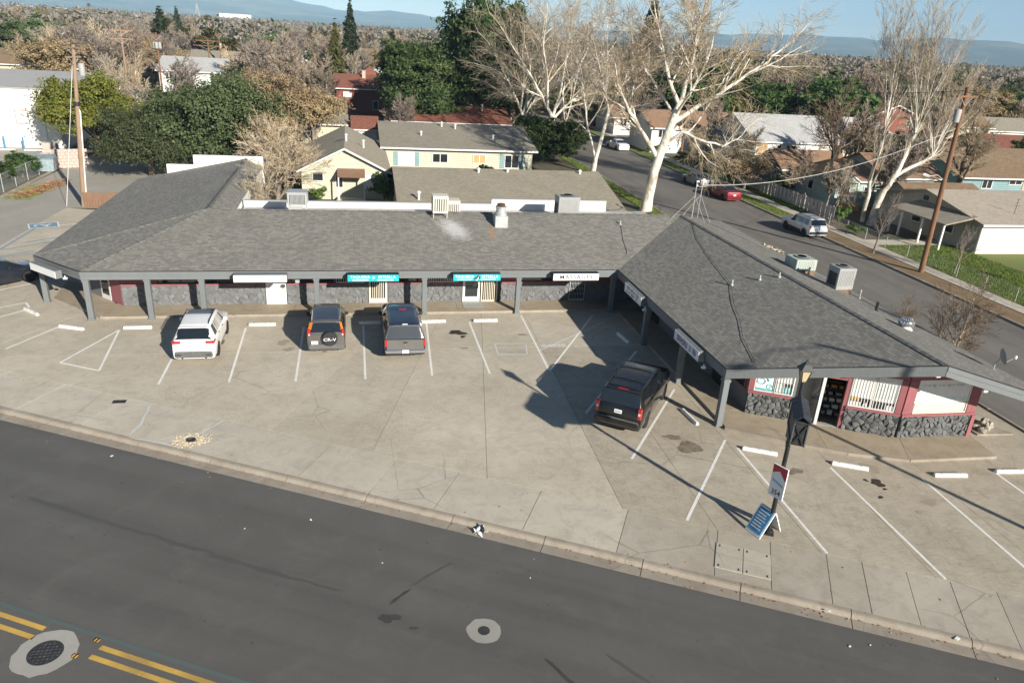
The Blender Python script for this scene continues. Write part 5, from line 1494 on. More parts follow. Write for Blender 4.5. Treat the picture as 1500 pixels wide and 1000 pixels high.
for k in range(420):
    a = random.uniform(0, 2 * PI); r = 0.19 + abs(random.gauss(0, 0.24))
    if r > 0.72: continue
    s_ = random.uniform(0.02, 0.05)
    M = Matrix.Translation((r * math.cos(a) * 1.15, r * math.sin(a) * 0.85, s_ * 0.3)) @ Matrix.Rotation(random.uniform(0, 6), 4, 'Z') @ Matrix.Rotation(random.uniform(0, 1), 4, 'X')
    gm2.cbox(None, (s_ * 1.4, s_, s_ * 0.8), s_ * 0.25, M=M)
obj('pebbles', gm2, 'gravel_pale', dr, kind='stuff')
# torn plastic bag at the kerb
bg_ = MB(); random.seed(9)
for k in range(9):
    a = random.uniform(0, 6.3); p = Vector((random.gauss(0, 0.10), random.gauss(0, 0.07), 0.02))
    q = p + Vector((0.22 * math.cos(a), 0.22 * math.sin(a), random.uniform(0.05, 0.16))); r_ = p + Vector((0.2 * math.cos(a + 0.9), 0.2 * math.sin(a + 0.9), random.uniform(0.0, 0.1)))
    m_ = (p + q + r_) / 3 + Vector((0, 0, 0.06))
    bg_.add([p, q, r_, m_], [(0, 1, 3), (1, 2, 3), (2, 0, 3)])
bag = thing('plastic_bag', 'crumpled white and black plastic bag in the gutter', 'bag', st(0.05, 0.22, -0.11))
obj('bag_film', bg_, 'bag_plastic', bag)
obj('dark_contents', MB().tube([(0.03, -0.03, 0.02), (0.05, 0.08, 0.12), (0.03, 0.14, 0.22)], [0.06, 0.05, 0.02], 6), 'black_rubber', bag)
# litter and dry leaves along the gutter and kerb
lm = MB(); random.seed(15)
for k in range(360):
    s_ = random.uniform(-24, 19); t = random.gauss(0.42, 0.16) if random.random() < 0.8 else random.uniform(-1.0, 3)
    if 0.48 < t < 0.58: t = 0.4
    p = st(s_, t, (-0.10 if t < 0.48 else 0.008))
    sz = random.uniform(0.015, 0.045)
    M = Matrix.Translation(p) @ Matrix.Rotation(random.uniform(0, 6.3), 4, 'Z') @ Matrix.Rotation(random.uniform(-0.5, 0.5), 4, 'X')
    lm.box(None, (sz * 1.5, sz, 0.006), M=M)
obj('gutter_leaves', lm, 'straw', kind='stuff', label='scattered dry leaves and grit along the kerb', cat='litter')
for (px, py, sz, wh_) in ((163, 664, 0.10, 'on the road below the painted triangle'), (1402, 935, 0.16, 'on the kerb at the lower right'), (1246, 942, 0.08, 'on the road below the right-hand kerb joint'), (1215, 895, 0.08, 'in the gutter under the last long stripe'), (560, 820, 0.05, 'on the road above the tar blotch'), (358, 770, 0.05, 'in the middle of the dark lane'), (1276, 940, 0.05, 'on the road at the lower right'), (777, 842, 0.05, 'on the road right of the plastic bag'), (455, 757, 0.09, 'on the road left of the plastic bag')):
    p = at(px, py); t = (p.x - OX) * nx + (p.y - OY) * ny
    lt = MB().cbox((0, 0, 0.012), (sz, sz * 0.6, 0.015), 0.004)
    o = obj('litter_scrap', lt, 'paper_white', label='small pale scrap of litter ' + wh_, cat='litter', group='litter scraps')
    o.location = (p.x, p.y, -0.105 if t < 0.1 else 0.004); o.rotation_euler = (0, 0, random.uniform(0, 3))
# rocks in the planter corner
random.seed(31)
c0 = at(1440, 628)
for k in range(22):
    r_ = random.uniform(0.10, 0.24)
    mb = MB(); vs = []
    import itertools
    n1, n2 = 5, 8
    prof = []
    ph = random.uniform(0, 6)
    for i in range(n1 + 1):
        th = PI * i / n1
        for j in range(n2):
            a = 2 * PI * j / n2
            q = r_ * (1 + 0.18 * math.sin(2 * a + ph) * math.sin(th) + random.uniform(-0.10, 0.10))
            vs.append((q * math.sin(th) * math.cos(a), q * math.sin(th) * math.sin(a) * 0.85, q * math.cos(th) * 0.7))
    fs = [(i * n2 + j, (i + 1) * n2 + j, (i + 1) * n2 + (j + 1) % n2, i * n2 + (j + 1) % n2) for i in range(n1) for j in range(n2)]
    mb.add(vs, fs)
    o = obj('rock', mb, 'rock_mixed', smooth=35, label='rounded grey or tan rock in the pile by the shop corner', cat='rock', group='rocks in the corner planter')
    rad = random.uniform(0, 0.55) if k > 6 else random.uniform(0, 0.25)
    a = random.uniform(0, 6.3)
    o.location = (c0.x + rad * math.cos(a) * 1.1, c0.y + rad * math.sin(a), 0.07 + (0.20 if k < 7 else 0.0) + r_ * 0.3)
    o.rotation_euler = (random.uniform(0, 0.5), random.uniform(0, 0.5), random.uniform(0, 6))
flat('planter_edge', [(c0.x - 0.75, c0.y - 0.5), (c0.x + 0.95, c0.y - 0.62), (c0.x + 0.25, c0.y + 0.75), (c0.x - 0.7, c0.y + 0.7)], 0.06, 'kerb_concrete', th=0.06)
# ================================================================== VEHICLES  (local: +y forward, origin on the ground)
WHEELS = {}
def wheel_parts(r, w, rim):
    k = (r, w, rim)
    if k in WHEELS: return WHEELS[k]
    My = Matrix.Rotation(PI / 2, 4, 'Y')
    ty = MB().lathe([(r * 0.62, -w * 0.46), (r * 0.90, -w * 0.5), (r * 0.985, -w * 0.36), (r, -w * 0.1), (r, w * 0.1), (r * 0.985, w * 0.36), (r * 0.90, w * 0.5), (r * 0.62, w * 0.46)], 24, My)
    ri = MB().lathe([(r * 0.64, -w * 0.2), (r * 0.64, w * 0.44), (r * 0.58, w * 0.46), (r * 0.54, w * 0.30), (r * 0.15, w * 0.26), (r * 0.12, w * 0.40), (0.01, w * 0.41)], 20, My)
    ri.lathe([(r * 0.64, w * 0.2), (r * 0.64, -w * 0.44), (r * 0.58, -w * 0.46), (r * 0.54, -w * 0.30), (0.01, -w * 0.26)], 20, My)
    spk = MB()
    for q in range(5):
        M = Matrix.Rotation(2 * PI * q / 5, 4, 'X')
        spk.hexa([M @ Vector(p) for p in ((w * 0.28, -0.05, r * 0.08), (w * 0.28, 0.05, r * 0.08), (w * 0.42, 0.05, r * 0.08), (w * 0.42, -0.05, r * 0.08), (w * 0.28, -0.03, r * 0.58), (w * 0.28, 0.03, r * 0.58), (w * 0.44, 0.03, r * 0.58), (w * 0.44, -0.03, r * 0.58))])
    WHEELS[k] = (mesh_of('tyre', ty, 'black_rubber', 40), mesh_of('rim', ri, 'black_metal', 40), mesh_of('spokes', spk, rim))
    return WHEELS[k]

class Body:
    """lofted body: keys (y, ztop, zbelt, half width, roof half width), rear to front"""
    def __init__(s, keys, zb, axles, R, zmid=0.62):
        s.keys = keys; s.zb = zb; s.ax = axles; s.R = R; s.zmid = zmid
        ys = set(k[0] for k in keys)
        for a in axles:
            for q in (-1.06, -1.0, -0.94, -0.8, -0.6, -0.3, 0, 0.3, 0.6, 0.8, 0.94, 1.0, 1.06): ys.add(round(a + q * R, 4))
        s.ys = sorted(y for y in ys if keys[0][0] <= y <= keys[-1][0])
    def k(s, y):
        K = s.keys
        if y <= K[0][0]: return K[0][1:]
        for a, b in zip(K[:-1], K[1:]):
            if y <= b[0]:
                t = (y - a[0]) / max(1e-6, b[0] - a[0])
                return tuple(a[i] + (b[i] - a[i]) * t for i in range(1, 5))
        return K[-1][1:]
    def section(s, y):
        zt, zl, w, wt = s.k(y)
        arch = s.zb
        for a in s.ax:
            d = abs(y - a)
            if d < s.R: arch = max(arch, 0.33 + math.sqrt(s.R ** 2 - d ** 2) * 0.97 - 0.0)
        zlow = max(s.zb, arch)
        zm = max(s.zmid, arch + 0.05); zm = min(zm, zl - 0.04)
        zlow = min(zlow, zm - 0.02)
        g = zt - zl
        e = min(0.07, g * 0.4)
        return [(0, zlow - 0.02), (w * 0.80, zlow - 0.02), (w * 0.965, zlow), (w * 0.995, zlow + (zm - zlow) * 0.45), (w, zm), (w * 0.985, zl - (zl - zm) * 0.15), (w * 0.955, zl), (wt * 1.0, zt - e), (wt * 0.93, zt - e * 0.35), (wt * 0.62, zt - e * 0.06), (0, zt)]
    def mesh(s):
        mb = MB(); N = None; rows = []
        for y in s.ys:
            h = s.section(y); full = h + [(-p[0], p[1]) for p in reversed(h[1:-1])]
            rows.append([(p[0], y, p[1]) for p in full]); N = len(full)
        vs = [p for r in rows for p in r]; fs = []
        for i in range(len(rows) - 1):
            for j in range(N):
                j2 = (j + 1) % N
                fs.append((i * N + j, (i + 1) * N + j, (i + 1) * N + j2, i * N + j2))
        fs.append(tuple(range(N))); fs.append(tuple((len(rows) - 1) * N + j for j in reversed(range(N))))
        return mb.add(vs, fs)
    def pt(s, y, c, side=1, off=0.0):
        h = s.section(y); i = min(int(c), len(h) - 2); t = c - i
        p = (h[i][0] + (h[i + 1][0] - h[i][0]) * t, h[i][1] + (h[i + 1][1] - h[i][1]) * t)
        dx, dz = h[i + 1][0] - h[i][0], h[i + 1][1] - h[i][1]
        L = math.hypot(dx, dz) or 1
        nx_, nz_ = dz / L, -dx / L
        return Vector(((p[0] + nx_ * off) * side, y, p[1] + nz_ * off))
    def side_patch(s, y0b, y1b, y0t, y1t, c0, c1, side, off=0.006, ny_=5, nc=3):
        mb = MB(); vs = []; fs = []
        for j in range(nc + 1):
            t = j / nc; c = c0 + (c1 - c0) * t
            a = y0b + (y0t - y0b) * t; b = y1b + (y1t - y1b) * t
            for i in range(ny_ + 1): vs.append(s.pt(a + (b - a) * i / ny_, c, side, off))
        for j in range(nc):
            for i in range(ny_):
                q = (j * (ny_ + 1) + i, j * (ny_ + 1) + i + 1, (j + 1) * (ny_ + 1) + i + 1, (j + 1) * (ny_ + 1) + i)
                fs.append(q if side > 0 else q[::-1])
        return mb.add(vs, fs)
    def top_patch(s, ya, yb, c0=7.4, off=0.006, ny_=4, t0=0.0, t1=1.0):
        """patch over the top between columns c0..10 mirrored, y from ya to yb"""
        mb = MB(); vs = []; fs = []
        cs = [c0 + (10 - c0) * k / 5 for k in range(6)]
        W = 11
        a0 = s.section(ya); b0 = s.section(yb)
        d = Vector((0, yb - ya, b0[10][1] - a0[10][1])).normalized(); nrm = Vector((0, -d.z, d.y)) * off
        if nrm.z < 0 and abs(nrm.z) > abs(nrm.y): nrm = -nrm
        for i in range(ny_ + 1):
            y = ya + (yb - ya) * (t0 + (t1 - t0) * i / ny_)
            row = [s.pt(y, c, 1) + nrm for c in cs] + [s.pt(y, c, -1) + nrm for c in reversed(cs[:-1])]
            vs += row
        for i in range(ny_):
            for j in range(W - 1): fs.append((i * W + j, (i + 1) * W + j, (i + 1) * W + j + 1, i * W + j + 1))
        return mb.add(vs, fs)
def build_car(name, label, cat, loc, heading, keys, axles, R=0.36, zb=0.24, paint='paint_white', sides=(), shield=None, rear=None, rearmat='car_glass', doors=(), rim='alloy', wheel_w=0.23, wr=0.34, group=None, roofpatch=None, zmid=0.62, mirrors=None, z=0.0, sidemat='car_glass'):
    t = thing(name, label, cat, (loc[0], loc[1], z), heading, group)
    B = Body(keys, zb, axles, R, zmid)
    body = obj('body', B.mesh(), paint, t, smooth=32)
    for (y0b, y1b, y0t, y1t) in sides:
        for sd in (1, -1): obj('side_window', B.side_patch(y0b, y1b, y0t, y1t, 6.10, 6.88, sd), sidemat, t, smooth=60)
    for (y0, y1) in doors:
        for sd in (1, -1):
            dr = obj('door', B.side_patch(y0, y1, y0, y1, 2.6, 5.95, sd, 0.007, 8, 5), paint, t, smooth=60)
            hp = B.pt(y0 + 0.16, 5.3, sd, 0.02)
            obj('handle', MB().cbox(hp, (0.03, 0.16, 0.03), 0.008), 'plastic_black', dr)
    if shield: obj('windscreen', B.top_patch(shield[1], shield[0], 7.25), 'car_glass', t, smooth=60)
    if rear: obj('rear_window', B.top_patch(rear[0], rear[1], 7.3, 0.008), rearmat, t, smooth=60)
    if roofpatch: obj('roof_panel', B.top_patch(roofpatch[0], roofpatch[1], 7.5, 0.008), roofpatch[2], t, smooth=60)
    wm = wheel_parts(wr, wheel_w, rim)
    W = keys[len(keys) // 2][3]
    for a in axles:
        for sd in (1, -1):
            w = bpy.data.objects.new('wheel', wm[0]); COL.objects.link(w); w.parent = t
            w.location = (sd * (W - wheel_w / 2 - 0.01), a, wr)
            w.rotation_euler = (0, 0, 0 if sd > 0 else PI)
            for k in (1, 2):
                r_ = bpy.data.objects.new(wm[k].name.split('.')[0], wm[k]); COL.objects.link(r_); r_.parent = w
    obj('underbody', MB().box((0, (axles[0] + axles[1]) / 2, zb + 0.06), (W * 1.5, axles[1] - axles[0] + 0.6, 0.14)), 'plastic_black', t)
    my = mirrors if mirrors is not None else (shield[0] - 0.05 if shield else 0.8)
    for sd in (1, -1):
        p = B.pt(my, 6.05, sd, 0.11)
        mb = MB().cbox(p + Vector((0, 0, 0.05)), (0.18, 0.10, 0.16), 0.035); mb.beam(B.pt(my, 6.0, sd, 0.0), p, 0.05, 0.05)
        obj('mirror', mb, paint if 'white' in paint else 'plastic_black', t)
    t['_'] = 0; del t['_']
    return t, B
def lamp(t, name, c, s, mat, b=0.02, rz=0.0): return obj(name, MB().cbox(c, s, b, rz), mat, t)
def plate(t, c, tilt=0.0, txt=None):
    p = obj('licence_plate', MB().cbox(c, (0.31, 0.02, 0.16), 0.004), 'paper_white', t)
    mb = MB()
    for k in range(6): mb.box((c[0] - 0.105 + 0.042 * k, c[1] - 0.012, c[2]), (0.022, 0.004, 0.07))
    obj('plate_number', mb, 'sign_blue', p)

# --- white crossover
K = [(-2.29, 0.90, 0.86, 0.80, 0.72), (-2.24, 1.04, 0.98, 0.88, 0.80), (-2.14, 1.12, 1.05, 0.90, 0.80), (-1.80, 1.60, 1.10, 0.92, 0.66), (-1.55, 1.66, 1.09, 0.93, 0.65), (-0.6, 1.70, 1.06, 0.93, 0.66), (0.25, 1.69, 1.03, 0.93, 0.66), (0.55, 1.63, 1.02, 0.93, 0.66), (1.28, 1.12, 1.00, 0.92, 0.74), (2.0, 0.98, 0.90, 0.88, 0.76), (2.22, 0.84, 0.76, 0.80, 0.66), (2.30, 0.62, 0.56, 0.70, 0.58)]
car, B = build_car('parked_car', 'white crossover with dark roof rails parked second from the left', 'car', (-7.22, 34.95), math.radians(0), K, (-1.34, 1.36), 0.41, 0.30, 'paint_white', [(-1.05, -0.25, -1.0, -0.35), (-0.17, 0.88, -0.27, 0.42), (-1.66, -1.16, -1.50, -1.12)], (0.55, 1.26), (-2.12, -1.82), doors=[(-1.12, -0.2), (-0.18, 0.92)], wr=0.36, zmid=0.66)
obj('sunroof', B.top_patch(-0.15, 0.42, 8.3, 0.010), 'car_glass', car)
for sd in (1, -1):
    obj('roof_rail', MB().tube([(sd * 0.60, -1.5, 1.67), (sd * 0.605, -1.3, 1.735), (sd * 0.61, 0.1, 1.745), (sd * 0.60, 0.35, 1.68)], 0.022, 6), 'plastic_black', car)
    lamp(car, 'tail_light', (sd * 0.70, -2.19, 1.02), (0.38, 0.14, 0.13), 'lens_red', 0.03)
    lamp(car, 'tail_light_side', (sd * 0.885, -2.04, 1.03), (0.06, 0.34, 0.10), 'lens_red', 0.02)
    lamp(car, 'headlight', (sd * 0.68, 2.16, 0.80), (0.3, 0.16, 0.12), 'lens_clear', 0.03)
    lamp(car, 'reflector', (sd * 0.62, -2.335, 0.48), (0.26, 0.03, 0.06), 'lens_red', 0.01)
    obj('arch_trim', B.side_patch(-1.78, -0.90, -1.78, -0.90, 1.95, 2.5, sd, 0.014, 14, 2), 'bumper_grey', car)
    obj('sill_trim', B.side_patch(-0.9, 0.9, -0.9, 0.9, 1.95, 2.7, sd, 0.012, 8, 2), 'bumper_grey', car)
    obj('exhaust_tip', MB().tube([(sd * 0.5, -2.30, 0.30), (sd * 0.5, -2.0, 0.30)], 0.04, 8), 'black_metal', car)
obj('crossbar', MB().beam((-0.6, -0.35, 1.735), (0.6, -0.35, 1.735), 0.05, 0.03), 'plastic_black', car)
obj('rear_bumper', MB().cbox((0, -2.24, 0.47), (1.62, 0.22, 0.34), 0.07), 'bumper_grey', car)
obj('spoiler', MB().cbox((0, -1.83, 1.62), (1.24, 0.20, 0.035), 0.015), 'paint_white', car)
obj('wiper', MB().beam((-0.05, -2.12, 1.17), (0.45, -2.06, 1.21), 0.02, 0.02), 'black_rubber', car)
plate(car, (0, -2.30, 0.80))
# --- compact SUV with spare wheel
K = [(-2.14, 0.80, 0.74, 0.78, 0.70), (-2.10, 1.00, 0.94, 0.85, 0.78), (-2.02, 1.08, 1.02, 0.87, 0.78), (-1.78, 1.58, 1.06, 0.885, 0.66), (-1.6, 1.64, 1.05, 0.89, 0.645), (-0.5, 1.68, 1.03, 0.89, 0.66), (0.4, 1.66, 1.01, 0.89, 0.66), (0.62, 1.60, 1.00, 0.89, 0.65), (1.25, 1.10, 0.98, 0.885, 0.72), (1.95, 1.00, 0.90, 0.86, 0.74), (2.12, 0.88, 0.78, 0.80, 0.66), (2.2, 0.60, 0.55, 0.72, 0.60)]
car, B = build_car('parked_car', 'taupe SUV with a round spare wheel on its tailgate', 'car', (-1.45, 35.42), 0.0, K, (-1.28, 1.34), 0.39, 0.28, 'paint_taupe', [(-0.98, -0.2, -0.95, -0.28), (-0.12, 0.92, -0.2, 0.5), (-1.62, -1.08, -1.55, -1.06)], (0.62, 1.24), (-2.0, -1.80), doors=[(-1.05, -0.16), (-0.14, 0.95)], wr=0.345, zmid=0.62, roofpatch=(-1.62, 0.45, 'roof_sky_reflection'))
for sd in (1, -1):
    lamp(car, 'tail_light', (sd * 0.775, -1.99, 1.06), (0.15, 0.16, 0.42), 'lens_red', 0.03)
    o = obj('tail_light_upper', MB().beam((sd * 0.74, -1.97, 1.26), (sd * 0.655, -1.82, 1.56), 0.11, 0.10), 'lens_orange', car)
    lamp(car, 'tail_light_core', (sd * 0.765, -2.075, 1.02), (0.08, 0.02, 0.10), 'lens_clear', 0.01)
    lamp(car, 'headlight', (sd * 0.66, 2.08, 0.84), (0.28, 0.14, 0.16), 'lens_clear', 0.03)
    obj('exhaust_tip', MB().tube([(sd * 0.42 + 0.1, -2.15, 0.27), (sd * 0.42 + 0.1, -1.9, 0.27)], 0.035, 8), 'black_metal', car)
obj('rear_bumper', MB().cbox((0, -2.16, 0.46), (1.66, 0.20, 0.26), 0.06), 'bumper_grey', car)
obj('spoiler', MB().cbox((0, -1.80, 1.62), (1.22, 0.18, 0.035), 0.015), 'paint_taupe', car)
My2 = Matrix.Translation((0.18, -2.26, 0.90)) @ Matrix.Rotation(PI / 2, 4, 'X')
sw_ = obj('spare_wheel', MB().lathe([(0.30, -0.14), (0.34, -0.12), (0.36, -0.02), (0.35, 0.06), (0.32, 0.09), (0.02, 0.10)], 28, My2), 'plastic_black', car, smooth=40)
o = obj('wheel_lettering', text_mesh('CR-V', 0.21, 'sign_letter_white', 'wheel_lettering', 0.003, 'CENTER', 1.25), None, sw_); o.location = (0.18, -2.366, 0.88); o.rotation_euler = (PI / 2, 0, 0)
plate(car, (-0.52, -2.20, 0.68))
# --- grey pickup with camper shell
K = [(-2.70, 0.86, 0.80, 0.86, 0.80), (-2.66, 1.10, 1.03, 0.95, 0.90), (-2.60, 1.14, 1.06, 0.965, 0.88), (-2.40, 1.74, 1.10, 0.97, 0.72), (-2.2, 1.79, 1.09, 0.975, 0.70), (-0.62, 1.82, 1.08, 0.98, 0.70), (-0.56, 1.70, 1.08, 0.98, 0.69), (-0.1, 1.75, 1.07, 0.98, 0.69), (0.55, 1.74, 1.06, 0.98, 0.69), (0.78, 1.66, 1.06, 0.98, 0.69), (1.45, 1.20, 1.06, 0.97, 0.78), (2.40, 1.10, 0.98, 0.95, 0.82), (2.62, 0.96, 0.85, 0.90, 0.76), (2.70, 0.66, 0.6, 0.8, 0.68)]
car, B = build_car('pickup_truck', 'dark grey pickup with a camper shell parked beside the spare-wheel SUV', 'pickup', (2.2, 35.02), 0.0, K, (-1.62, 1.72), 0.43, 0.34, 'paint_navy', [(-2.2, -0.8, -2.1, -0.8), (-0.42, 0.2, -0.42, 0.2), (0.26, 1.10, 0.26, 0.68)], (0.78, 1.43), (-2.59, -2.42), 'canopy_glass', doors=[(-0.48, 0.23), (0.25, 1.15)], wr=0.38, zmid=0.72)
obj('shell_roof', B.top_patch(-2.36, -0.66, 7.3, 0.010), 'paint_navy', car, smooth=60)
obj('cab_roof', B.top_patch(-0.54, 0.74, 7.3, 0.010), 'paint_navy', car, smooth=60)
obj('window_frame', MB().tube([(-0.90, -2.61, 1.14), (-0.70, -2.44, 1.70), (0.70, -2.44, 1.70), (0.90, -2.61, 1.14), (-0.90, -2.61, 1.14)], 0.022, 6), 'chrome', car)
obj('brake_lamp', MB().cbox((0, -0.60, 1.845), (0.34, 0.05, 0.04), 0.01), 'lens_red', car)
obj('shell_lamp', MB().cbox((0, -2.40, 1.77), (0.26, 0.05, 0.035), 0.01), 'paper_white', car)
for sd in (1, -1):
    lamp(car, 'tail_light', (sd * 0.885, -2.665, 0.93), (0.14, 0.12, 0.34), 'lens_red', 0.02)
    lamp(car, 'headlight', (sd * 0.72, 2.56, 0.86), (0.32, 0.14, 0.18), 'lens_clear', 0.03)
    obj('exhaust_tip', MB().tube([(sd * 0.1 + 0.3, -2.72, 0.34), (sd * 0.1 + 0.3, -2.3, 0.34)], 0.04, 8), 'black_metal', car)
obj('rear_bumper', MB().cbox((0, -2.78, 0.56), (1.88, 0.16, 0.20), 0.05), 'chrome', car)
obj('tailgate', MB().cbox((0, -2.705, 0.86), (1.72, 0.035, 0.50), 0.012), 'paint_grey', car)
obj('tailgate_handle', MB().cbox((0, -2.735, 0.98), (0.20, 0.03, 0.07), 0.01), 'plastic_black', car)
obj('badge', MB().cbox((0, -2.73, 0.86), (0.09, 0.02, 0.07), 0.01), 'chrome', car)
plate(car, (0, -2.87, 0.57))
# --- big black SUV
K = [(-2.57, 0.90, 0.84, 0.86, 0.80), (-2.53, 1.12, 1.05, 0.95, 0.88), (-2.46, 1.20, 1.12, 0.97, 0.88), (-2.22, 1.78, 1.17, 0.99, 0.77), (-2.05, 1.86, 1.16, 0.995, 0.75), (-0.6, 1.90, 1.14, 1.0, 0.76), (0.5, 1.88, 1.12, 1.0, 0.76), (0.75, 1.80, 1.12, 1.0, 0.76), (1.42, 1.26, 1.10, 0.99, 0.82), (2.35, 1.15, 1.02, 0.96, 0.84), (2.52, 1.0, 0.88, 0.9, 0.76), (2.58, 0.7, 0.62, 0.8, 0.68)]
car, B = build_car('parked_car', 'large black SUV parked at an angle half in the wing shadow', 'car', (11.62, 26.78), math.radians(-36.2), K, (-1.48, 1.47), 0.44, 0.32, 'paint_black', [(-1.0, -0.08, -0.98, -0.12), (0.0, 1.05, -0.06, 0.62), (-2.05, -1.1, -1.92, -1.08)], (0.75, 1.40), (-2.44, -2.24), doors=[(-1.08, -0.04), (-0.02, 1.08)], wr=0.40, zmid=0.70, rim='chrome')
for sd in (1, -1):
    obj('roof_rail', MB().tube([(sd * 0.70, -1.9, 1.86), (sd * 0.705, -1.75, 1.885), (sd * 0.71, 0.1, 1.90), (sd * 0.70, 0.35, 1.88)], 0.022, 6), 'black_metal', car)
    lamp(car, 'tail_light', (sd * 0.875, -2.49, 1.05), (0.17, 0.16, 0.48), 'lens_red', 0.03)
    lamp(car, 'tail_light_core', (sd * 0.87, -2.575, 1.05), (0.09, 0.02, 0.11), 'lens_clear', 0.01)
    lamp(car, 'headlight', (sd * 0.74, 2.46, 0.88), (0.32, 0.14, 0.22), 'lens_clear', 0.03)
for yy in (-1.3, -0.1): obj('crossbar', MB().beam((-0.7, yy, 1.915), (0.7, yy, 1.915), 0.05, 0.025), 'black_metal', car)
obj('rear_bumper', MB().cbox((0, -2.60, 0.56), (1.86, 0.20, 0.30), 0.07), 'paint_black', car)
obj('bumper_step', MB().cbox((0, -2.66, 0.715), (1.70, 0.14, 0.02), 0.008), 'bumper_grey', car)
obj('brake_lamp', MB().cbox((0, -2.17, 1.83), (0.42, 0.05, 0.035), 0.01), 'lens_red', car)
obj('spoiler', MB().cbox((0, -2.16, 1.80), (1.42, 0.16, 0.03), 0.012), 'paint_black', car)
plate(car, (0, -2.56, 0.99))
# --- sedans and street cars
SED = [(-2.36, 0.74, 0.68, 0.76, 0.66), (-2.30, 0.98, 0.92, 0.84, 0.74), (-1.75, 1.06, 0.98, 0.89, 0.76), (-1.62, 1.08, 0.98, 0.90, 0.74), (-0.80, 1.38, 0.97, 0.91, 0.62), (-0.5, 1.43, 0.96, 0.91, 0.60), (0.25, 1.43, 0.95, 0.91, 0.61), (0.5, 1.37, 0.94, 0.91, 0.62), (1.30, 0.98, 0.90, 0.90, 0.74), (2.05, 0.86, 0.78, 0.87, 0.74), (2.28, 0.72, 0.64, 0.80, 0.64), (2.36, 0.52, 0.48, 0.7, 0.56)]
def sedan(label, loc, hd, paint, group='cars along the side street', z=0.0):
    c, B = build_car('parked_car', label, 'car', loc, hd, SED, (-1.38, 1.40), 0.38, 0.22, paint, [(-0.92, -0.1, -0.62, -0.16), (0.0, 1.05, -0.04, 0.42)], (0.5, 1.28), (-1.60, -0.84), doors=[(-1.0, -0.04), (-0.02, 1.05)], wr=0.335, zmid=0.56, group=group, z=z)
    for sd in (1, -1):
        lamp(c, 'tail_light', (sd * 0.68, -2.29, 0.84), (0.32, 0.12, 0.15), 'lens_red', 0.03)
        lamp(c, 'headlight', (sd * 0.66, 2.21, 0.68), (0.32, 0.16, 0.13), 'lens_clear', 0.03)
    obj('rear_bumper', MB().cbox((0, -2.33, 0.45), (1.6, 0.16, 0.26), 0.06), paint, c)
    plate(c, (0, -2.36, 0.70))
    return c
sedan('blue-black sedan nosing in at the left edge of the photo', (-19.75, 44.35), math.radians(-45), 'paint_blueblack', None)
SZ = -0.115
sedan('dark red sedan parked across the side street behind the silver one', (38.4, 72.6), math.radians(3), 'paint_maroon', z=SZ)
sedan('pale grey sedan parked ahead of the dark red one', (38.55, 79.4), math.radians(3), 'paint_palegrey', z=SZ)
sedan('white hatchback parked farthest up the side street', (38.2, 106.5), math.radians(6), 'paint_white', z=SZ)
K = [(-2.24, 0.84, 0.78, 0.80, 0.72), (-2.20, 1.02, 0.96, 0.88, 0.80), (-2.12, 1.10, 1.02, 0.89, 0.80), (-1.85, 1.62, 1.06, 0.90, 0.70), (-1.7, 1.68, 1.05, 0.905, 0.69), (-0.5, 1.71, 1.04, 0.91, 0.70), (0.25, 1.70, 1.02, 0.91, 0.70), (0.5, 1.62, 1.02, 0.91, 0.70), (1.12, 1.12, 1.0, 0.905, 0.76), (2.05, 1.02, 0.92, 0.88, 0.78), (2.24, 0.88, 0.78, 0.82, 0.70), (2.3, 0.62, 0.56, 0.74, 0.62)]
car, B = build_car('parked_car', 'silver and dark green two-tone SUV parked by the grey board fence', 'car', (39.0 - 0.15, 57.85), math.radians(1.5), K, (-1.38, 1.42), 0.42, 0.32, 'paint_silver', [(-1.0, -0.1, -0.98, -0.12), (0.0, 0.85, -0.06, 0.42), (-1.78, -1.1, -1.66, -1.06)], (0.5, 1.1), (-2.10, -1.87), doors=[(-1.06, -0.06), (-0.04, 0.9)], wr=0.38, zmid=0.66, group='cars along the side street', z=SZ)
for sd in (1, -1):
    obj('lower_cladding', B.side_patch(-0.94, 0.98, -0.94, 0.98, 1.95, 3.4, sd, 0.012, 8, 3), 'paint_green', car)
    lamp(car, 'tail_light', (sd * 0.80, -2.15, 0.94), (0.14, 0.14, 0.30), 'lens_red', 0.03)
    lamp(car, 'headlight', (sd * 0.68, 2.18, 0.82), (0.3, 0.14, 0.16), 'lens_clear', 0.03)
    obj('roof_rail', MB().tube([(sd * 0.62, -1.6, 1.68), (sd * 0.625, -1.45, 1.745), (sd * 0.63, 0.0, 1.75), (sd * 0.62, 0.2, 1.70)], 0.022, 6), 'black_metal', car)
obj('rear_bumper', MB().cbox((0, -2.25, 0.52), (1.68, 0.18, 0.24), 0.06), 'paint_green', car)
obj('crossbar', MB().beam((-0.62, -1.0, 1.745), (0.62, -1.0, 1.745), 0.04, 0.025), 'black_metal', car)
plate(car, (0, -2.24, 0.80))
K2 = [(-2.6, 0.95, 0.9, 0.86, 0.8), (-2.55, 1.02, 0.95, 0.92, 0.86), (-0.75, 1.02, 0.95, 0.95, 0.88), (-0.68, 1.10, 1.0, 0.95, 0.74), (-0.55, 1.62, 1.04, 0.95, 0.68), (0.5, 1.64, 1.04, 0.95, 0.68), (0.7, 1.58, 1.03, 0.95, 0.68), (1.3, 1.14, 1.02, 0.95, 0.78), (2.4, 1.04, 0.95, 0.92, 0.8), (2.6, 0.66, 0.6, 0.8, 0.68)]
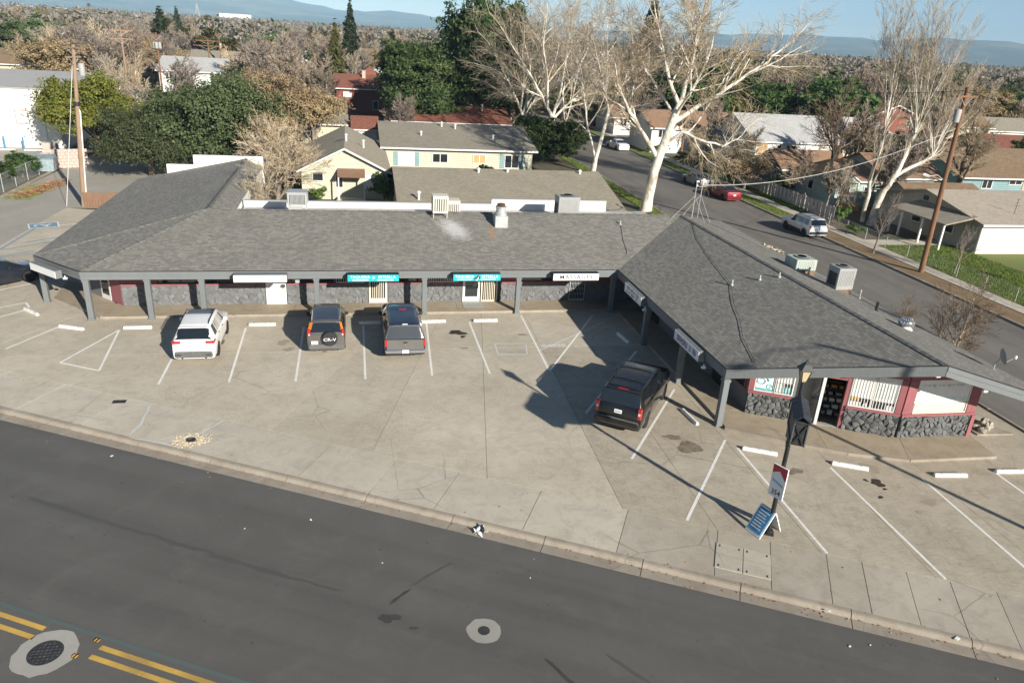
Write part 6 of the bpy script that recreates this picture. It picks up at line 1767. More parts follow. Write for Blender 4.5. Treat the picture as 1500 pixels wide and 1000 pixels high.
car, B = build_car('pickup_truck', 'red pickup on the cross street beyond the bare trees', 'pickup', tuple(at(880, 184))[:2], math.radians(92), K2, (-1.6, 1.65), 0.42, 0.34, 'paint_red', [(-0.5, 0.9, -0.45, 0.6)], (0.7, 1.28), (-0.66, -0.57), doors=[(-0.45, 0.95)], wr=0.38, zmid=0.7, z=-0.11)
# ================================================================== HOUSES
def house(name, label, x0, x1, y0, y1, ev, rg, axis, wallm, roofm, oh=0.45, wins=(), chimney=None, group=None, trim='white_trim', vents=(), door=None, hip=0.0, z0=-0.05):
    t = thing(name, label, 'house', ((x0 + x1) / 2, (y0 + y1) / 2, z0), 0, group)
    mb = MB().prism([(x0, y0), (x1, y0), (x1, y1), (x0, y1)], z0, ev - 0.02)
    if hip <= 0:
        if axis == 'x':
            ym = (y0 + y1) / 2
            for x, o in ((x0, 1), (x1, -1)): mb.face([(x, y0, ev - 0.02), (x, ym, rg - 0.12), (x, y1, ev - 0.02)][::o])
        else:
            xm = (x0 + x1) / 2
            for y, o in ((y0, -1), (y1, 1)): mb.face([(x0, y, ev - 0.02), (xm, y, rg - 0.12), (x1, y, ev - 0.02)][::o])
    obj('wall', mb, wallm, t, world=True)
    if axis == 'x':
        ym = (y0 + y1) / 2; s = (rg - ev) / (ym - y0); ez = ev - s * oh
        a, b = (x0 - oh, y0 - oh, ez), (x1 + oh, y0 - oh, ez); c, d = (x1 + oh - hip, ym, rg), (x0 - oh + hip, ym, rg); e, f = (x1 + oh, y1 + oh, ez), (x0 - oh, y1 + oh, ez)
        r1 = roof_plane('roof', [a, b, c, d], roofm, t, (1, 0, 0), (0, 1, s), a, 0.12)
        roof_plane('roof', [f, d, c, e], roofm, t, (1, 0, 0), (0, -1, s), e, 0.12)
        if hip > 0:
            roof_plane('roof', [b, e, c], roofm, t, (0, 1, 0), (-1, 0, s), b, 0.12); roof_plane('roof', [a, d, f], roofm, t, (0, 1, 0), (1, 0, s), a, 0.12)
        gut = [(a, b)]
    else:
        xm = (x0 + x1) / 2; s = (rg - ev) / (xm - x0); ez = ev - s * oh
        a, b = (x0 - oh, y0 - oh, ez), (x0 - oh, y1 + oh, ez); c, d = (xm, y1 + oh - hip, rg), (xm, y0 - oh + hip, rg); e, f = (x1 + oh, y0 - oh, ez), (x1 + oh, y1 + oh, ez)
        r1 = roof_plane('roof', [a, d, c, b], roofm, t, (0, 1, 0), (1, 0, s), a, 0.12)
        roof_plane('roof', [e, f, c, d], roofm, t, (0, 1, 0), (-1, 0, s), e, 0.12)
        if hip > 0:
            roof_plane('roof', [a, e, d], roofm, t, (1, 0, 0), (0, 1, s), a, 0.12); roof_plane('roof', [b, c, f], roofm, t, (1, 0, 0), (0, -1, s), b, 0.12)
        gut = [(a, d), (d, e)] if hip <= 0 else [(a, e)]
    for p, q in gut:
        o = Vector((0, -0.03, -0.08))
        obj('fascia', MB().beam(Vector(p) + o, Vector(q) + o, 0.04, 0.16), trim, t, world=True)
    WL = {'S': Wall((x0, y0), (x1, y0)), 'W': Wall((x0, y1), (x0, y0)), 'E': Wall((x1, y0), (x1, y1))}
    for w in wins:
        sd, u0, u1, za, zb = w[:5]
        st_ = w[5] if len(w) > 5 else 'window_glass'
        window(WL[sd], u0, u1, za, zb, t, trim, 0.07, st_, mull=1 if (u1 - u0) > 1.1 else 0, off=0.06)
        if len(w) > 6:
            for (p, q) in ((u0 - 0.5, u0 - 0.08), (u1 + 0.08, u1 + 0.5)):
                obj('shutter', WL[sd].box(MB(), p, q, za, zb, 0.0, 0.04), w[6], t, world=True)
    if door:
        sd, u0, u1, m_ = door
        obj('door', WL[sd].box(MB(), u0, u1, 0.1, 2.1, 0.0, 0.05), m_, t, world=True)
    if chimney:
        cx, cy, ch = chimney
        k = MB().box((cx, cy, rg + ch / 2 - 0.6), (0.6, 0.6, ch + 1.2)); k.box((cx, cy, rg + ch), (0.72, 0.72, 0.1))
        Mi = LOCM[t.name].inverted(); k.v = [tuple(Mi @ Vector(p)) for p in k.v]
        obj('chimney', k, 'block_pink', r1)
    for (vx, vy, vz, vh) in vents:
        v = MB().cyl((vx, vy, vz - 0.2), 0.09, vh + 0.2, 8); v.lathe([(0.16, vz + vh), (0.16, vz + vh + 0.05), (0.02, vz + vh + 0.14)], 8, Matrix.Translation((vx, vy, 0)))
        Mi = LOCM[t.name].inverted(); v.v = [tuple(Mi @ Vector(p)) for p in v.v]
        obj('roof_vent', v, 'pvc_white', r1)
    return t
house('apartment_block', 'long low block with plain tan roof directly behind the shops', 3.5, 19.6, 51.9, 68.1, 2.75, 4.42, 'x', 'cream_siding', 'roof_tan', 0.5, vents=((4.6, 53.8, 3.1, 0.55), (12.2, 59.4, 4.3, 0.2), (18.3, 59.4, 4.3, 0.2), (9.8, 59.2, 4.3, 0.2)))
ab_ = house('apartment_block', 'pale green block with grey roof and shuttered windows behind the tan roof', 3.3, 19.3, 80.8, 97.0, 3.05, 4.62, 'x', 'green_siding', 'roof_grey', 0.5,
      wins=(('S', 1.4, 3.1, 1.0, 2.45, 'paper_white', 'teal_siding'), ('S', 5.0, 6.7, 1.4, 2.4), ('S', 9.4, 10.8, 1.4, 2.4, 'plywood'), ('S', 12.9, 14.5, 1.0, 2.45, 'window_glass', 'teal_siding')), vents=((7.4, 84.4, 3.7, 0.4), (15.4, 84.0, 3.6, 0.4), (10.0, 87.6, 4.3, 0.5), (11.5, 87.0, 4.2, 0.5)))
gh = house('cottage', 'pale green gabled cottage with small porch behind the flat roof', -4.5, 3.0, 68.3, 84.0, 2.68, 4.55, 'y', 'green_siding', 'roof_tan', 0.4,
      wins=(('S', 0.9, 1.9, 1.55, 2.4), ('S', 5.5, 6.5, 1.0, 2.2, 'paper_white'), ('S', 2.9, 3.6, 1.0, 2.2)), vents=((1.0, 74.5, 3.8, 0.5), (-0.6, 73, 4.5, 0.5)), trim='white_trim')
obj('porch_roof', MB().slab([(-1.4, 66.9, 2.25), (1.0, 66.9, 2.25), (1.0, 68.4, 2.75), (-1.4, 68.4, 2.75)], 0.1), 'fence_wood', gh, world=True)
for px_ in (-1.3, 0.9): obj('porch_post', MB().box((px_, 66.98, 1.05), (0.10, 0.10, 2.2)), 'white_trim', gh, world=True)
obj('porch_step', MB().box((-0.2, 67.6, 0.08), (2.6, 1.5, 0.26)), 'walk_concrete', gh, world=True)
for (px_, py_, r_) in ((2.0, 68.0, 0.36), (3.1, 68.2, 0.30)):
    dd = thing('satellite_dish', 'grey satellite dish on the cottage, %s of two' % ('nearer the porch' if px_ < 2.5 else 'at the corner'), 'satellite dish', (px_, py_, 1.7))
    Md = Matrix.Rotation(math.radians(70), 4, 'X')
    obj('reflector', MB().lathe([(0.02, -0.02), (r_ * 0.6, 0.0), (r_, 0.06), (r_ * 0.95, 0.075), (0.02, 0.0)], 18, Md), 'unit_grey', dd)
    obj('bracket', MB().tube([(0, 0.05, 0), (0, 0.3, -0.1)], 0.03, 6), 'metal_galv', dd)
house('bungalow', 'cream bungalow with grey-green hip roof left of the brown shed', -9.5, -1.0, 99.5, 110, 3.0, 4.7, 'x', 'cream_siding', 'roof_grey', 0.5, hip=3.0)
house('garden_shed', 'small shed with red-brown roof beside the pale green block', 0.1, 3.0, 97.5, 103, 2.7, 3.9, 'x', 'white_wall', 'roof_red', 0.3)
house('red_house', 'red two-storey house with red roof below the tall conifers', -2.6, 7.0, 139, 148, 4.5, 6.4, 'x', 'red_siding', 'roof_red', 0.5, wins=(('S', 1.2, 2.6, 2.8, 3.7, 'paper_white'), ('S', 6.2, 7.2, 0.8, 2.4)), chimney=(2.2, 142.5, 0.7))
house('low_house', 'long low house with red-brown roof behind the pale green block', 5.5, 21, 103.5, 112, 3.3, 4.9, 'x', 'tan_siding', 'roof_red', 0.5, chimney=(9.6, 106.5, 0.9), vents=((17.8, 106.5, 4.6, 0.6),))
ws = house('white_house', 'white two-storey house with pale roof and a boarded window across the street', 51.6, 64.5, 91.2, 104.5, 3.75, 6.5, 'x', 'white_wall', 'roof_pale', 0.4, wins=(('S', 0.5, 1.9, 1.75, 3.3, 'plywood'), ('S', 3.2, 3.9, 2.1, 3.2), ('S', 4.6, 6.0, 2.1, 3.2), ('W', 3.0, 4.4, 1.4, 2.8), ('W', 8.5, 10, 1.4, 2.8)))
obj('porch_rail', MB().box((51.3, 97.8, 0.55), (0.12, 6.0, 1.0)), 'white_trim', ws, world=True)
for k in range(3): obj('porch_post', MB().box((50.0, 92.0 + k * 5.0, 1.6), (0.18, 0.18, 3.2)), 'white_trim', ws, world=True)
obj('porch_roof', MB().slab([(49.7, 91.3, 3.3), (51.7, 91.3, 3.7), (51.7, 104, 3.7), (49.7, 104, 3.3)], 0.12), 'unit_grey', ws, world=True)
bh = house('blue_house', 'dark blue-grey cottage with orange-brown roof left of the dark bare tree', 47.6, 56, 77.0, 83.0, 2.55, 4.15, 'x', 'blue_siding', 'roof_orange', 0.4, wins=(('W', 1.0, 1.7, 1.0, 2.0), ('W', 3.9, 4.9, 0.9, 2.1)))
obj('sun_porch', MB().box((50.6, 75.6, 1.15), (3.2, 2.6, 2.4)), 'aqua_siding', bh, world=True)
obj('sun_porch_roof', MB().slab([(48.8, 74.1, 2.25), (52.4, 74.1, 2.25), (52.4, 77.0, 2.6), (48.8, 77.0, 2.6)], 0.1), 'roof_orange' if False else 'fence_wood', bh, world=True)
pw = Wall((49.0, 74.3), (52.2, 74.3))
LOC_ = LOCM[bh.name]
window(pw, 0.3, 1.3, 0.9, 2.0, bh, 'white_trim', 0.06, 'poster_pale', off=0.07); window(pw, 1.7, 2.8, 0.9, 2.0, bh, 'white_trim', 0.06, 'poster_pale', off=0.07)
h3 = house('orange_roof_house', 'small aqua house with rounded orange roof right of the dark bare tree', 48.9, 54.4, 68.6, 76.0, 2.85, 4.35, 'x', 'aqua_siding', 'roof_orange', 0.4, hip=1.8, wins=(('S', 0.6, 1.6, 1.0, 2.1), ('S', 3.2, 4.2, 1.0, 2.1), ('W', 2.4, 3.4, 0.9, 2.0)))
gp = MB().slab([(48.2, 67.2, 2.75), (49.5, 67.2, 3.5), (49.5, 70.5, 3.5), (48.2, 70.5, 2.75)], 0.1); gp.slab([(49.5, 67.2, 3.5), (50.8, 67.2, 2.75), (50.8, 70.5, 2.75), (49.5, 70.5, 3.5)], 0.1)
obj('porch_gable_roof', gp, 'white_trim', h3, world=True)
obj('porch_gable', MB().face([(48.4, 67.35, 2.7), (50.6, 67.35, 2.7), (49.5, 67.35, 3.4)]), 'aqua_siding', h3, world=True)
for xx in (48.5, 50.5): obj('porch_post', MB().box((xx, 67.4, 1.35), (0.14, 0.14, 2.75)), 'white_trim', h3, world=True)
obj('brick_steps', MB().box((49.5, 67.0, 0.3), (2.2, 0.8, 0.7)), 'plywood', h3, world=True)
house('orange_roof_house', 'aqua house with orange roof and white fascia behind the white-barked tree', 55.6, 62.8, 70.2, 79.5, 3.0, 4.75, 'x', 'aqua_siding', 'roof_orange', 0.4, wins=(('S', 1.0, 2.2, 1.0, 2.2), ('S', 4.4, 5.6, 1.0, 2.2)))
house('orange_roof_house', 'low grey house with orange-brown roof behind the leaning brown pole', 52.5, 60.5, 61.5, 66.6, 2.5, 3.5, 'x', 'aqua_siding', 'roof_brown', 0.4, wins=(('S', 0.8, 1.8, 1.0, 2.0),))
bg2 = house('beige_house', 'beige-roofed house with white side wall beside the green lawn', 50.6, 72, 50.9, 64.6, 2.62, 4.0, 'x', 'white_wall', 'roof_beige', 0.45, vents=((60.0, 53.5, 3.2, 0.4),))
obj('gable_wall', MB().add([(50.52, 50.95, 0.0), (50.52, 64.55, 0.0), (50.52, 64.55, 2.6), (50.52, 57.75, 3.85), (50.52, 50.95, 2.6)], [(0, 4, 3, 2, 1)]), 'sage_siding', bg2, world=True)
roof_plane('porch_roof', [(47.6, 51.6, 2.25), (50.6, 51.6, 2.9), (50.6, 58.5, 2.9), (47.6, 58.5, 2.25)], 'roof_grey', bg2, (0, 1, 0), (1, 0, 0.2), (47, 51, 2), 0.12)  # darker shingle than the main roof puts shade into the porch roof colour
for yy in (51.9, 54.4, 57, 58.3): obj('porch_post', MB().box((47.8, yy, 1.05), (0.14, 0.14, 2.2)), 'white_trim', bg2, world=True)
wg = Wall((50.5, 64.5), (50.5, 51))
window(wg, 5.6, 6.8, 0.9, 2.0, bg2, 'white_trim', 0.06, off=0.06); window(wg, 9.6, 10.8, 0.9, 2.0, bg2, 'white_trim', 0.06, off=0.06)
obj('door', wg.box(MB(), 7.6, 8.5, 0.1, 2.1, 0.0, 0.05), 'tan_siding', bg2, world=True)
obj('attic_vent', wg.box(MB(), 6.4, 7.0, 3.0, 3.4, 0.0, 0.03), 'dark_grille', bg2, world=True)
aw = thing('roof_antenna', 'thin dark roof antenna on the beige roof', 'antenna', (55.0, 52.6, 2.9))
obj('mast', MB().cyl((0, 0, -0.1), 0.02, 1.5, 6), 'black_metal', aw)
for k in range(3): obj('element', MB().beam((-0.3 + 0.05 * k, 0, 0.8 + 0.25 * k), (0.3 - 0.05 * k, 0, 0.8 + 0.25 * k), 0.02, 0.02), 'black_metal', aw)
house('teal_house', 'weathered teal house with brown roof at the right edge', 67.4, 86, 72.8, 84.5, 2.95, 5.3, 'x', 'teal_siding', 'roof_brown', 0.6, wins=(('S', 3.0, 4.4, 1.4, 2.6), ('S', 6.6, 8.4, 1.9, 2.7)), door=('S', 8.6, 9.6, 'tan_siding'))
# warehouse on the left
wh = thing('warehouse', 'big plain white warehouse at the left edge', 'warehouse', (-53, 106, 0))
obj('wall', MB().prism([(-76, 92.3), (-31.5, 92.3), (-31.5, 120), (-76, 120)], -0.05, 6.15), 'white_wall', wh, world=True)
obj('parapet_cap', MB().prism([(-76.1, 92.2), (-31.4, 92.2), (-31.4, 92.7), (-76.1, 92.7)], 6.16, 6.30).prism([(-31.9, 92.71), (-31.4, 92.71), (-31.4, 120), (-31.9, 120)], 6.16, 6.30), 'unit_grey', wh, world=True)
obj('roof', MB().prism([(-76, 92.72), (-31.92, 92.72), (-31.92, 120), (-76, 120)], 6.151, 6.2), 'flat_roof', wh, world=True)
wv = Wall((-76, 92.3), (-31.5, 92.3))
hb = MB()
for (a, b, c, d) in ((40.3, 41.6, 2.5, 2.56), (40.3, 41.6, 3.9, 3.96), (40.3, 40.36, 2.56, 3.9), (41.54, 41.6, 2.56, 3.9)): wv.box(hb, a, b, c, d, 0.0, 0.03)
obj('hatch_outline', hb, 'fence_wood', wh, world=True)
for q in (30, 34, 38.6, 43): obj('downpipe', wv.box(MB(), q, q + 0.12, 0.1, 6.0, 0.0, 0.1), 'white_trim', wh, world=True)
for k, (px_, py_) in enumerate(((8, 217), (36, 219), (66, 216))):
    p = at(px_, py_); o = thing('bollard', 'blue post before the white warehouse, %s of three' % ('leftmost', 'middle', 'rightmost')[k], 'bollard', p, 0, 'blue posts by the warehouse')
    obj('post', MB().cyl((0, 0, 0), 0.09, 1.25, 10), 'sign_blue', o); obj('cap', MB().lathe([(0.09, 1.25), (0.07, 1.31), (0.01, 1.34)], 10), 'sign_blue', o)
for k, (px_, py_) in enumerate(((8, 220), (50, 221))): wheel_stop('white wheel stop by the warehouse wall, %s of two' % ('left', 'right')[k], at(px_, py_).x, at(px_, py_).y, 0.03, 1.9)
# background houses among the trees: real houses, further off
random.seed(77)
FARH = [(15, 72, 150, 14, 9, 'cream_siding', 'roof_brown'), (20, 105, 128, 12, 9, 'white_wall', 'roof_grey'), (290, 84, 150, 11, 12, 'white_wall', 'roof_pale'), (330, 75, 172, 12, 10, 'teal_siding', 'roof_grey'), (385, 112, 128, 16, 8, 'white_wall', 'roof_grey'), (468, 142, 118, 7, 8, 'white_wall', 'roof_brown'), (540, 97, 165, 5, 8, 'red_siding', 'roof_red'), (562, 95, 176, 9, 9, 'white_wall', 'roof_pale'),
        (925, 150, 128, 9, 10, 'white_wall', 'roof_orange'), (1002, 162, 108, 13, 9, 'white_wall', 'roof_orange'), (1050, 140, 140, 12, 9, 'tan_siding', 'roof_brown'), (1290, 150, 118, 10, 9, 'red_siding', 'roof_red'), (1345, 205, 92, 11, 8, 'tan_siding', 'roof_brown'), (1475, 197, 105, 14, 10, 'tan_siding', 'roof_red'), (1465, 172, 128, 14, 9, 'white_wall', 'roof_grey'), (1255, 172, 108, 8, 8, 'cream_siding', 'roof_pale'), (1400, 165, 126, 10, 8, 'cream_siding', 'roof_brown')]
FL = ['cream house at the far left edge among brown trees', 'white low house above the warehouse', 'white hip-roofed house above the big evergreen oak', 'grey-roofed house beside the far palm', 'long white house above the tan tree', 'small white gable in the tan thicket', 'brick-red outbuilding beside the far white house', 'far white house with pale roof below the tall conifer', 'white house with rust-orange roof left of the big white tree', 'white house with rust roof behind the big white tree', 'tan house with brown roof above the boarded white house', 'red house glimpsed behind the dark bare tree', 'tan house with brown roof behind the white-barked multi-stem tree', 'red-roofed house at the right edge', 'grey-roofed white house at the far right', 'cream house with pale roof between bare trees', 'cream house with brown roof beyond the brown pole']
for (px_, py_, Y, w, d, wm_, rm_), lb in zip(FARH, FL):
    p = aty(px_, py_, Y); rg = max(4.2, min(8.0, p.z)); evv = rg - 1.9
    house('far_house', lb, p.x - w / 2, p.x + w / 2, Y - d / 2, Y + d / 2, evv, rg, random.choice('xxy'), wm_, rm_, 0.5, wins=(('S', 1.0, 2.2, evv - 1.6, evv - 0.5), ('S', w - 2.6, w - 1.3, evv - 1.6, evv - 0.5)), group='houses among the background trees', hip=random.choice((0, 0, 2.0)))
k = 0
DH = []
while k < 44:
    az = math.radians(random.uniform(-24, 50)); D = random.uniform(190, 480)
    x, y = D * math.sin(az), D * math.cos(az)
    w = random.uniform(9, 20); evv = random.uniform(3.2, 6.8)
    o = house('distant_house', 'distant small house roof showing between treetops', x - w / 2, x + w / 2, y - 5, y + 5, evv, evv + 2.0, random.choice('xy'), random.choice(('white_wall', 'cream_siding', 'tan_siding')), random.choice(('roof_grey', 'roof_pale', 'roof_pale', 'roof_brown', 'roof_pale', 'roof_tan')), 0.5, group='distant houses in the wooded suburb')
    DH.append((x, y, evv, o)); k += 1
# big pale sheds far off near the hills
for i, (px_, py_, D, w, h) in enumerate(((60, 10, 2200, 120, 7), (345, 21, 2600, 90, 4), (1145, 84, 1500, 36, 9), (1285, 108, 900, 40, 6), (1430, 118, 700, 46, 5), (60, 60, 420, 16, 5))):
    d_ = RV * ((px_ - 750) / FPX) - UV_ * ((py_ - 500) / FPX) + FV
    az = math.atan2(d_.x, d_.y); x, y = D * math.sin(az), D * math.cos(az)
    zz = max(0, CAM_Z + d_.z / math.hypot(d_.x, d_.y) * D - h)
    t = thing('distant_shed', ['white sheds on the far left hillside', 'white sheds on the hillside right of the far palm', 'white shed at the foot of the right-hand hills', 'pale flat shed beyond the white-barked tree', 'pale flat roof beyond the brown pole', 'small pale roof above the warehouse'][i], 'shed', (x, y, 0))
    obj('wall', MB().box((0, 0, zz / 2 + h / 2), (w, 30, zz + h)), 'white_wall', t); obj('roof', MB().box((0, 0, zz + h + 0.3), (w + 1, 31, 0.6)), 'unit_grey', t)

# ================================================================== FENCES, POLES, YARD THINGS
def plank_fence(name, label, a, b, n, h, mat, w_gap=0.92, cat='fence', rail=True, jit=0.04):
    a = Vector((*a, 0)); b = Vector((*b, 0)); d = (b - a).normalized(); L = (b - a).length
    rz = math.atan2(d.y, d.x)
    t = thing(name, label, cat, a, rz)
    for k in range(n):
        w = L / n * w_gap
        hh = h * (1 + random.uniform(-jit, jit))
        obj('plank', MB().cbox((L * (k + 0.5) / n, 0, hh / 2), (w, 0.03, hh), 0.006), mat, t)
    if rail:
        for z in (0.25 * h, 0.8 * h): obj('rail', MB().box((L / 2, 0.045, z), (L, 0.04, 0.09)), mat, t)
    k = 0
    while k * 2.4 <= L: obj('post', MB().box((k * 2.4, 0.07, h * 0.5), (0.09, 0.09, h * 1.02)), mat, t); k += 1
    return t
plank_fence('board_fence', 'reddish brown board fence at the foot of the left utility pole', (-20.9, 63.75), (-16.5, 63.9), 22, 1.15, 'fence_wood')
plank_fence('board_fence', 'grey-white board fence with dark gaps along the far pavement', (44.6, 81.5), (44.5, 61.8), 27, 1.35, 'fence_grey', 0.80)
plank_fence('board_fence', 'faint brown board fence behind the thicket left of the cottage', (-9.5, 88), (-4.6, 88), 18, 1.8, 'fence_wood')
def chain_fence(label, pts, h=1.1):
    t = thing('chain_fence', label, 'fence', (pts[0][0], pts[0][1], 0))
    P = [Vector((p[0], p[1], 0)) for p in pts]
    for a, b in zip(P[:-1], P[1:]):
        L = (b - a).length; n_ = max(1, int(L / 2.6))
        for k in range(n_ + 1):
            q = a.lerp(b, k / n_); obj('post', MB().cyl(q, 0.028, h + 0.05, 6), 'metal_galv', t, world=True)
        obj('top_rail', MB().tube([a + Vector((0, 0, h)), b + Vector((0, 0, h))], 0.02, 5), 'metal_galv', t, world=True)
        m_ = MB(); g = 0.22; d = (b - a) / L; k = 0
        while k * g < L:      # woven wires at a slant, both ways
            p0 = a + d * (k * g)
            for sg in (1, -1):
                p1 = p0 + d * (sg * h * 0.8)
                tt = (p1 - a).dot(d)
                if tt < 0 or tt > L: continue
                m_.tube([p0 + Vector((0, 0, 0.03)), p1 + Vector((0, 0, h))], 0.0035, 3, False)
            k += 1
        obj('wire_mesh', m_, 'metal_galv', t, world=True, kind='stuff')
    return t
chain_fence('low chain-link fence around the green front lawn', [(43.2, 60.5), (43.25, 36.5)], 1.0)
chain_fence('chain-link fence beside the clipped hedge on the left', [(-28.6, 82), (-28.5, 66), (-28.4, 58)], 1.5)

def utility_pole(label, base, top, r0=0.17, r1=0.11, mat='pole_wood', arms=(), trans=None, light=None, conduit=False):
    t = thing('utility_pole', label, 'utility pole', base)
    tp = Vector(top) - Vector(base)
    obj('pole', MB().tube([(0, 0, -0.2), tp * 0.5, tp], [r0, (r0 + r1) / 2, r1], 12), mat, t, smooth=50)
    for (f, L, az) in arms:
        c = tp * f; d = Vector((math.cos(az), math.sin(az), 0)) * (L / 2)
        a = obj('crossarm', MB().beam(c - d + Vector((0.0, -0.12, 0)), c + d + Vector((0.0, -0.12, 0)), 0.09, 0.12), mat, t)
        for k in (-0.95, -0.55, 0.55, 0.95):
            obj('insulator', MB().lathe([(0.02, 0), (0.045, 0.03), (0.03, 0.07), (0.05, 0.10), (0.01, 0.15)], 8, Matrix.Translation(c + d * k + Vector((0, -0.12, 0.06)))), 'ceramic_brown', a)
        for k in (-0.6, 0.6): obj('brace', MB().beam(c + d * k + Vector((0, -0.14, -0.05)), c + Vector((0, -0.14, -0.6)), 0.03, 0.03), 'metal_galv', a)
    if trans:
        for (f, dx, dy) in trans:
            c = tp * f + Vector((dx, dy, 0))
            tr = obj('transformer', MB().lathe([(0.05, -0.45), (0.22, -0.44), (0.23, 0.35), (0.18, 0.42), (0.03, 0.44)], 14, Matrix.Translation(c)), 'unit_grey', t, smooth=45)
            obj('bushing', MB().lathe([(0.03, 0.42), (0.05, 0.5), (0.03, 0.58), (0.02, 0.66)], 8, Matrix.Translation(c)), 'ceramic_brown', tr)
            obj('bracket', MB().beam(c, tp * f, 0.06, 0.12), 'metal_galv', t)
    if light:
        f, v = light; c = tp * f; e = c + Vector(v)
        ar = obj('lamp_arm', MB().tube([c, c.lerp(e, 0.5) + Vector((0, 0, 0.25)), e], 0.03, 6), 'metal_galv', t)
        dv = Vector(v).normalized()
        obj('lamp_head', MB().tube([e - dv * 0.1, e + dv * 0.15, e + dv * 0.5, e + dv * 0.7], [0.05, 0.12, 0.13, 0.04], 8), 'metal_galv', ar)
    if conduit:
        obj('conduit', MB().tube([(0.24, -0.05, 0), tp * 0.6 + Vector((0.2, -0.05, 0)), tp * 0.62 + Vector((0.1, 0, 0))], 0.05, 8), 'pvc_white', t)
        obj('ground_rod', MB().tube([(-1.25, 0.0, 0.0), tp * 0.9 + Vector((-0.12, 0, 0))], 0.02, 5), 'pvc_white', t)
        obj('collar', MB().lathe([(r0 * 1.1, 0), (r0 * 1.3, 0.05), (r0 * 1.3, 0.25), (r0 * 1.05, 0.28)], 12, Matrix.Translation(tp * 0.64)), 'black_metal', t)
    return t
pb0 = at(123, 302); pt0 = aty(107, 66, 64.3)
utility_pole('tall pale wooden utility pole with white conduit at the left', pb0, pt0, 0.19, 0.13, 'pole_wood_pale', [(0.985, 2.2, 2.6), (0.93, 1.6, 1.2)], [(0.86, 0.45, 0.1)], conduit=True)
pb1 = at(1349, 398); pt1 = aty(1418, 128, 45.4)
utility_pole('brown wooden utility pole leaning over the street at the right', pb1, pt1, 0.20, 0.14, 'pole_wood', [(0.955, 2.4, 0.35)], [(0.86, -0.38, -0.1)], (0.52, (-1.7, -0.4, 0.35)))
def pole_px(label, px_, py_, Y, arms, trans=None, h0=None, mat='pole_wood'):
    p = aty(px_, py_, Y); utility_pole(label, (p.x, Y, 0), (p.x, Y, p.z), 0.17, 0.11, mat, arms, trans)
pole_px('pale pole with two crossarms among the white trees above the warehouse', 176, 42, 112, [(0.98, 2.6, 0.2), (0.90, 2.6, 0.2)], None, None, 'pole_wood_pale')
pole_px('dark pole with transformers above the big evergreen oak', 228, 48, 122, [(0.97, 2.2, 0.1)], [(0.86, -0.35, 0), (0.86, 0.35, 0), (0.86, 0, -0.4)])
pole_px('far pole with a wide crossarm beside the white hip-roofed house', 304, 58, 150, [(0.98, 4.2, 0.0), (0.90, 5.0, 0.0)])
pole_px('far pole with a pale transformer beside the palm', 320, 48, 165, [(0.96, 1.5, 0.0)], [(0.80, 0.2, -0.3)])
pole_px('short brown pole seen through the big white tree', 1008, 152, 98, [(0.96, 1.4, 0.3)], None, None, 'pole_wood')
# street-light pole past the right edge of the picture: its shadow crosses the lot and the roof
utility_pole('tall street-light pole at the corner just outside the photo', (26.9, 7.45, 0), (26.9, 7.45, 11.75), 0.13, 0.09, 'metal_galv', light=(0.99, (-2.15, -1.73, 0.1)))
# wires
hm = m2.location + Vector((0.06, 0, 2.25))
tpR = Vector(pt1); lowR = Vector(pb1).lerp(tpR, 0.80)
cable('service_drop', 'white service cable sagging from the brown pole to the roof mast', sag(lowR, hm, 1.1, 22), 0.026, 'wire_pale')
cable('service_drop', 'short pale cable between the two roof masts', sag(m1.location + Vector((0.05, 0, 2.2)), hm, 0.15, 6), 0.022, 'wire_pale')
cable('power_line', 'thin dark line from the brown pole away along the side street', sag(tpR + Vector((0.6, 0, -0.2)), (42.5, 118, 11.5), 1.6, 18), 0.016, 'wire_black')
cable('power_line', 'thin dark line from the brown pole towards the camera', sag(tpR + Vector((-0.5, 0, -0.2)), (40.2, -4, 11.8), 1.2, 18), 0.016, 'wire_black')
cable('power_line', 'thin dark line from the left pole past the warehouse', sag(Vector(pt0) + Vector((-0.8, 0, -0.1)), aty(176, 44, 112), 1.2, 16), 0.016, 'wire_black')
cable('guy_wire', 'pale line crossing low over the front gardens', sag(Vector(pb1).lerp(tpR, 0.5), (52.0, 68.0, 4.0), 0.4, 8), 0.012, 'wire_pale')
# dumpster, block wall, brush heap
dp = at(66, 251)
du = thing('dumpster', 'blue-grey dumpster beside the pink block wall', 'dumpster', dp, 0.12)
obj('bin', MB().add([(-0.95, -0.75, 0.12), (0.95, -0.75, 0.12), (0.95, 0.75, 0.12), (-0.95, 0.75, 0.12), (-1.05, -0.85, 1.25), (1.05, -0.85, 1.25), (1.05, 0.85, 1.45), (-1.05, 0.85, 1.45)], [(0, 3, 2, 1), (0, 1, 5, 4), (1, 2, 6, 5), (2, 3, 7, 6), (3, 0, 4, 7)]), 'dumpster_blue', du)
for sx in (-0.53, 0.53): obj('lid', MB().slab([(sx - 0.5, -0.9, 1.29), (sx + 0.5, -0.9, 1.29), (sx + 0.5, 0.88, 1.50), (sx - 0.5, 0.88, 1.50)], 0.05), 'dumpster_blue', du)
for k in (-0.7, 0, 0.7): obj('rib', MB().box((k, -0.83, 0.7), (0.09, 0.08, 1.05)), 'dumpster_blue', du)
bw = thing('block_wall', 'pinkish block wall behind the left utility pole', 'wall', at(98, 246), 0.35)
for i in range(9):
    for j in range(6):
        obj('block', MB().cbox((-1.85 + 0.42 * i + (0.21 if j % 2 else 0), 0, 0.15 + 0.30 * j), (0.405, 0.2, 0.288), 0.012), 'block_pink', bw)
tb2 = thing('cardboard_stack', 'pale boxy crate standing behind the dumpster', 'crate', at(70, 241) + Vector((0.1, 1.2, 0)), 0.1)
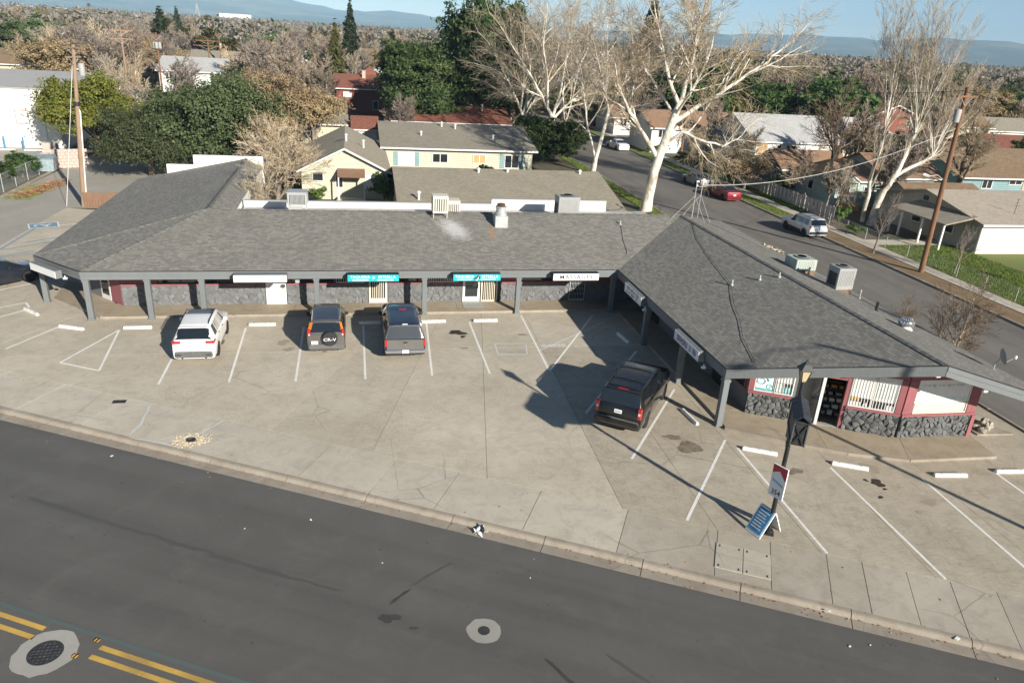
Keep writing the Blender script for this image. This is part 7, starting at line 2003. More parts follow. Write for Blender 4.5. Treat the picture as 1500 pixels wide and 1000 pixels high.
obj('crate', MB().cbox((0, 0, 0.95), (1.25, 1.0, 1.9), 0.03), 'block_pink', tb2); obj('lid', MB().cbox((0, 0, 1.94), (1.3, 1.05, 0.07), 0.02), 'cream_paint', tb2)
bh_ = MB(); random.seed(3)
for k in range(900):
    u_ = random.random(); p = at(28, 290).lerp(at(92, 268), u_) + Vector((random.gauss(0, 0.35), random.gauss(0, 0.35), abs(random.gauss(0.1, 0.14))))
    a = random.uniform(0, 6.3); d = Vector((math.cos(a), math.sin(a), random.uniform(-0.2, 0.35))) * random.uniform(0.2, 0.55)
    bh_.tube([p, p + d], 0.012, 3, False)
obj('brush_heap', bh_, 'straw', label='heap of orange-brown cut branches along the alley kerb', cat='brush')
# ================================================================== TREES
def rdir(rng, d, ang):
    d = d.normalized(); o = d.orthogonal().normalized(); o.rotate(Matrix.Rotation(rng.uniform(0, 2 * PI), 3, d))
    return (d * math.cos(ang) + o * math.sin(ang)).normalized()
class Bare:
    """recursive bare tree. spec per level: segs, sides, children, angle, length ratio"""
    def __init__(s, seed, levels, kids, ang, ratio, wob, up, twig=0.012, split_lev=2, sides=(9, 7, 5, 4, 3, 3), t0=0.3):
        s.rng = random.Random(seed); s.levels = levels; s.kids = kids; s.ang = ang; s.ratio = ratio; s.wob = wob; s.up = up; s.tw = twig; s.sl = split_lev; s.sides = sides; s.t0 = t0
        s.trunk = MB(); s.crown = MB()
    def grow(s, p, d, L, r, lev):
        rng = s.rng
        nseg = (7, 6, 5, 3, 2, 2)[lev]
        pts = [Vector(p)]; dirs = []
        d = Vector(d).normalized(); q = Vector(p)
        for i in range(nseg):
            w = s.wob * (0.5 if lev == 0 else 1)
            d = (d + Vector((rng.gauss(0, w), rng.gauss(0, w), rng.gauss(0, w) * 0.6 + s.up[min(lev, len(s.up) - 1)]))).normalized()
            q = q + d * (L / nseg); pts.append(q.copy()); dirs.append(d.copy())
        re = max(s.tw, r * (0.55 if lev == 0 else 0.35))
        rads = [max(s.tw, r + (re - r) * (i / nseg) ** 0.9) for i in range(nseg + 1)]
        if lev == 0: rads[0] *= 1.35
        (s.trunk if lev < s.sl else s.crown).tube(pts, rads, s.sides[lev], False)
        s.spawn(pts, dirs, rads, L, lev)
    def spawn(s, pts, dirs, rads, L, lev):
        if lev >= s.levels: return
        rng = s.rng; nseg = len(pts) - 1
        n = s.kids[lev]; n = max(1, int(round(n * rng.uniform(0.75, 1.25))))
        for k in range(n):
            t = s.t0 + (1 - s.t0) * (k + rng.uniform(0.2, 0.95)) / n if lev > 0 else 0.45 + 0.55 * (k + rng.uniform(0.2, 0.9)) / n
            t = min(0.995, t); i = min(int(t * nseg), nseg - 1); f = t * nseg - i
            p = pts[i].lerp(pts[i + 1], f); r0 = rads[i] + (rads[i + 1] - rads[i]) * f
            a = math.radians(s.ang[lev] * rng.uniform(0.6, 1.3)) * (1.15 - 0.4 * t)
            s.grow(p, rdir(rng, dirs[i], a), L * s.ratio[lev] * rng.uniform(0.7, 1.2) * (1.1 - 0.35 * t), max(s.tw, r0 * rng.uniform(0.45, 0.7)), lev + 1)
        # leader goes on
        s.grow(pts[-1], dirs[-1], L * s.ratio[lev] * 0.9, rads[-1], lev + 1)
def tree_meshes(name, b, barkT, barkC):
    return mesh_of('trunk', b.trunk, barkT, 60), mesh_of('crown', b.crown, barkC, None)
def place_tree(name, label, meshes, loc, sc=1.0, rz=0.0, group=None, cat='tree', parts=('trunk', 'crown')):
    t = thing(name, label, cat, loc, rz, group)
    t.scale = sc if hasattr(sc, '__len__') else (sc, sc, sc)
    for pn, me in zip(parts, meshes):
        o = bpy.data.objects.new(pn, me); COL.objects.link(o); o.parent = t
    return t
def limb_tree(seed, trunk_pts, trunk_r, limbs, **kw):
    """tree whose trunk and main limbs are laid out by hand, finished by the recursive growth"""
    b = Bare(seed, **kw)
    pts = [Vector(p) for p in trunk_pts]
    b.trunk.tube(pts, trunk_r, 12, False)
    for (pl, r0, r1) in limbs:
        P = [Vector(p) for p in pl]
        fine = []
        for a, c in zip(P[:-1], P[1:]):
            for k in range(3):
                f = k / 3; fine.append(a.lerp(c, f) + (Vector((b.rng.gauss(0, 0.06), b.rng.gauss(0, 0.06), b.rng.gauss(0, 0.05))) if k else Vector()))
        fine.append(P[-1])
        n_ = len(fine) - 1
        rads = [r0 + (r1 - r0) * i / n_ for i in range(n_ + 1)]
        b.trunk.tube(fine, rads, 8, False)
        dirs = [(fine[i + 1] - fine[i]).normalized() for i in range(n_)]
        L = sum((fine[i + 1] - fine[i]).length for i in range(n_))
        b.spawn(fine, dirs, rads, L, 1)
    return b
KW = dict(levels=4, kids=(6, 10, 9, 8, 0), ang=(38, 42, 45, 48), ratio=(0.6, 0.5, 0.5, 0.5), wob=0.16, up=(0.05, 0.05, 0.03, 0.0, -0.02), twig=0.011, split_lev=3, t0=0.25)
# --- the big white sycamore (x across, y depth, z up; metres from its foot)
big_l = [([(0.45, 0, 4.9), (-0.9, 0.4, 6.8), (-2.4, 0.9, 8.7), (-3.3, 1.0, 10.2)], 0.22, 0.12),
         ([(1.9, 0, 9.6), (0.9, 0.5, 11.6), (0.1, 0.9, 14.2), (-0.9, 1.2, 17.0)], 0.20, 0.06), ([(1.95, 0, 9.6), (2.3, -0.2, 12.2), (2.9, 0.3, 15.4), (3.1, 0.2, 18.8)], 0.22, 0.06),
         ([(2.0, 0, 9.4), (3.2, 0.4, 11.0), (4.4, 0.8, 13.6), (4.9, 0.9, 16.6)], 0.16, 0.05), ([(1.5, 0, 8.0), (3.5, -0.5, 9.6), (5.8, -0.8, 11.2), (8.6, -1.0, 13.2), (10.4, -0.8, 14.6)], 0.24, 0.07),
         ([(1.1, 0, 6.2), (2.2, -0.9, 7.4), (3.8, -1.4, 6.8), (6.0, -1.6, 6.3), (7.4, -1.5, 7.0)], 0.16, 0.05), ([(1.2, 0, 6.6), (2.4, 0.8, 7.6), (3.3, 1.4, 7.3), (4.2, 1.6, 6.4)], 0.13, 0.05),
         ([(1.7, 0.1, 8.8), (0.6, 1.5, 10.4), (-0.8, 2.4, 12.4), (-1.8, 3.0, 14.8)], 0.15, 0.05), ([(1.7, -0.1, 8.8), (2.0, -1.8, 10.6), (1.2, -3.0, 12.8), (0.8, -3.6, 15.2)], 0.14, 0.05),
         ([(-2.4, 0.9, 8.7), (-2.0, 1.6, 11.0), (-2.4, 2.0, 14.0)], 0.11, 0.05)]
bb = limb_tree(101, [(0, 0, -0.2), (0.1, 0, 1.2), (0.35, 0, 3.6), (0.75, 0, 5.4), (1.3, 0, 7.4), (1.95, 0, 9.8)], [0.62, 0.48, 0.44, 0.40, 0.37, 0.28], big_l, **KW)
SYC_BIG = tree_meshes('sycamore', bb, 'bark_white', 'bark_twig')
place_tree('sycamore_tree', 'tallest white-trunked bare sycamore on the verge behind the roof valley', SYC_BIG, (26.95, 65.4, 0))
# --- leaning Y-shaped sycamore left of it
l2 = [([(0.2, 0, 1.6), (-1.0, 0.2, 5.0), (-1.8, 0.2, 8.4), (-2.6, 0.3, 11.2)], 0.14, 0.05), ([(1.2, 0, 7.0), (0.6, 0.4, 9.6), (0.6, 0.6, 13.0), (0.2, 0.4, 16.4)], 0.15, 0.04), ([(1.2, 0, 7.0), (2.3, 0.2, 9.5), (3.4, 0.3, 12.2), (4.6, 0.2, 15.0)], 0.13, 0.04), ([(1.0, 0, 6.2), (2.6, -0.5, 7.6), (4.6, -0.8, 8.0)], 0.10, 0.04), ([(1.2, 0, 7.2), (0.1, -0.8, 9.5), (-1.0, -1.0, 12.6)], 0.11, 0.04)]
b2 = limb_tree(102, [(0, 0, -0.2), (0.2, 0, 1.8), (0.7, 0, 4.2), (1.2, 0, 7.2)], [0.34, 0.26, 0.22, 0.18], l2, **KW)
SYC_Y = tree_meshes('sycamore', b2, 'bark_white', 'bark_twig')
place_tree('sycamore_tree', 'slim forked sycamore with two pale stems left of the tallest one', SYC_Y, (27.6, 84.5, 0))
# --- broad sycamores behind the dark shrubs
l3 = [([(0, 0, 4.6), (-1.4, 0.2, 7.2), (-3.8, 0.5, 10.6), (-6.4, 0.8, 14.0)], 0.24, 0.06), ([(0, 0, 4.8), (0.9, 0.2, 8.2), (1.4, 0.4, 12.6), (1.7, 0.3, 17.2)], 0.22, 0.05), ([(0, 0, 4.4), (1.7, 0.4, 6.2), (3.6, 0.6, 7.8), (6.0, 0.8, 9.6)], 0.20, 0.05), ([(-0.8, 0, 6.2), (-1.2, -0.8, 9.4), (-2.2, -1.2, 13.4), (-2.0, -1.0, 17.0)], 0.17, 0.05), ([(0.4, 0, 6.0), (2.2, -0.6, 9.4), (3.6, -0.8, 13.0), (4.4, -0.8, 16.4)], 0.16, 0.05), ([(-1.4, 0.2, 7.2), (-3.6, -0.6, 8.0), (-5.6, -1.0, 9.6)], 0.13, 0.05)]
b3 = limb_tree(103, [(0, 0, -0.2), (0, 0, 1.5), (0.1, 0, 3.4), (0, 0, 5.0)], [0.50, 0.40, 0.36, 0.32], l3, **KW)
SYC_WIDE = tree_meshes('sycamore', b3, 'bark_white', 'bark_twig')
place_tree('sycamore_tree', 'broad white-limbed sycamore rising behind the dark evergreen shrub', SYC_WIDE, (25.9, 98.5, 0))
place_tree('sycamore_tree', 'white-limbed sycamore against the tall dark evergreen', SYC_WIDE, (23.4, 105, 0), 0.86, 0.6)
place_tree('sycamore_tree', 'far sycamore right of the broad white-limbed one', SYC_Y, (31.5, 112, 0), 1.0, 2.0)
# --- pale sprouting sycamore on the right, cut back and regrown
l4 = []
rs = random.Random(44)
def sprouts(o, n, h, spread):
    for k in range(n):
        a = rs.uniform(-1, 1) * spread; b_ = rs.uniform(-1, 1) * spread * 0.5; hh = h * rs.uniform(0.65, 1.05)
        l4.append(([o, (o[0] + a * 0.5, o[1] + b_ * 0.5, o[2] + hh * 0.5), (o[0] + a * 1.2, o[1] + b_, o[2] + hh)], 0.05, 0.014))
l4 += [([(0.5, 0, 3.0), (1.6, 0, 5.2), (2.0, 0, 7.2), (2.4, 0, 8.3)], 0.24, 0.18), ([(1.2, 0, 4.4), (3.0, 0.2, 5.4), (5.0, 0.3, 6.3)], 0.20, 0.13), ([(-0.6, 0.4, 0.2), (-0.9, 0.3, 4.0), (-0.7, 0.2, 8.5)], 0.2, 0.15)]
sprouts((2.4, 0, 8.3), 15, 8.0, 3.4); sprouts((5.0, 0.3, 6.3), 13, 6.4, 3.0); sprouts((-0.7, 0.2, 8.5), 11, 8.0, 1.6)
b4 = limb_tree(104, [(0, 0, -0.2), (0.2, 0, 1.6), (0.6, 0, 3.2)], [0.36, 0.30, 0.27], l4, levels=4, kids=(5, 5, 5, 4, 0), ang=(30, 26, 30, 34), ratio=(0.5, 0.38, 0.5, 0.5), wob=0.08, up=(0.1, 0.1, 0.08, 0.04), twig=0.010, split_lev=2, t0=0.35)
SYC_SPR = tree_meshes('sycamore', b4, 'bark_white', 'bark_twig')
place_tree('sycamore_tree', 'white-barked tree with tall straight regrowth beside the brown leaning pole', SYC_SPR, (47.6, 60.6, 0))
# --- generic bare trees
def bare(seed, h, r, **kw):
    k = dict(levels=4, kids=(8, 9, 8, 6, 0), ang=(34, 36, 40, 42), ratio=(0.72, 0.55, 0.5, 0.5), wob=0.12, up=(0.08, 0.10, 0.07, 0.03), twig=0.014, split_lev=2, t0=0.2)
    k.update(kw)
    b = Bare(seed, **k); b.grow((0, 0, -0.15), (0, 0, 1), h * 0.45, r, 0)
    return b
BARE = [tree_meshes('bare', bare(201 + i, 11.0, 0.24, twig=0.020), ('bark_brown', 'bark_grey', 'bark_brown', 'bark_grey')[i], ('bark_grey', 'bark_twig', 'bark_grey', 'bark_grey')[i]) for i in range(4)]
BARE_PALE = [tree_meshes('bare', bare(221 + i, 12.0, 0.28, twig=0.017, up=(0.08, 0.08, 0.05, 0.02)), 'bark_white', 'bark_twig') for i in range(2)]
DARK = tree_meshes('bare', bare(231, 14.0, 0.45, kids=(7, 7, 6, 6, 0), ang=(50, 48, 45, 45), twig=0.014), 'bark_dark', 'bark_brown')
FUZZY = tree_meshes('bare', bare(232, 12.0, 0.3, kids=(8, 8, 8, 6, 0), ang=(45, 35, 35, 35), twig=0.013, up=(0.1, 0.02, -0.02, -0.05)), 'bark_brown', 'bark_twig')
YOUNG = tree_meshes('bare', bare(233, 6.0, 0.09, kids=(8, 6, 5, 4, 0), ang=(35, 35, 40, 40), twig=0.007, levels=3, t0=0.15), 'bark_grey', 'bark_grey')
BIRCH = tree_meshes('bare', bare(234, 5.5, 0.07, kids=(9, 7, 6, 4, 0), ang=(50, 45, 45, 40), twig=0.005, levels=4, t0=0.15), 'bark_twig', 'bark_brown')
THICKET = tree_meshes('bare', bare(235, 6.5, 0.13, kids=(6, 6, 5, 5, 0), ang=(58, 55, 50, 48), ratio=(0.8, 0.6, 0.5, 0.5), up=(0.03, 0.04, 0.03, 0.0), wob=0.17, twig=0.009), 'bark_grey', 'bark_twig')
place_tree('bare_tree', 'big dark-limbed bare tree between the blue cottage and the orange roof', DARK, (52.3, 75.2, 0), 1.0, 0.7)
place_tree('bare_tree', 'wide hazy twiggy tree in front of the teal house', FUZZY, (63.5, 68.5, 0), (1.25, 1.25, 1.05), 1.1)
place_tree('bare_tree', 'hazy twiggy tree at the right edge behind the teal house', FUZZY, (76.0, 88, 0), 1.2, 2.6)
place_tree('street_tree', 'small bare street tree beside the silver and green SUV', YOUNG, (41.0, 51.0, 0), 1.0, 0.4)
place_tree('street_tree', 'small pale crooked tree on the green front lawn', YOUNG, (43.9, 45.5, 0), 0.72, 2.0)
place_tree('street_tree', 'young tree on the verge behind the dark red sedan', YOUNG, at(1073, 277), 0.8, 3.0)
place_tree('street_tree', 'spindly reddish birch between the shops and the side street', BIRCH, (28.0, 27.6, 0), 1.25, 0.2)
place_tree('street_tree', 'thin bare sapling left of the reddish birch', BIRCH, (27.6, 31.2, 0), 0.75, 1.7)
place_tree('bare_tree', 'bare V-stemmed tree in front of the pale green cottage', THICKET, at(409, 287), (1.25, 1.25, 1.3), 0.5)
place_tree('bare_tree', 'wide open bare tree spreading before the cottage gable', THICKET, (-6.4, 65.0, 0), (1.7, 1.5, 1.35), 3.6)
place_tree('bare_tree', 'small bare tree leaning over the white end wall of the shops', THICKET, (-5.6, 55.2, 0), (0.95, 0.95, 1.1), 2.2)
place_tree('bare_tree', 'bare tree with low twigs between the cottage and the tan thicket', THICKET, (-6.8, 72.0, 0), 1.15, 4.0)
place_tree('bare_tree', 'bare shrub on the dirt verge by the chain-link fence', YOUNG, (47.8, 43.0, 0), (0.6, 0.6, 0.35), 1.0)
place_tree('bare_tree', 'bare tree among the front gardens left of the white-barked tree', BARE[1], (46.6, 66.5, 0), 0.55, 1.0)
place_tree('bare_tree', 'bare dark tree right of the white-barked tree', BARE[0], (55.0, 67.5, 0), 0.85, 2.0)
for lb, m_, x, y, sc, rz in (('bare shrubby tree before the aqua sun porch', THICKET, 47.6, 71.6, 0.95, 1.0), ('bare twiggy tree between the small aqua house and the street', THICKET, 46.2, 64.2, 1.0, 2.5), ('bare dark tree in the garden behind the leaning pole', BARE[2], 53.6, 59.6 + 8, 0.75, 0.3), ('bare brown tree at the corner of the boarded white house', BARE[1], 48.2, 86.6, 0.62, 1.3), ('drooping bare tree on the verge below the white house', THICKET, 44.4, 84.5, 1.1, 3.1), ('bare brown tree behind the orange roofs', BARE[3], 60.5, 82.5, 1.0, 0.2), ('bare brown tree between the teal and orange-roofed houses', BARE[0], 65.6, 78.5, 0.95, 4.2), ('bare brown tree left of the boarded white house', BARE[2], 49.5, 100.5, 0.85, 2.2)):
    place_tree('bare_tree', lb, m_, (x, y, 0), sc, rz)
for i, (px_, py_, Y, k) in enumerate(((150, 52, 108, 0), (190, 60, 112, 1))):
    p = aty(px_, py_, Y)
    place_tree('bare_tree', 'pale-stemmed bare tree above the yellow-green tree, %s of two' % ('left', 'right')[i], BARE_PALE[k], (p.x, Y, 0), p.z / 12.4, i * 2.0)

# --- leafy crowns
def leaf_cloud(seed, blobs, n, size, flat_=0.75, aspect=1.6, droop=0.0, shell=0.55):
    """leaf-sized quads spread through lumpy blobs [(x,y,z,rx,ry,rz)]"""
    g = np.random.default_rng(seed)
    w = np.array([b[3] * b[4] * b[5] for b in blobs]) ** 0.67; w /= w.sum()
    V = []
    for b, cnt in zip(blobs, (w * n).astype(int)):
        ncl = max(6, cnt // 40)
        d = g.normal(size=(ncl, 3)); d /= np.linalg.norm(d, axis=1)[:, None]
        d[:, 2] = np.where(d[:, 2] < -0.35, -d[:, 2] * 0.5, d[:, 2])
        rad = shell + (1 - shell) * g.random(ncl) ** 0.6
        rad *= 1 + 0.2 * np.sin(d[:, 0] * 5 + b[0]) + 0.17 * np.sin(d[:, 1] * 6 + d[:, 2] * 4) + 0.10 * g.normal(size=ncl)
        cc = d * rad[:, None] * np.array(b[3:6]) + np.array(b[:3])
        pick = g.integers(0, ncl, cnt)
        sp = min(b[3], b[5]) * 0.14
        p = cc[pick] + g.normal(size=(cnt, 3)) * sp * np.array([1, 1, 0.7])
        V.append((p, d[pick]))
    P = np.concatenate([v[0] for v in V]); D = np.concatenate([v[1] for v in V])
    N = len(P)
    nrm = g.normal(size=(N, 3)) * 0.8 + D * 0.9 + np.array([0, 0, 0.45]); nrm /= np.linalg.norm(nrm, axis=1)[:, None]
    t = g.normal(size=(N, 3)); t[:, 2] -= droop; t -= (t * nrm).sum(1)[:, None] * nrm; t /= np.linalg.norm(t, axis=1)[:, None]
    bt = np.cross(nrm, t)
    s = size * (0.6 + 0.8 * g.random(N))[:, None]
    q = np.stack([P - t * s * aspect * 0.5, P + bt * s * 0.42 + nrm * s * 0.08, P + t * s * aspect * 0.5, P - bt * s * 0.42 + nrm * s * 0.08], 1).reshape(-1, 3)
    return q
def leaf_object_mesh(name, q, mat):
    me = bpy.data.meshes.new(name)
    n = len(q) // 4
    me.vertices.add(len(q)); me.vertices.foreach_set('co', q.astype(np.float32).ravel())
    me.loops.add(n * 4); me.loops.foreach_set('vertex_index', np.arange(n * 4, dtype=np.int32))
    me.polygons.add(n); me.polygons.foreach_set('loop_start', np.arange(0, n * 4, 4, dtype=np.int32))
    me.materials.append(MATS[mat]); me.update(); me.validate()
    return me
def skeleton(seed, h, r, blobs, mat='bark_brown'):
    mb = MB(); rg_ = random.Random(seed)
    mb.tube([(0, 0, -0.15), (rg_.gauss(0, 0.1), rg_.gauss(0, 0.1), h * 0.3), (rg_.gauss(0, 0.2), rg_.gauss(0, 0.2), h * 0.7)], [r * 1.3, r, r * 0.5], 9, False)
    for b in blobs:
        for k in range(3):
            e = Vector((b[0] + rg_.uniform(-0.6, 0.6) * b[3], b[1] + rg_.uniform(-0.6, 0.6) * b[4], b[2] + rg_.uniform(-0.3, 0.6) * b[5]))
            z0 = h * rg_.uniform(0.2, 0.5)
            mb.tube([(0, 0, z0), Vector((0, 0, z0)).lerp(e, 0.5) + Vector((rg_.gauss(0, 0.3), rg_.gauss(0, 0.3), 0.3)), e], [r * 0.5, r * 0.3, 0.03], 5, False)
    return mesh_of('trunk', mb, mat, 60)
def lumpy(seed, R, H, zc, n):
    g = random.Random(seed); out = [(0, 0, zc, R * 0.8, R * 0.8, H * 0.42)]
    for k in range(n):
        a = 2 * PI * k / n + g.uniform(-0.4, 0.4); rr_ = R * g.uniform(0.38, 0.62); z = zc + H * g.uniform(-0.22, 0.3); q = R * g.uniform(0.34, 0.52)
        out.append((rr_ * math.cos(a), rr_ * math.sin(a), z, q, q, q * 0.75 * H / R * 0.6 + q * 0.2))
    return out
def leafy(name, seed, R, H, zc, n, leaves, size, mat, bk='bark_brown', tr=0.3, aspect=1.6, droop=0.0):
    bl = lumpy(seed, R, H, zc, n)
    return skeleton(seed, zc + H * 0.3, tr, bl, bk), leaf_object_mesh('crown', leaf_cloud(seed, bl, leaves, size, aspect=aspect, droop=droop), mat)
OAK = leafy('oak', 301, 6.8, 9.6, 4.5, 15, 60000, 0.19, 'leaf_oak', tr=0.4)
CAMPH = leafy('camphor', 302, 5.0, 7.4, 4.4, 12, 36000, 0.19, 'leaf_camphor', tr=0.3)
PINE = leafy('pine', 303, 5.6, 12.5, 6.6, 16, 46000, 0.24, 'leaf_pine', tr=0.35, aspect=2.2)
place_tree('oak_tree', 'big dark evergreen oak behind the left end of the shops', OAK, (-13.6, 80.5, 0), (1.02, 1.0, 1.0))
place_tree('oak_tree', 'smaller grey-green oak lobe shading the alley', OAK, (-19.0, 77.6, 0), (0.62, 0.66, 0.72), 2.0)
place_tree('camphor_tree', 'yellow-green domed tree against the white warehouse', CAMPH, (-26.8, 88.6, 0), (1.0, 0.9, 1.0), 0.4)
place_tree('pine_tree', 'bright green rounded pine behind the pale green block', PINE, (9.4, 110, 0), (1.02, 1.0, 0.98), 0.0)
place_tree('pine_tree', 'tallest dark green pine behind the white-limbed sycamores', PINE, (19.2, 113, 0), (1.32, 1.2, 1.43), 1.4)
place_tree('pine_tree', 'dark green pine filling the gap between the two larger ones', PINE, (15.5, 121, 0), (0.85, 0.85, 1.02), 3.4)
place_tree('evergreen_tree', 'round bright green tree above the boarded white house', PINE, tuple(aty(1122, 150, 125))[:2] + (0,), (0.85, 0.85, 0.72), 2.2)
IVY = leafy('ivy', 304, 4.2, 5.4, 2.6, 10, 24000, 0.22, 'leaf_ivy', tr=0.15)
place_tree('evergreen_shrub', 'dark glossy shrub mass under the broad sycamore', IVY, (24.6, 94.0, 0), (1.1, 0.9, 0.95), 0.2)
place_tree('evergreen_shrub', 'dark glossy shrub between the street and the pale green block', IVY, (20.6, 92.0, 0), (0.75, 0.75, 0.72), 1.2)
place_tree('evergreen_shrub', 'dark shrub left of the broad sycamore trunk', IVY, (28.6, 99.5, 0), (0.6, 0.7, 0.7), 2.2)
TAN = leafy('tan', 305, 4.4, 6.5, 4.6, 9, 15000, 0.15, 'leaf_tan', tr=0.2, bk='bark_grey')
place_tree('tan_tree', 'tan dry-leaved tree behind the pale green cottage', TAN, (-7.5, 90.5, 0), (1.1, 1.0, 1.15), 0.0)
place_tree('tan_tree', 'tan dry-leaved tree left of the cottage roof', TAN, (-10.4, 84.0, 0), (0.85, 0.8, 0.92), 1.5)
place_tree('tan_tree', 'orange-tan tree in front of the long white house', TAN, (-12.5, 104.0, 0), (1.0, 1.0, 1.1), 2.5)
place_tree('tan_tree', 'tan tree rising behind the cottage ridge', TAN, (-4.6, 91.5, 0), (0.95, 0.9, 0.95), 5.0)
place_tree('tan_tree', 'low tan tree right beside the evergreen oak', TAN, (-8.2, 77.5, 0), (0.75, 0.7, 0.8), 3.3)
for lb, m_, px_, py_, Y, rz in (('big grey bare tree above the tan thicket', BARE[0], 420, 25, 122, 0.5), ('tall grey bare tree left of the red house', BARE[1], 455, 45, 128, 1.5), ('big dark bare tree right of the far white hip-roofed house', BARE[2], 372, 12, 132, 2.5), ('grey bare tree close to the red house', BARE[3], 478, 70, 124, 3.5), ('grey bare tree behind the oak top', BARE[1], 345, 40, 140, 4.5), ('bare tree in front of the bright green pine', BARE[3], 585, 110, 103, 0.9)):
    p = aty(px_, py_, Y); k = p.z / 13.0
    place_tree('bare_tree', lb, m_, (p.x, Y, 0), (k * 1.25, k * 1.25, k), rz)
SHRUB = leafy('shrub', 306, 1.3, 1.9, 0.95, 7, 3200, 0.13, 'leaf_ivy', tr=0.05)
SHRUB_B = leafy('shrub', 307, 1.3, 1.9, 0.95, 7, 3200, 0.13, 'leaf_bright', tr=0.05)
def shr(lb, x, y, sc, m=SHRUB, nm='shrub'): return place_tree(nm, lb, m, (x, y, 0), sc, random.uniform(0, 6), cat='shrub', parts=('stem', 'foliage'))
shr('leafy bright shrub by the right corner of the cottage', 2.7, 66.6, (1.0, 1.0, 1.35), SHRUB_B)
shr('dark shrub between the cottage and the tan roof', 3.6, 69.5, (0.9, 1.2, 1.3))
shr('small shrub below the cottage window', -3.2, 67.2, (0.9, 0.6, 0.6), SHRUB_B)
shr('low round bush under the orange window of the pale green block', 14.2, 80.0, (1.1, 0.6, 0.7), SHRUB)
shr('clipped dark hedge at the left edge', -30.4, 70.5, (1.5, 1.9, 1.25)); shr('clipped hedge beside the dumpster', -29.6, 75.6, (1.1, 1.5, 1.1)); shr('hedge part nearest the left frame edge', -31.8, 67.0, (1.6, 1.7, 1.25))
shr('green shrub in the side garden by the board fence end', 44.3, 60.6, (0.55, 0.55, 0.9), SHRUB_B); shr('weedy green clump by the garden fence', 43.6, 57.0, (0.6, 0.9, 0.4), SHRUB_B)
shr('dark hedge before the boarded white house', 47.5, 88.5, (2.6, 1.3, 1.1)); shr('dark hedge along the pavement across the street', 45.0, 93.5, (1.2, 3.4, 0.9)); shr('small green bush on the far verge', 43.6, 104, (1.2, 2.0, 0.7), SHRUB_B)
shr('dark bush by the beige house corner', 59.0, 49.8, (1.5, 0.9, 0.9)); shr('dark shrub behind the alley wall', -25.0, 92.0, (1.6, 1.2, 1.4)); shr('shrub under the yellow-green tree', -24.4, 86.2, (1.3, 1.0, 1.3), SHRUB_B)
shr('dark bush in the blue cottage garden', 46.6, 75.6, (1.0, 1.6, 0.8)); shr('dark shrub between the aqua houses', 55.0, 68.0, (1.0, 1.2, 1.0))
# --- conifers
def conifer(seed, H, R, n, mat, size=0.3):
    g = np.random.default_rng(seed); blobs = []
    lv = int(H * 1.6)
    for i in range(lv):
        f = 0.12 + 0.86 * i / lv; rr_ = R * (1 - f) ** 0.8 * g.uniform(0.75, 1.15); k = max(3, int(7 * (1 - f)) + 2)
        for j in range(k):
            a = 2 * PI * j / k + g.uniform(0, 1.2); q = rr_ * 0.5
            blobs.append((q * math.cos(a), q * math.sin(a), f * H - 0.12 * rr_, max(0.25, rr_ * 0.55), max(0.25, rr_ * 0.55), max(0.2, H / lv * 0.55)))
    blobs.append((0, 0, H * 0.97, 0.22, 0.22, H * 0.05))
    q = leaf_cloud(seed, blobs, n, size, aspect=2.2, droop=0.8)
    tr = MB().tube([(0, 0, -0.2), (0, 0, H * 0.5), (0, 0, H * 0.97)], [H * 0.02, H * 0.013, 0.03], 8, False)
    return mesh_of('trunk', tr, 'bark_brown', 60), leaf_object_mesh('crown', q, mat)
CON = conifer(401, 18, 3.9, 14000, 'leaf_conifer', 0.38); CON2 = conifer(402, 14, 3.4, 11000, 'leaf_olive', 0.38)
for lb, px_, py_, Y, m_, H, w in (('tall dark conifer with its tip against the sky', 512, 2, 190, CON, 18, 1.0), ('shorter golden-green conifer left of the tall one', 490, 33, 150, CON2, 14, 0.9), ('layered dark cedar at the upper left', 232, 10, 210, CON, 18, 1.7), ('hazy conifer between the cedar and the palm', 257, 10, 300, CON, 18, 1.1), ('dark pointed conifer behind the tallest white sycamore', 1022, 36, 190, CON, 18, 0.9), ('tall conifer behind the crown of the tallest sycamore', 962, -14, 230, CON, 18, 1.1), ('dark conifer rising behind the white-barked regrowth tree', 1325, 72, 260, CON, 18, 0.7)):
    p = aty(px_, py_, Y); k = p.z / H
    place_tree('conifer', lb, m_, (p.x, Y, 0), (k * w, k * w, k), random.uniform(0, 6))
# --- far palm and lattice mast
p = aty(303, 22, 300)
pl = thing('palm_tree', 'far tall palm with a small round head at the upper left', 'tree', (p.x, 300, 0))
obj('trunk', MB().tube([(0, 0, -0.2), (0.3, 0, p.z * 0.5), (0.0, 0, p.z - 1)], [0.35, 0.25, 0.22], 8), 'bark_grey', pl)
pm = MB(); rp = random.Random(6)
for k in range(34):
    a = rp.uniform(0, 6.3); e = rp.uniform(-0.7, 1.2); L = rp.uniform(1.3, 2.2)
    d = Vector((math.cos(a) * math.cos(e), math.sin(a) * math.cos(e), math.sin(e))); s_ = d.cross(Vector((0, 0, 1))).normalized() * 0.28
    o = Vector((0, 0, p.z - 1)); m_ = o + d * L * 0.6; t_ = o + d * L - Vector((0, 0, 0.5))
    pm.add([o, m_ + s_, t_, m_ - s_], [(0, 1, 2, 3)])
obj('crown', pm, 'leaf_olive', pl)
p = aty(288, 7, 800)
tw = thing('lattice_tower', 'thin grey lattice tower before the hills at the upper left', 'tower', (p.x, 800, 0))
lt = MB(); Ht = p.z
for sx, sy in ((-1, -1), (1, -1), (1, 1), (-1, 1)): lt.tube([(sx * 3.4, sy * 3.4, 0), (sx * 0.4, sy * 0.4, Ht)], [0.30, 0.16], 4)
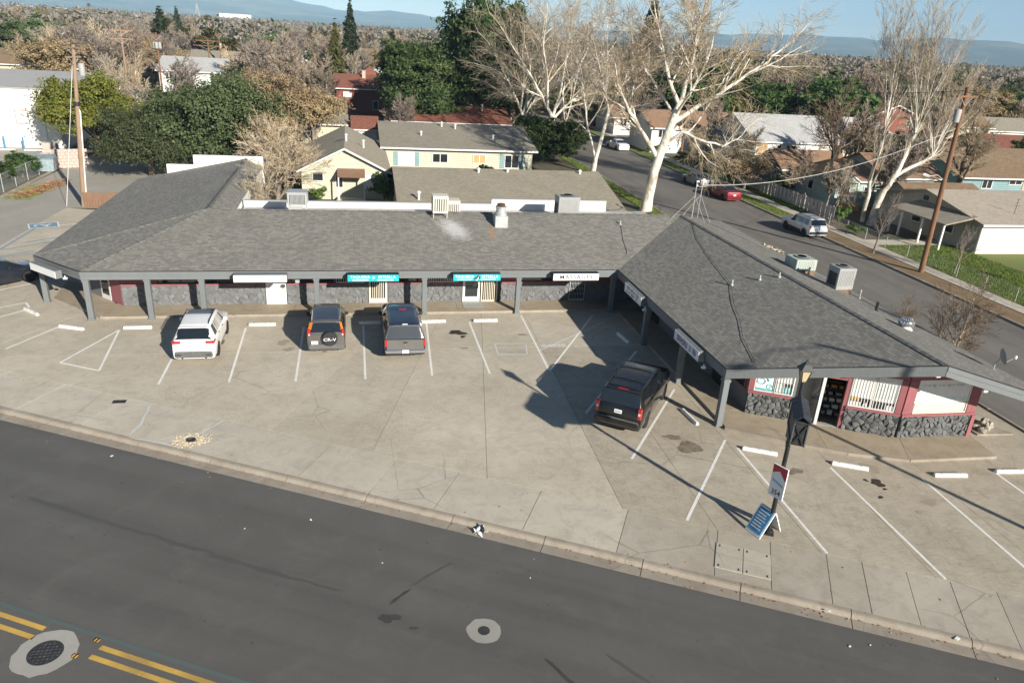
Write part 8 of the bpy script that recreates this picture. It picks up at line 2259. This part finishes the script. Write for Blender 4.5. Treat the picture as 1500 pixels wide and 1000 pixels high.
for k in range(9):
    f0, f1 = k / 9, (k + 1) / 9; a0, a1 = 3.4 - 3.0 * f0, 3.4 - 3.0 * f1
    for (s0x, s0y, s1x, s1y) in ((-1, -1, 1, -1), (1, -1, 1, 1), (1, 1, -1, 1), (-1, 1, -1, -1)):
        lt.tube([(s0x * a0, s0y * a0, f0 * Ht), (s1x * a1, s1y * a1, f1 * Ht)], 0.12, 3); lt.tube([(s1x * a0, s1y * a0, f0 * Ht), (s0x * a1, s0y * a1, f1 * Ht)], 0.12, 3)
obj('lattice', lt, 'metal_galv', tw); obj('antenna', MB().cyl((0, 0, Ht), 0.12, 2.5, 6), 'metal_galv', tw)

# --- grass tufts on the lawns (uncountable)
gq = np.random.default_rng(8); GP = []
def tufts(x0, x1, y0, y1, n, h):
    p = np.stack([gq.uniform(x0, x1, n), gq.uniform(y0, y1, n), np.full(n, -0.03)], 1)
    a = gq.uniform(0, 2 * PI, n); w = np.stack([np.cos(a), np.sin(a), np.zeros(n)], 1) * 0.03
    l = np.stack([gq.normal(0, 0.4, n), gq.normal(0, 0.4, n), np.ones(n)], 1) * (h * gq.uniform(0.5, 1.3, n))[:, None]
    GP.append(np.stack([p - w, p + w, p + l * 0.9 + w * 0.3, p + l], 1).reshape(-1, 3))
tufts(43.2, 50.3, 36, 50.5, 26000, 0.10); tufts(43.2, 50.5, 50.5, 53.4, 5000, 0.10); tufts(40.0, 41.7, 64, 115, 9000, 0.10); tufts(26.9, 28.2, 51, 110, 9000, 0.12); tufts(43.2, 45.8, 66, 89, 6000, 0.14); tufts(-19.5, -16.6, 64.2, 70, 4000, 0.14); tufts(-27.7, -25.6, 66, 72, 1600, 0.12)
obj('lawn_grass', leaf_object_mesh('lawn_grass', np.concatenate(GP), 'grass_blade'), None, kind='stuff', label='short green grass of the lawns and verges', cat='grass')

# --- wooded suburb behind: single trees as far as they read as trees
random.seed(500)
EVG = [leafy('eg', 311, 4.6, 7.0, 4.8, 8, 7000, 0.34, 'leaf_oak', tr=0.25), leafy('eg', 312, 4.2, 8.0, 5.2, 8, 7000, 0.34, 'leaf_olive', tr=0.25), leafy('eg', 313, 4.4, 8.5, 5.6, 8, 7000, 0.34, 'leaf_pine', tr=0.25)]
LAB = {'bare': ('bare_tree', 'bare brown tree in the wooded suburb behind the houses', 'bare trees of the wooded suburb'), 'pale': ('bare_tree', 'pale-stemmed bare tree in the wooded suburb behind the houses', 'pale bare trees of the wooded suburb'), 'eg': ('evergreen_tree', 'leafy evergreen tree in the wooded suburb behind the houses', 'evergreens of the wooded suburb'), 'tan': ('tan_tree', 'tan dry-leaved tree in the wooded suburb behind the houses', 'tan trees of the wooded suburb'), 'con': ('conifer', 'dark conifer in the wooded suburb behind the houses', 'conifers of the wooded suburb')}
BLOCK = [(3, 21, 50, 114), (-5, 3.5, 66, 86), (-10, 0, 98, 112), (-4, 8, 136, 150), (47, 66, 66, 106), (66, 88, 70, 86), (27.5, 41.5, 0, 128), (-80, -28.5, 58, 122), (-29, -15, 60, 98), (48, 74, 48, 67), (-60, 150, 120, 132), (-17, 9, 84, 152), (-37, -22, 96, 122), (17, 28, 84, 112)]
for (px_, py_, Y, w, d, _, _) in FARH:
    x = aty(px_, py_, Y).x; BLOCK.append((x - w / 2 - 2, x + w / 2 + 2, Y - d / 2 - 24, Y + d / 2 + 2))
TP = []
tries = 0
def px_of(x, y, z):
    d = Vector((x, y, z - CAM_Z)); q = d.dot(FV)
    return 750 + FPX * d.dot(RV) / q, 500 - FPX * d.dot(UV_) / q
MARKS = [(40, 'above the white warehouse'), (170, 'above the yellow-green tree'), (300, 'above the big evergreen oak'), (410, 'above the tan thicket'), (500, 'around the red house'), (600, 'above the bright green pine'), (720, 'around the tallest dark pine'), (830, 'behind the broad white sycamore'), (930, 'left of the tallest sycamore'), (1040, 'right of the tallest sycamore'), (1130, 'above the boarded white house'), (1230, 'behind the big dark-limbed tree'), (1330, 'behind the white-barked regrowth tree'), (1440, 'at the right above the teal house')]
ORD = ['first', 'second', 'third', 'fourth', 'fifth', 'sixth', 'seventh', 'eighth', 'ninth', 'tenth', 'eleventh', 'twelfth', 'thirteenth', 'fourteenth', 'fifteenth', 'sixteenth', 'seventeenth', 'eighteenth', 'nineteenth', 'twentieth', 'twenty-first', 'twenty-second', 'twenty-third', 'twenty-fourth', 'twenty-fifth', 'twenty-sixth', 'twenty-seventh', 'twenty-eighth', 'twenty-ninth', 'thirtieth'] + ['thirty-%s' % q for q in ('first', 'second', 'third', 'fourth', 'fifth', 'sixth', 'seventh', 'eighth', 'ninth')] + ['fortieth'] * 9
CNT = dict(bare=0, eg=0, pale=0, tan=0, con=0)
ZONE = {}
def zone_label(o, kind, x, y, z):
    px = px_of(x, y, z)[0]
    ZONE.setdefault((kind, min(MARKS, key=lambda m: abs(m[0] - px))[1]), []).append((px, o))
def scatter(n, Dlo, Dhi, pw, gap):
    global tries
    made = 0; tries = 0
    while made < n and tries < 12000:
        tries += 1
        az = math.radians(random.uniform(-24, 50)); D = Dlo + (Dhi - Dlo) * random.random() ** pw
        x, y = D * math.sin(az), D * math.cos(az)
        if any(a < x < b and c < y < d for a, b, c, d in BLOCK): continue
        if any((x - q[0]) ** 2 + (y - q[1]) ** 2 < (gap + D * 0.008) ** 2 for q in TP): continue
        if not -50 < px_of(x, y, 5)[0] < 1550: continue
        kd = random.choices(('bare', 'eg', 'pale', 'tan', 'con'), (0.54, 0.25, 0.12, 0.06, 0.03))[0]
        if kd in ('eg', 'con') and D < 175 and x < 0: kd = 'bare'
        if kd in ('bare', 'pale') and CNT['bare'] + CNT['pale'] >= 262: continue
        h = random.uniform(10.5, 16.0) if D < 250 else random.uniform(11, 17)
        if y < 118 and x > 40: h = random.uniform(6, 9.5)
        nm, lb, gp_ = LAB[kd]
        if kd == 'bare': me, H = random.choice(BARE), 12.0
        elif kd == 'pale': me, H = random.choice(BARE_PALE), 13.0
        elif kd == 'eg': me, H = random.choice(EVG), 9.5; h *= 0.75
        elif kd == 'tan': me, H = TAN, 8.0; h *= 0.65
        else: me, H = random.choice((CON, CON2)), 16.0; h *= 1.1
        k = h / H; w = k * random.uniform(1.05, 1.5)
        o = place_tree(nm, lb, me, (x, y, -0.1), (w, w, k), random.uniform(0, 6.3), gp_)
        zone_label(o, lb.split(' in the wooded')[0], x, y, h * 0.6)
        TP.append((x, y)); CNT[kd] += 1; made += 1
scatter(190, 88, 200, 1.0, 3.4)
scatter(270, 190, 500, 1.05, 4.0)
for (x, y, z, o) in DH: zone_label(o, 'distant small house roof', x, y, z)
for (kind, wh_), L in ZONE.items():
    L.sort(key=lambda q: q[0])
    for k, (_, o) in enumerate(L):
        o['label'] = ('%s %s, %s from the left there' % (kind, wh_, ORD[min(k, len(ORD) - 1)])) if len(L) > 1 else '%s %s' % (kind, wh_)
# --- the far wood that reads as one mass
g = np.random.default_rng(12)
def wood(n, Dlo, Dhi, cards, cs):
    az = np.radians(g.uniform(-30, 57, n)); D = Dlo + (Dhi - Dlo) * g.random(n) ** 1.5
    c = np.stack([D * np.sin(az), D * np.cos(az), np.zeros(n)], 1)
    h = g.uniform(7, 15, n); w = h * g.uniform(0.45, 0.8, n)
    pick = np.repeat(np.arange(n), cards)
    u = g.normal(size=(n * cards, 3)); u /= np.linalg.norm(u, axis=1)[:, None]; u *= (g.random(n * cards) ** 0.4)[:, None]
    p = c[pick] + np.stack([u[:, 0] * w[pick] * 0.8, u[:, 1] * w[pick] * 0.8, (u[:, 2] * 0.5 + 0.55) * h[pick]], 1)
    N = len(p)
    nrm = g.normal(size=(N, 3)) + np.array([0, 0, 0.5]); nrm /= np.linalg.norm(nrm, axis=1)[:, None]
    t = g.normal(size=(N, 3)); t -= (t * nrm).sum(1)[:, None] * nrm; t /= np.linalg.norm(t, axis=1)[:, None]; b = np.cross(nrm, t)
    s = (w[pick] * cs * g.uniform(0.6, 1.4, N))[:, None]
    return np.stack([p - t * s, p - b * s * 0.7, p + t * s, p + b * s * 0.7], 1).reshape(-1, 3)
for mat_, n1, n2, lb in (('leaf_brown', 3900, 7000, 'far brown leafless wood stretching to the hills'), ('leaf_olive', 800, 2000, 'far olive-green trees stretching to the hills'), ('leaf_conifer', 450, 1200, 'far dark evergreen trees stretching to the hills')):
    q = np.concatenate([wood(n1, 300, 1400, 64, 0.075), wood(n2, 1300, 4650, 14, 0.20)])
    obj('distant_woodland', leaf_object_mesh('distant_woodland', q, mat_), None, kind='stuff', label=lb, cat='woodland')
# --- hills
def hill_h(azd, f):
    # outline of the ridge by azimuth (degrees clockwise from +Y), metres at about 7 km
    keys = [(-60, 420), (-24, 400), (-17, 330), (-12, 230), (-8, 190), (-4, 175), (0, 120), (6, 95), (12, 85), (20, 95), (27, 130), (31, 165), (35, 170), (38, 150), (42, 165), (46, 150), (50, 110), (56, 70), (75, 60)]
    for (a, ha), (b, hb) in zip(keys[:-1], keys[1:]):
        if azd <= b:
            t = (azd - a) / (b - a); t = t * t * (3 - 2 * t); return ha + (hb - ha) * t
    return 60
hm_ = MB(); azs = [-58 + 0.75 * i for i in range(176)]; rows = [4700, 5200, 5700, 6200, 6700, 7100, 7600, 8200]; prof = [0, 0.12, 0.30, 0.52, 0.78, 1.0, 0.9, 0.2]
vs = []
for r_, pf in zip(rows, prof):
    for a in azs:
        q = math.radians(a); x, y = r_ * math.sin(q), r_ * math.cos(q)
        nz = noise.fractal(Vector((x * 0.0011, y * 0.0011, 3.3)), 0.9, 2.1, 6)
        vs.append((x, y, -0.6 + max(0, hill_h(a, pf) * pf * (1 + 0.28 * nz) + 26 * nz * pf)))
n_ = len(azs)
hm_.add(vs, [(i * n_ + j, i * n_ + j + 1, (i + 1) * n_ + j + 1, (i + 1) * n_ + j) for i in range(len(rows) - 1) for j in range(n_ - 1)])
obj('hills', hm_, 'hill_cover', kind='structure', smooth=80)
# ================================================================== HAZE
hz = bpy.data.materials.new('haze'); hz.use_nodes = True
nt = hz.node_tree; nt.nodes.clear()
out = nt.nodes.new('ShaderNodeOutputMaterial'); pv = nt.nodes.new('ShaderNodeVolumePrincipled')
pv.inputs['Color'].default_value = (0.44, 0.72, 1.0, 1); pv.inputs['Density'].default_value = 0.00011; pv.inputs['Anisotropy'].default_value = -0.25
nt.links.new(pv.outputs[0], out.inputs['Volume'])
MATS['haze'] = hz
obj('haze', MB().box((0, 60, 299), (18400, 18400, 602)), 'haze', kind='stuff')
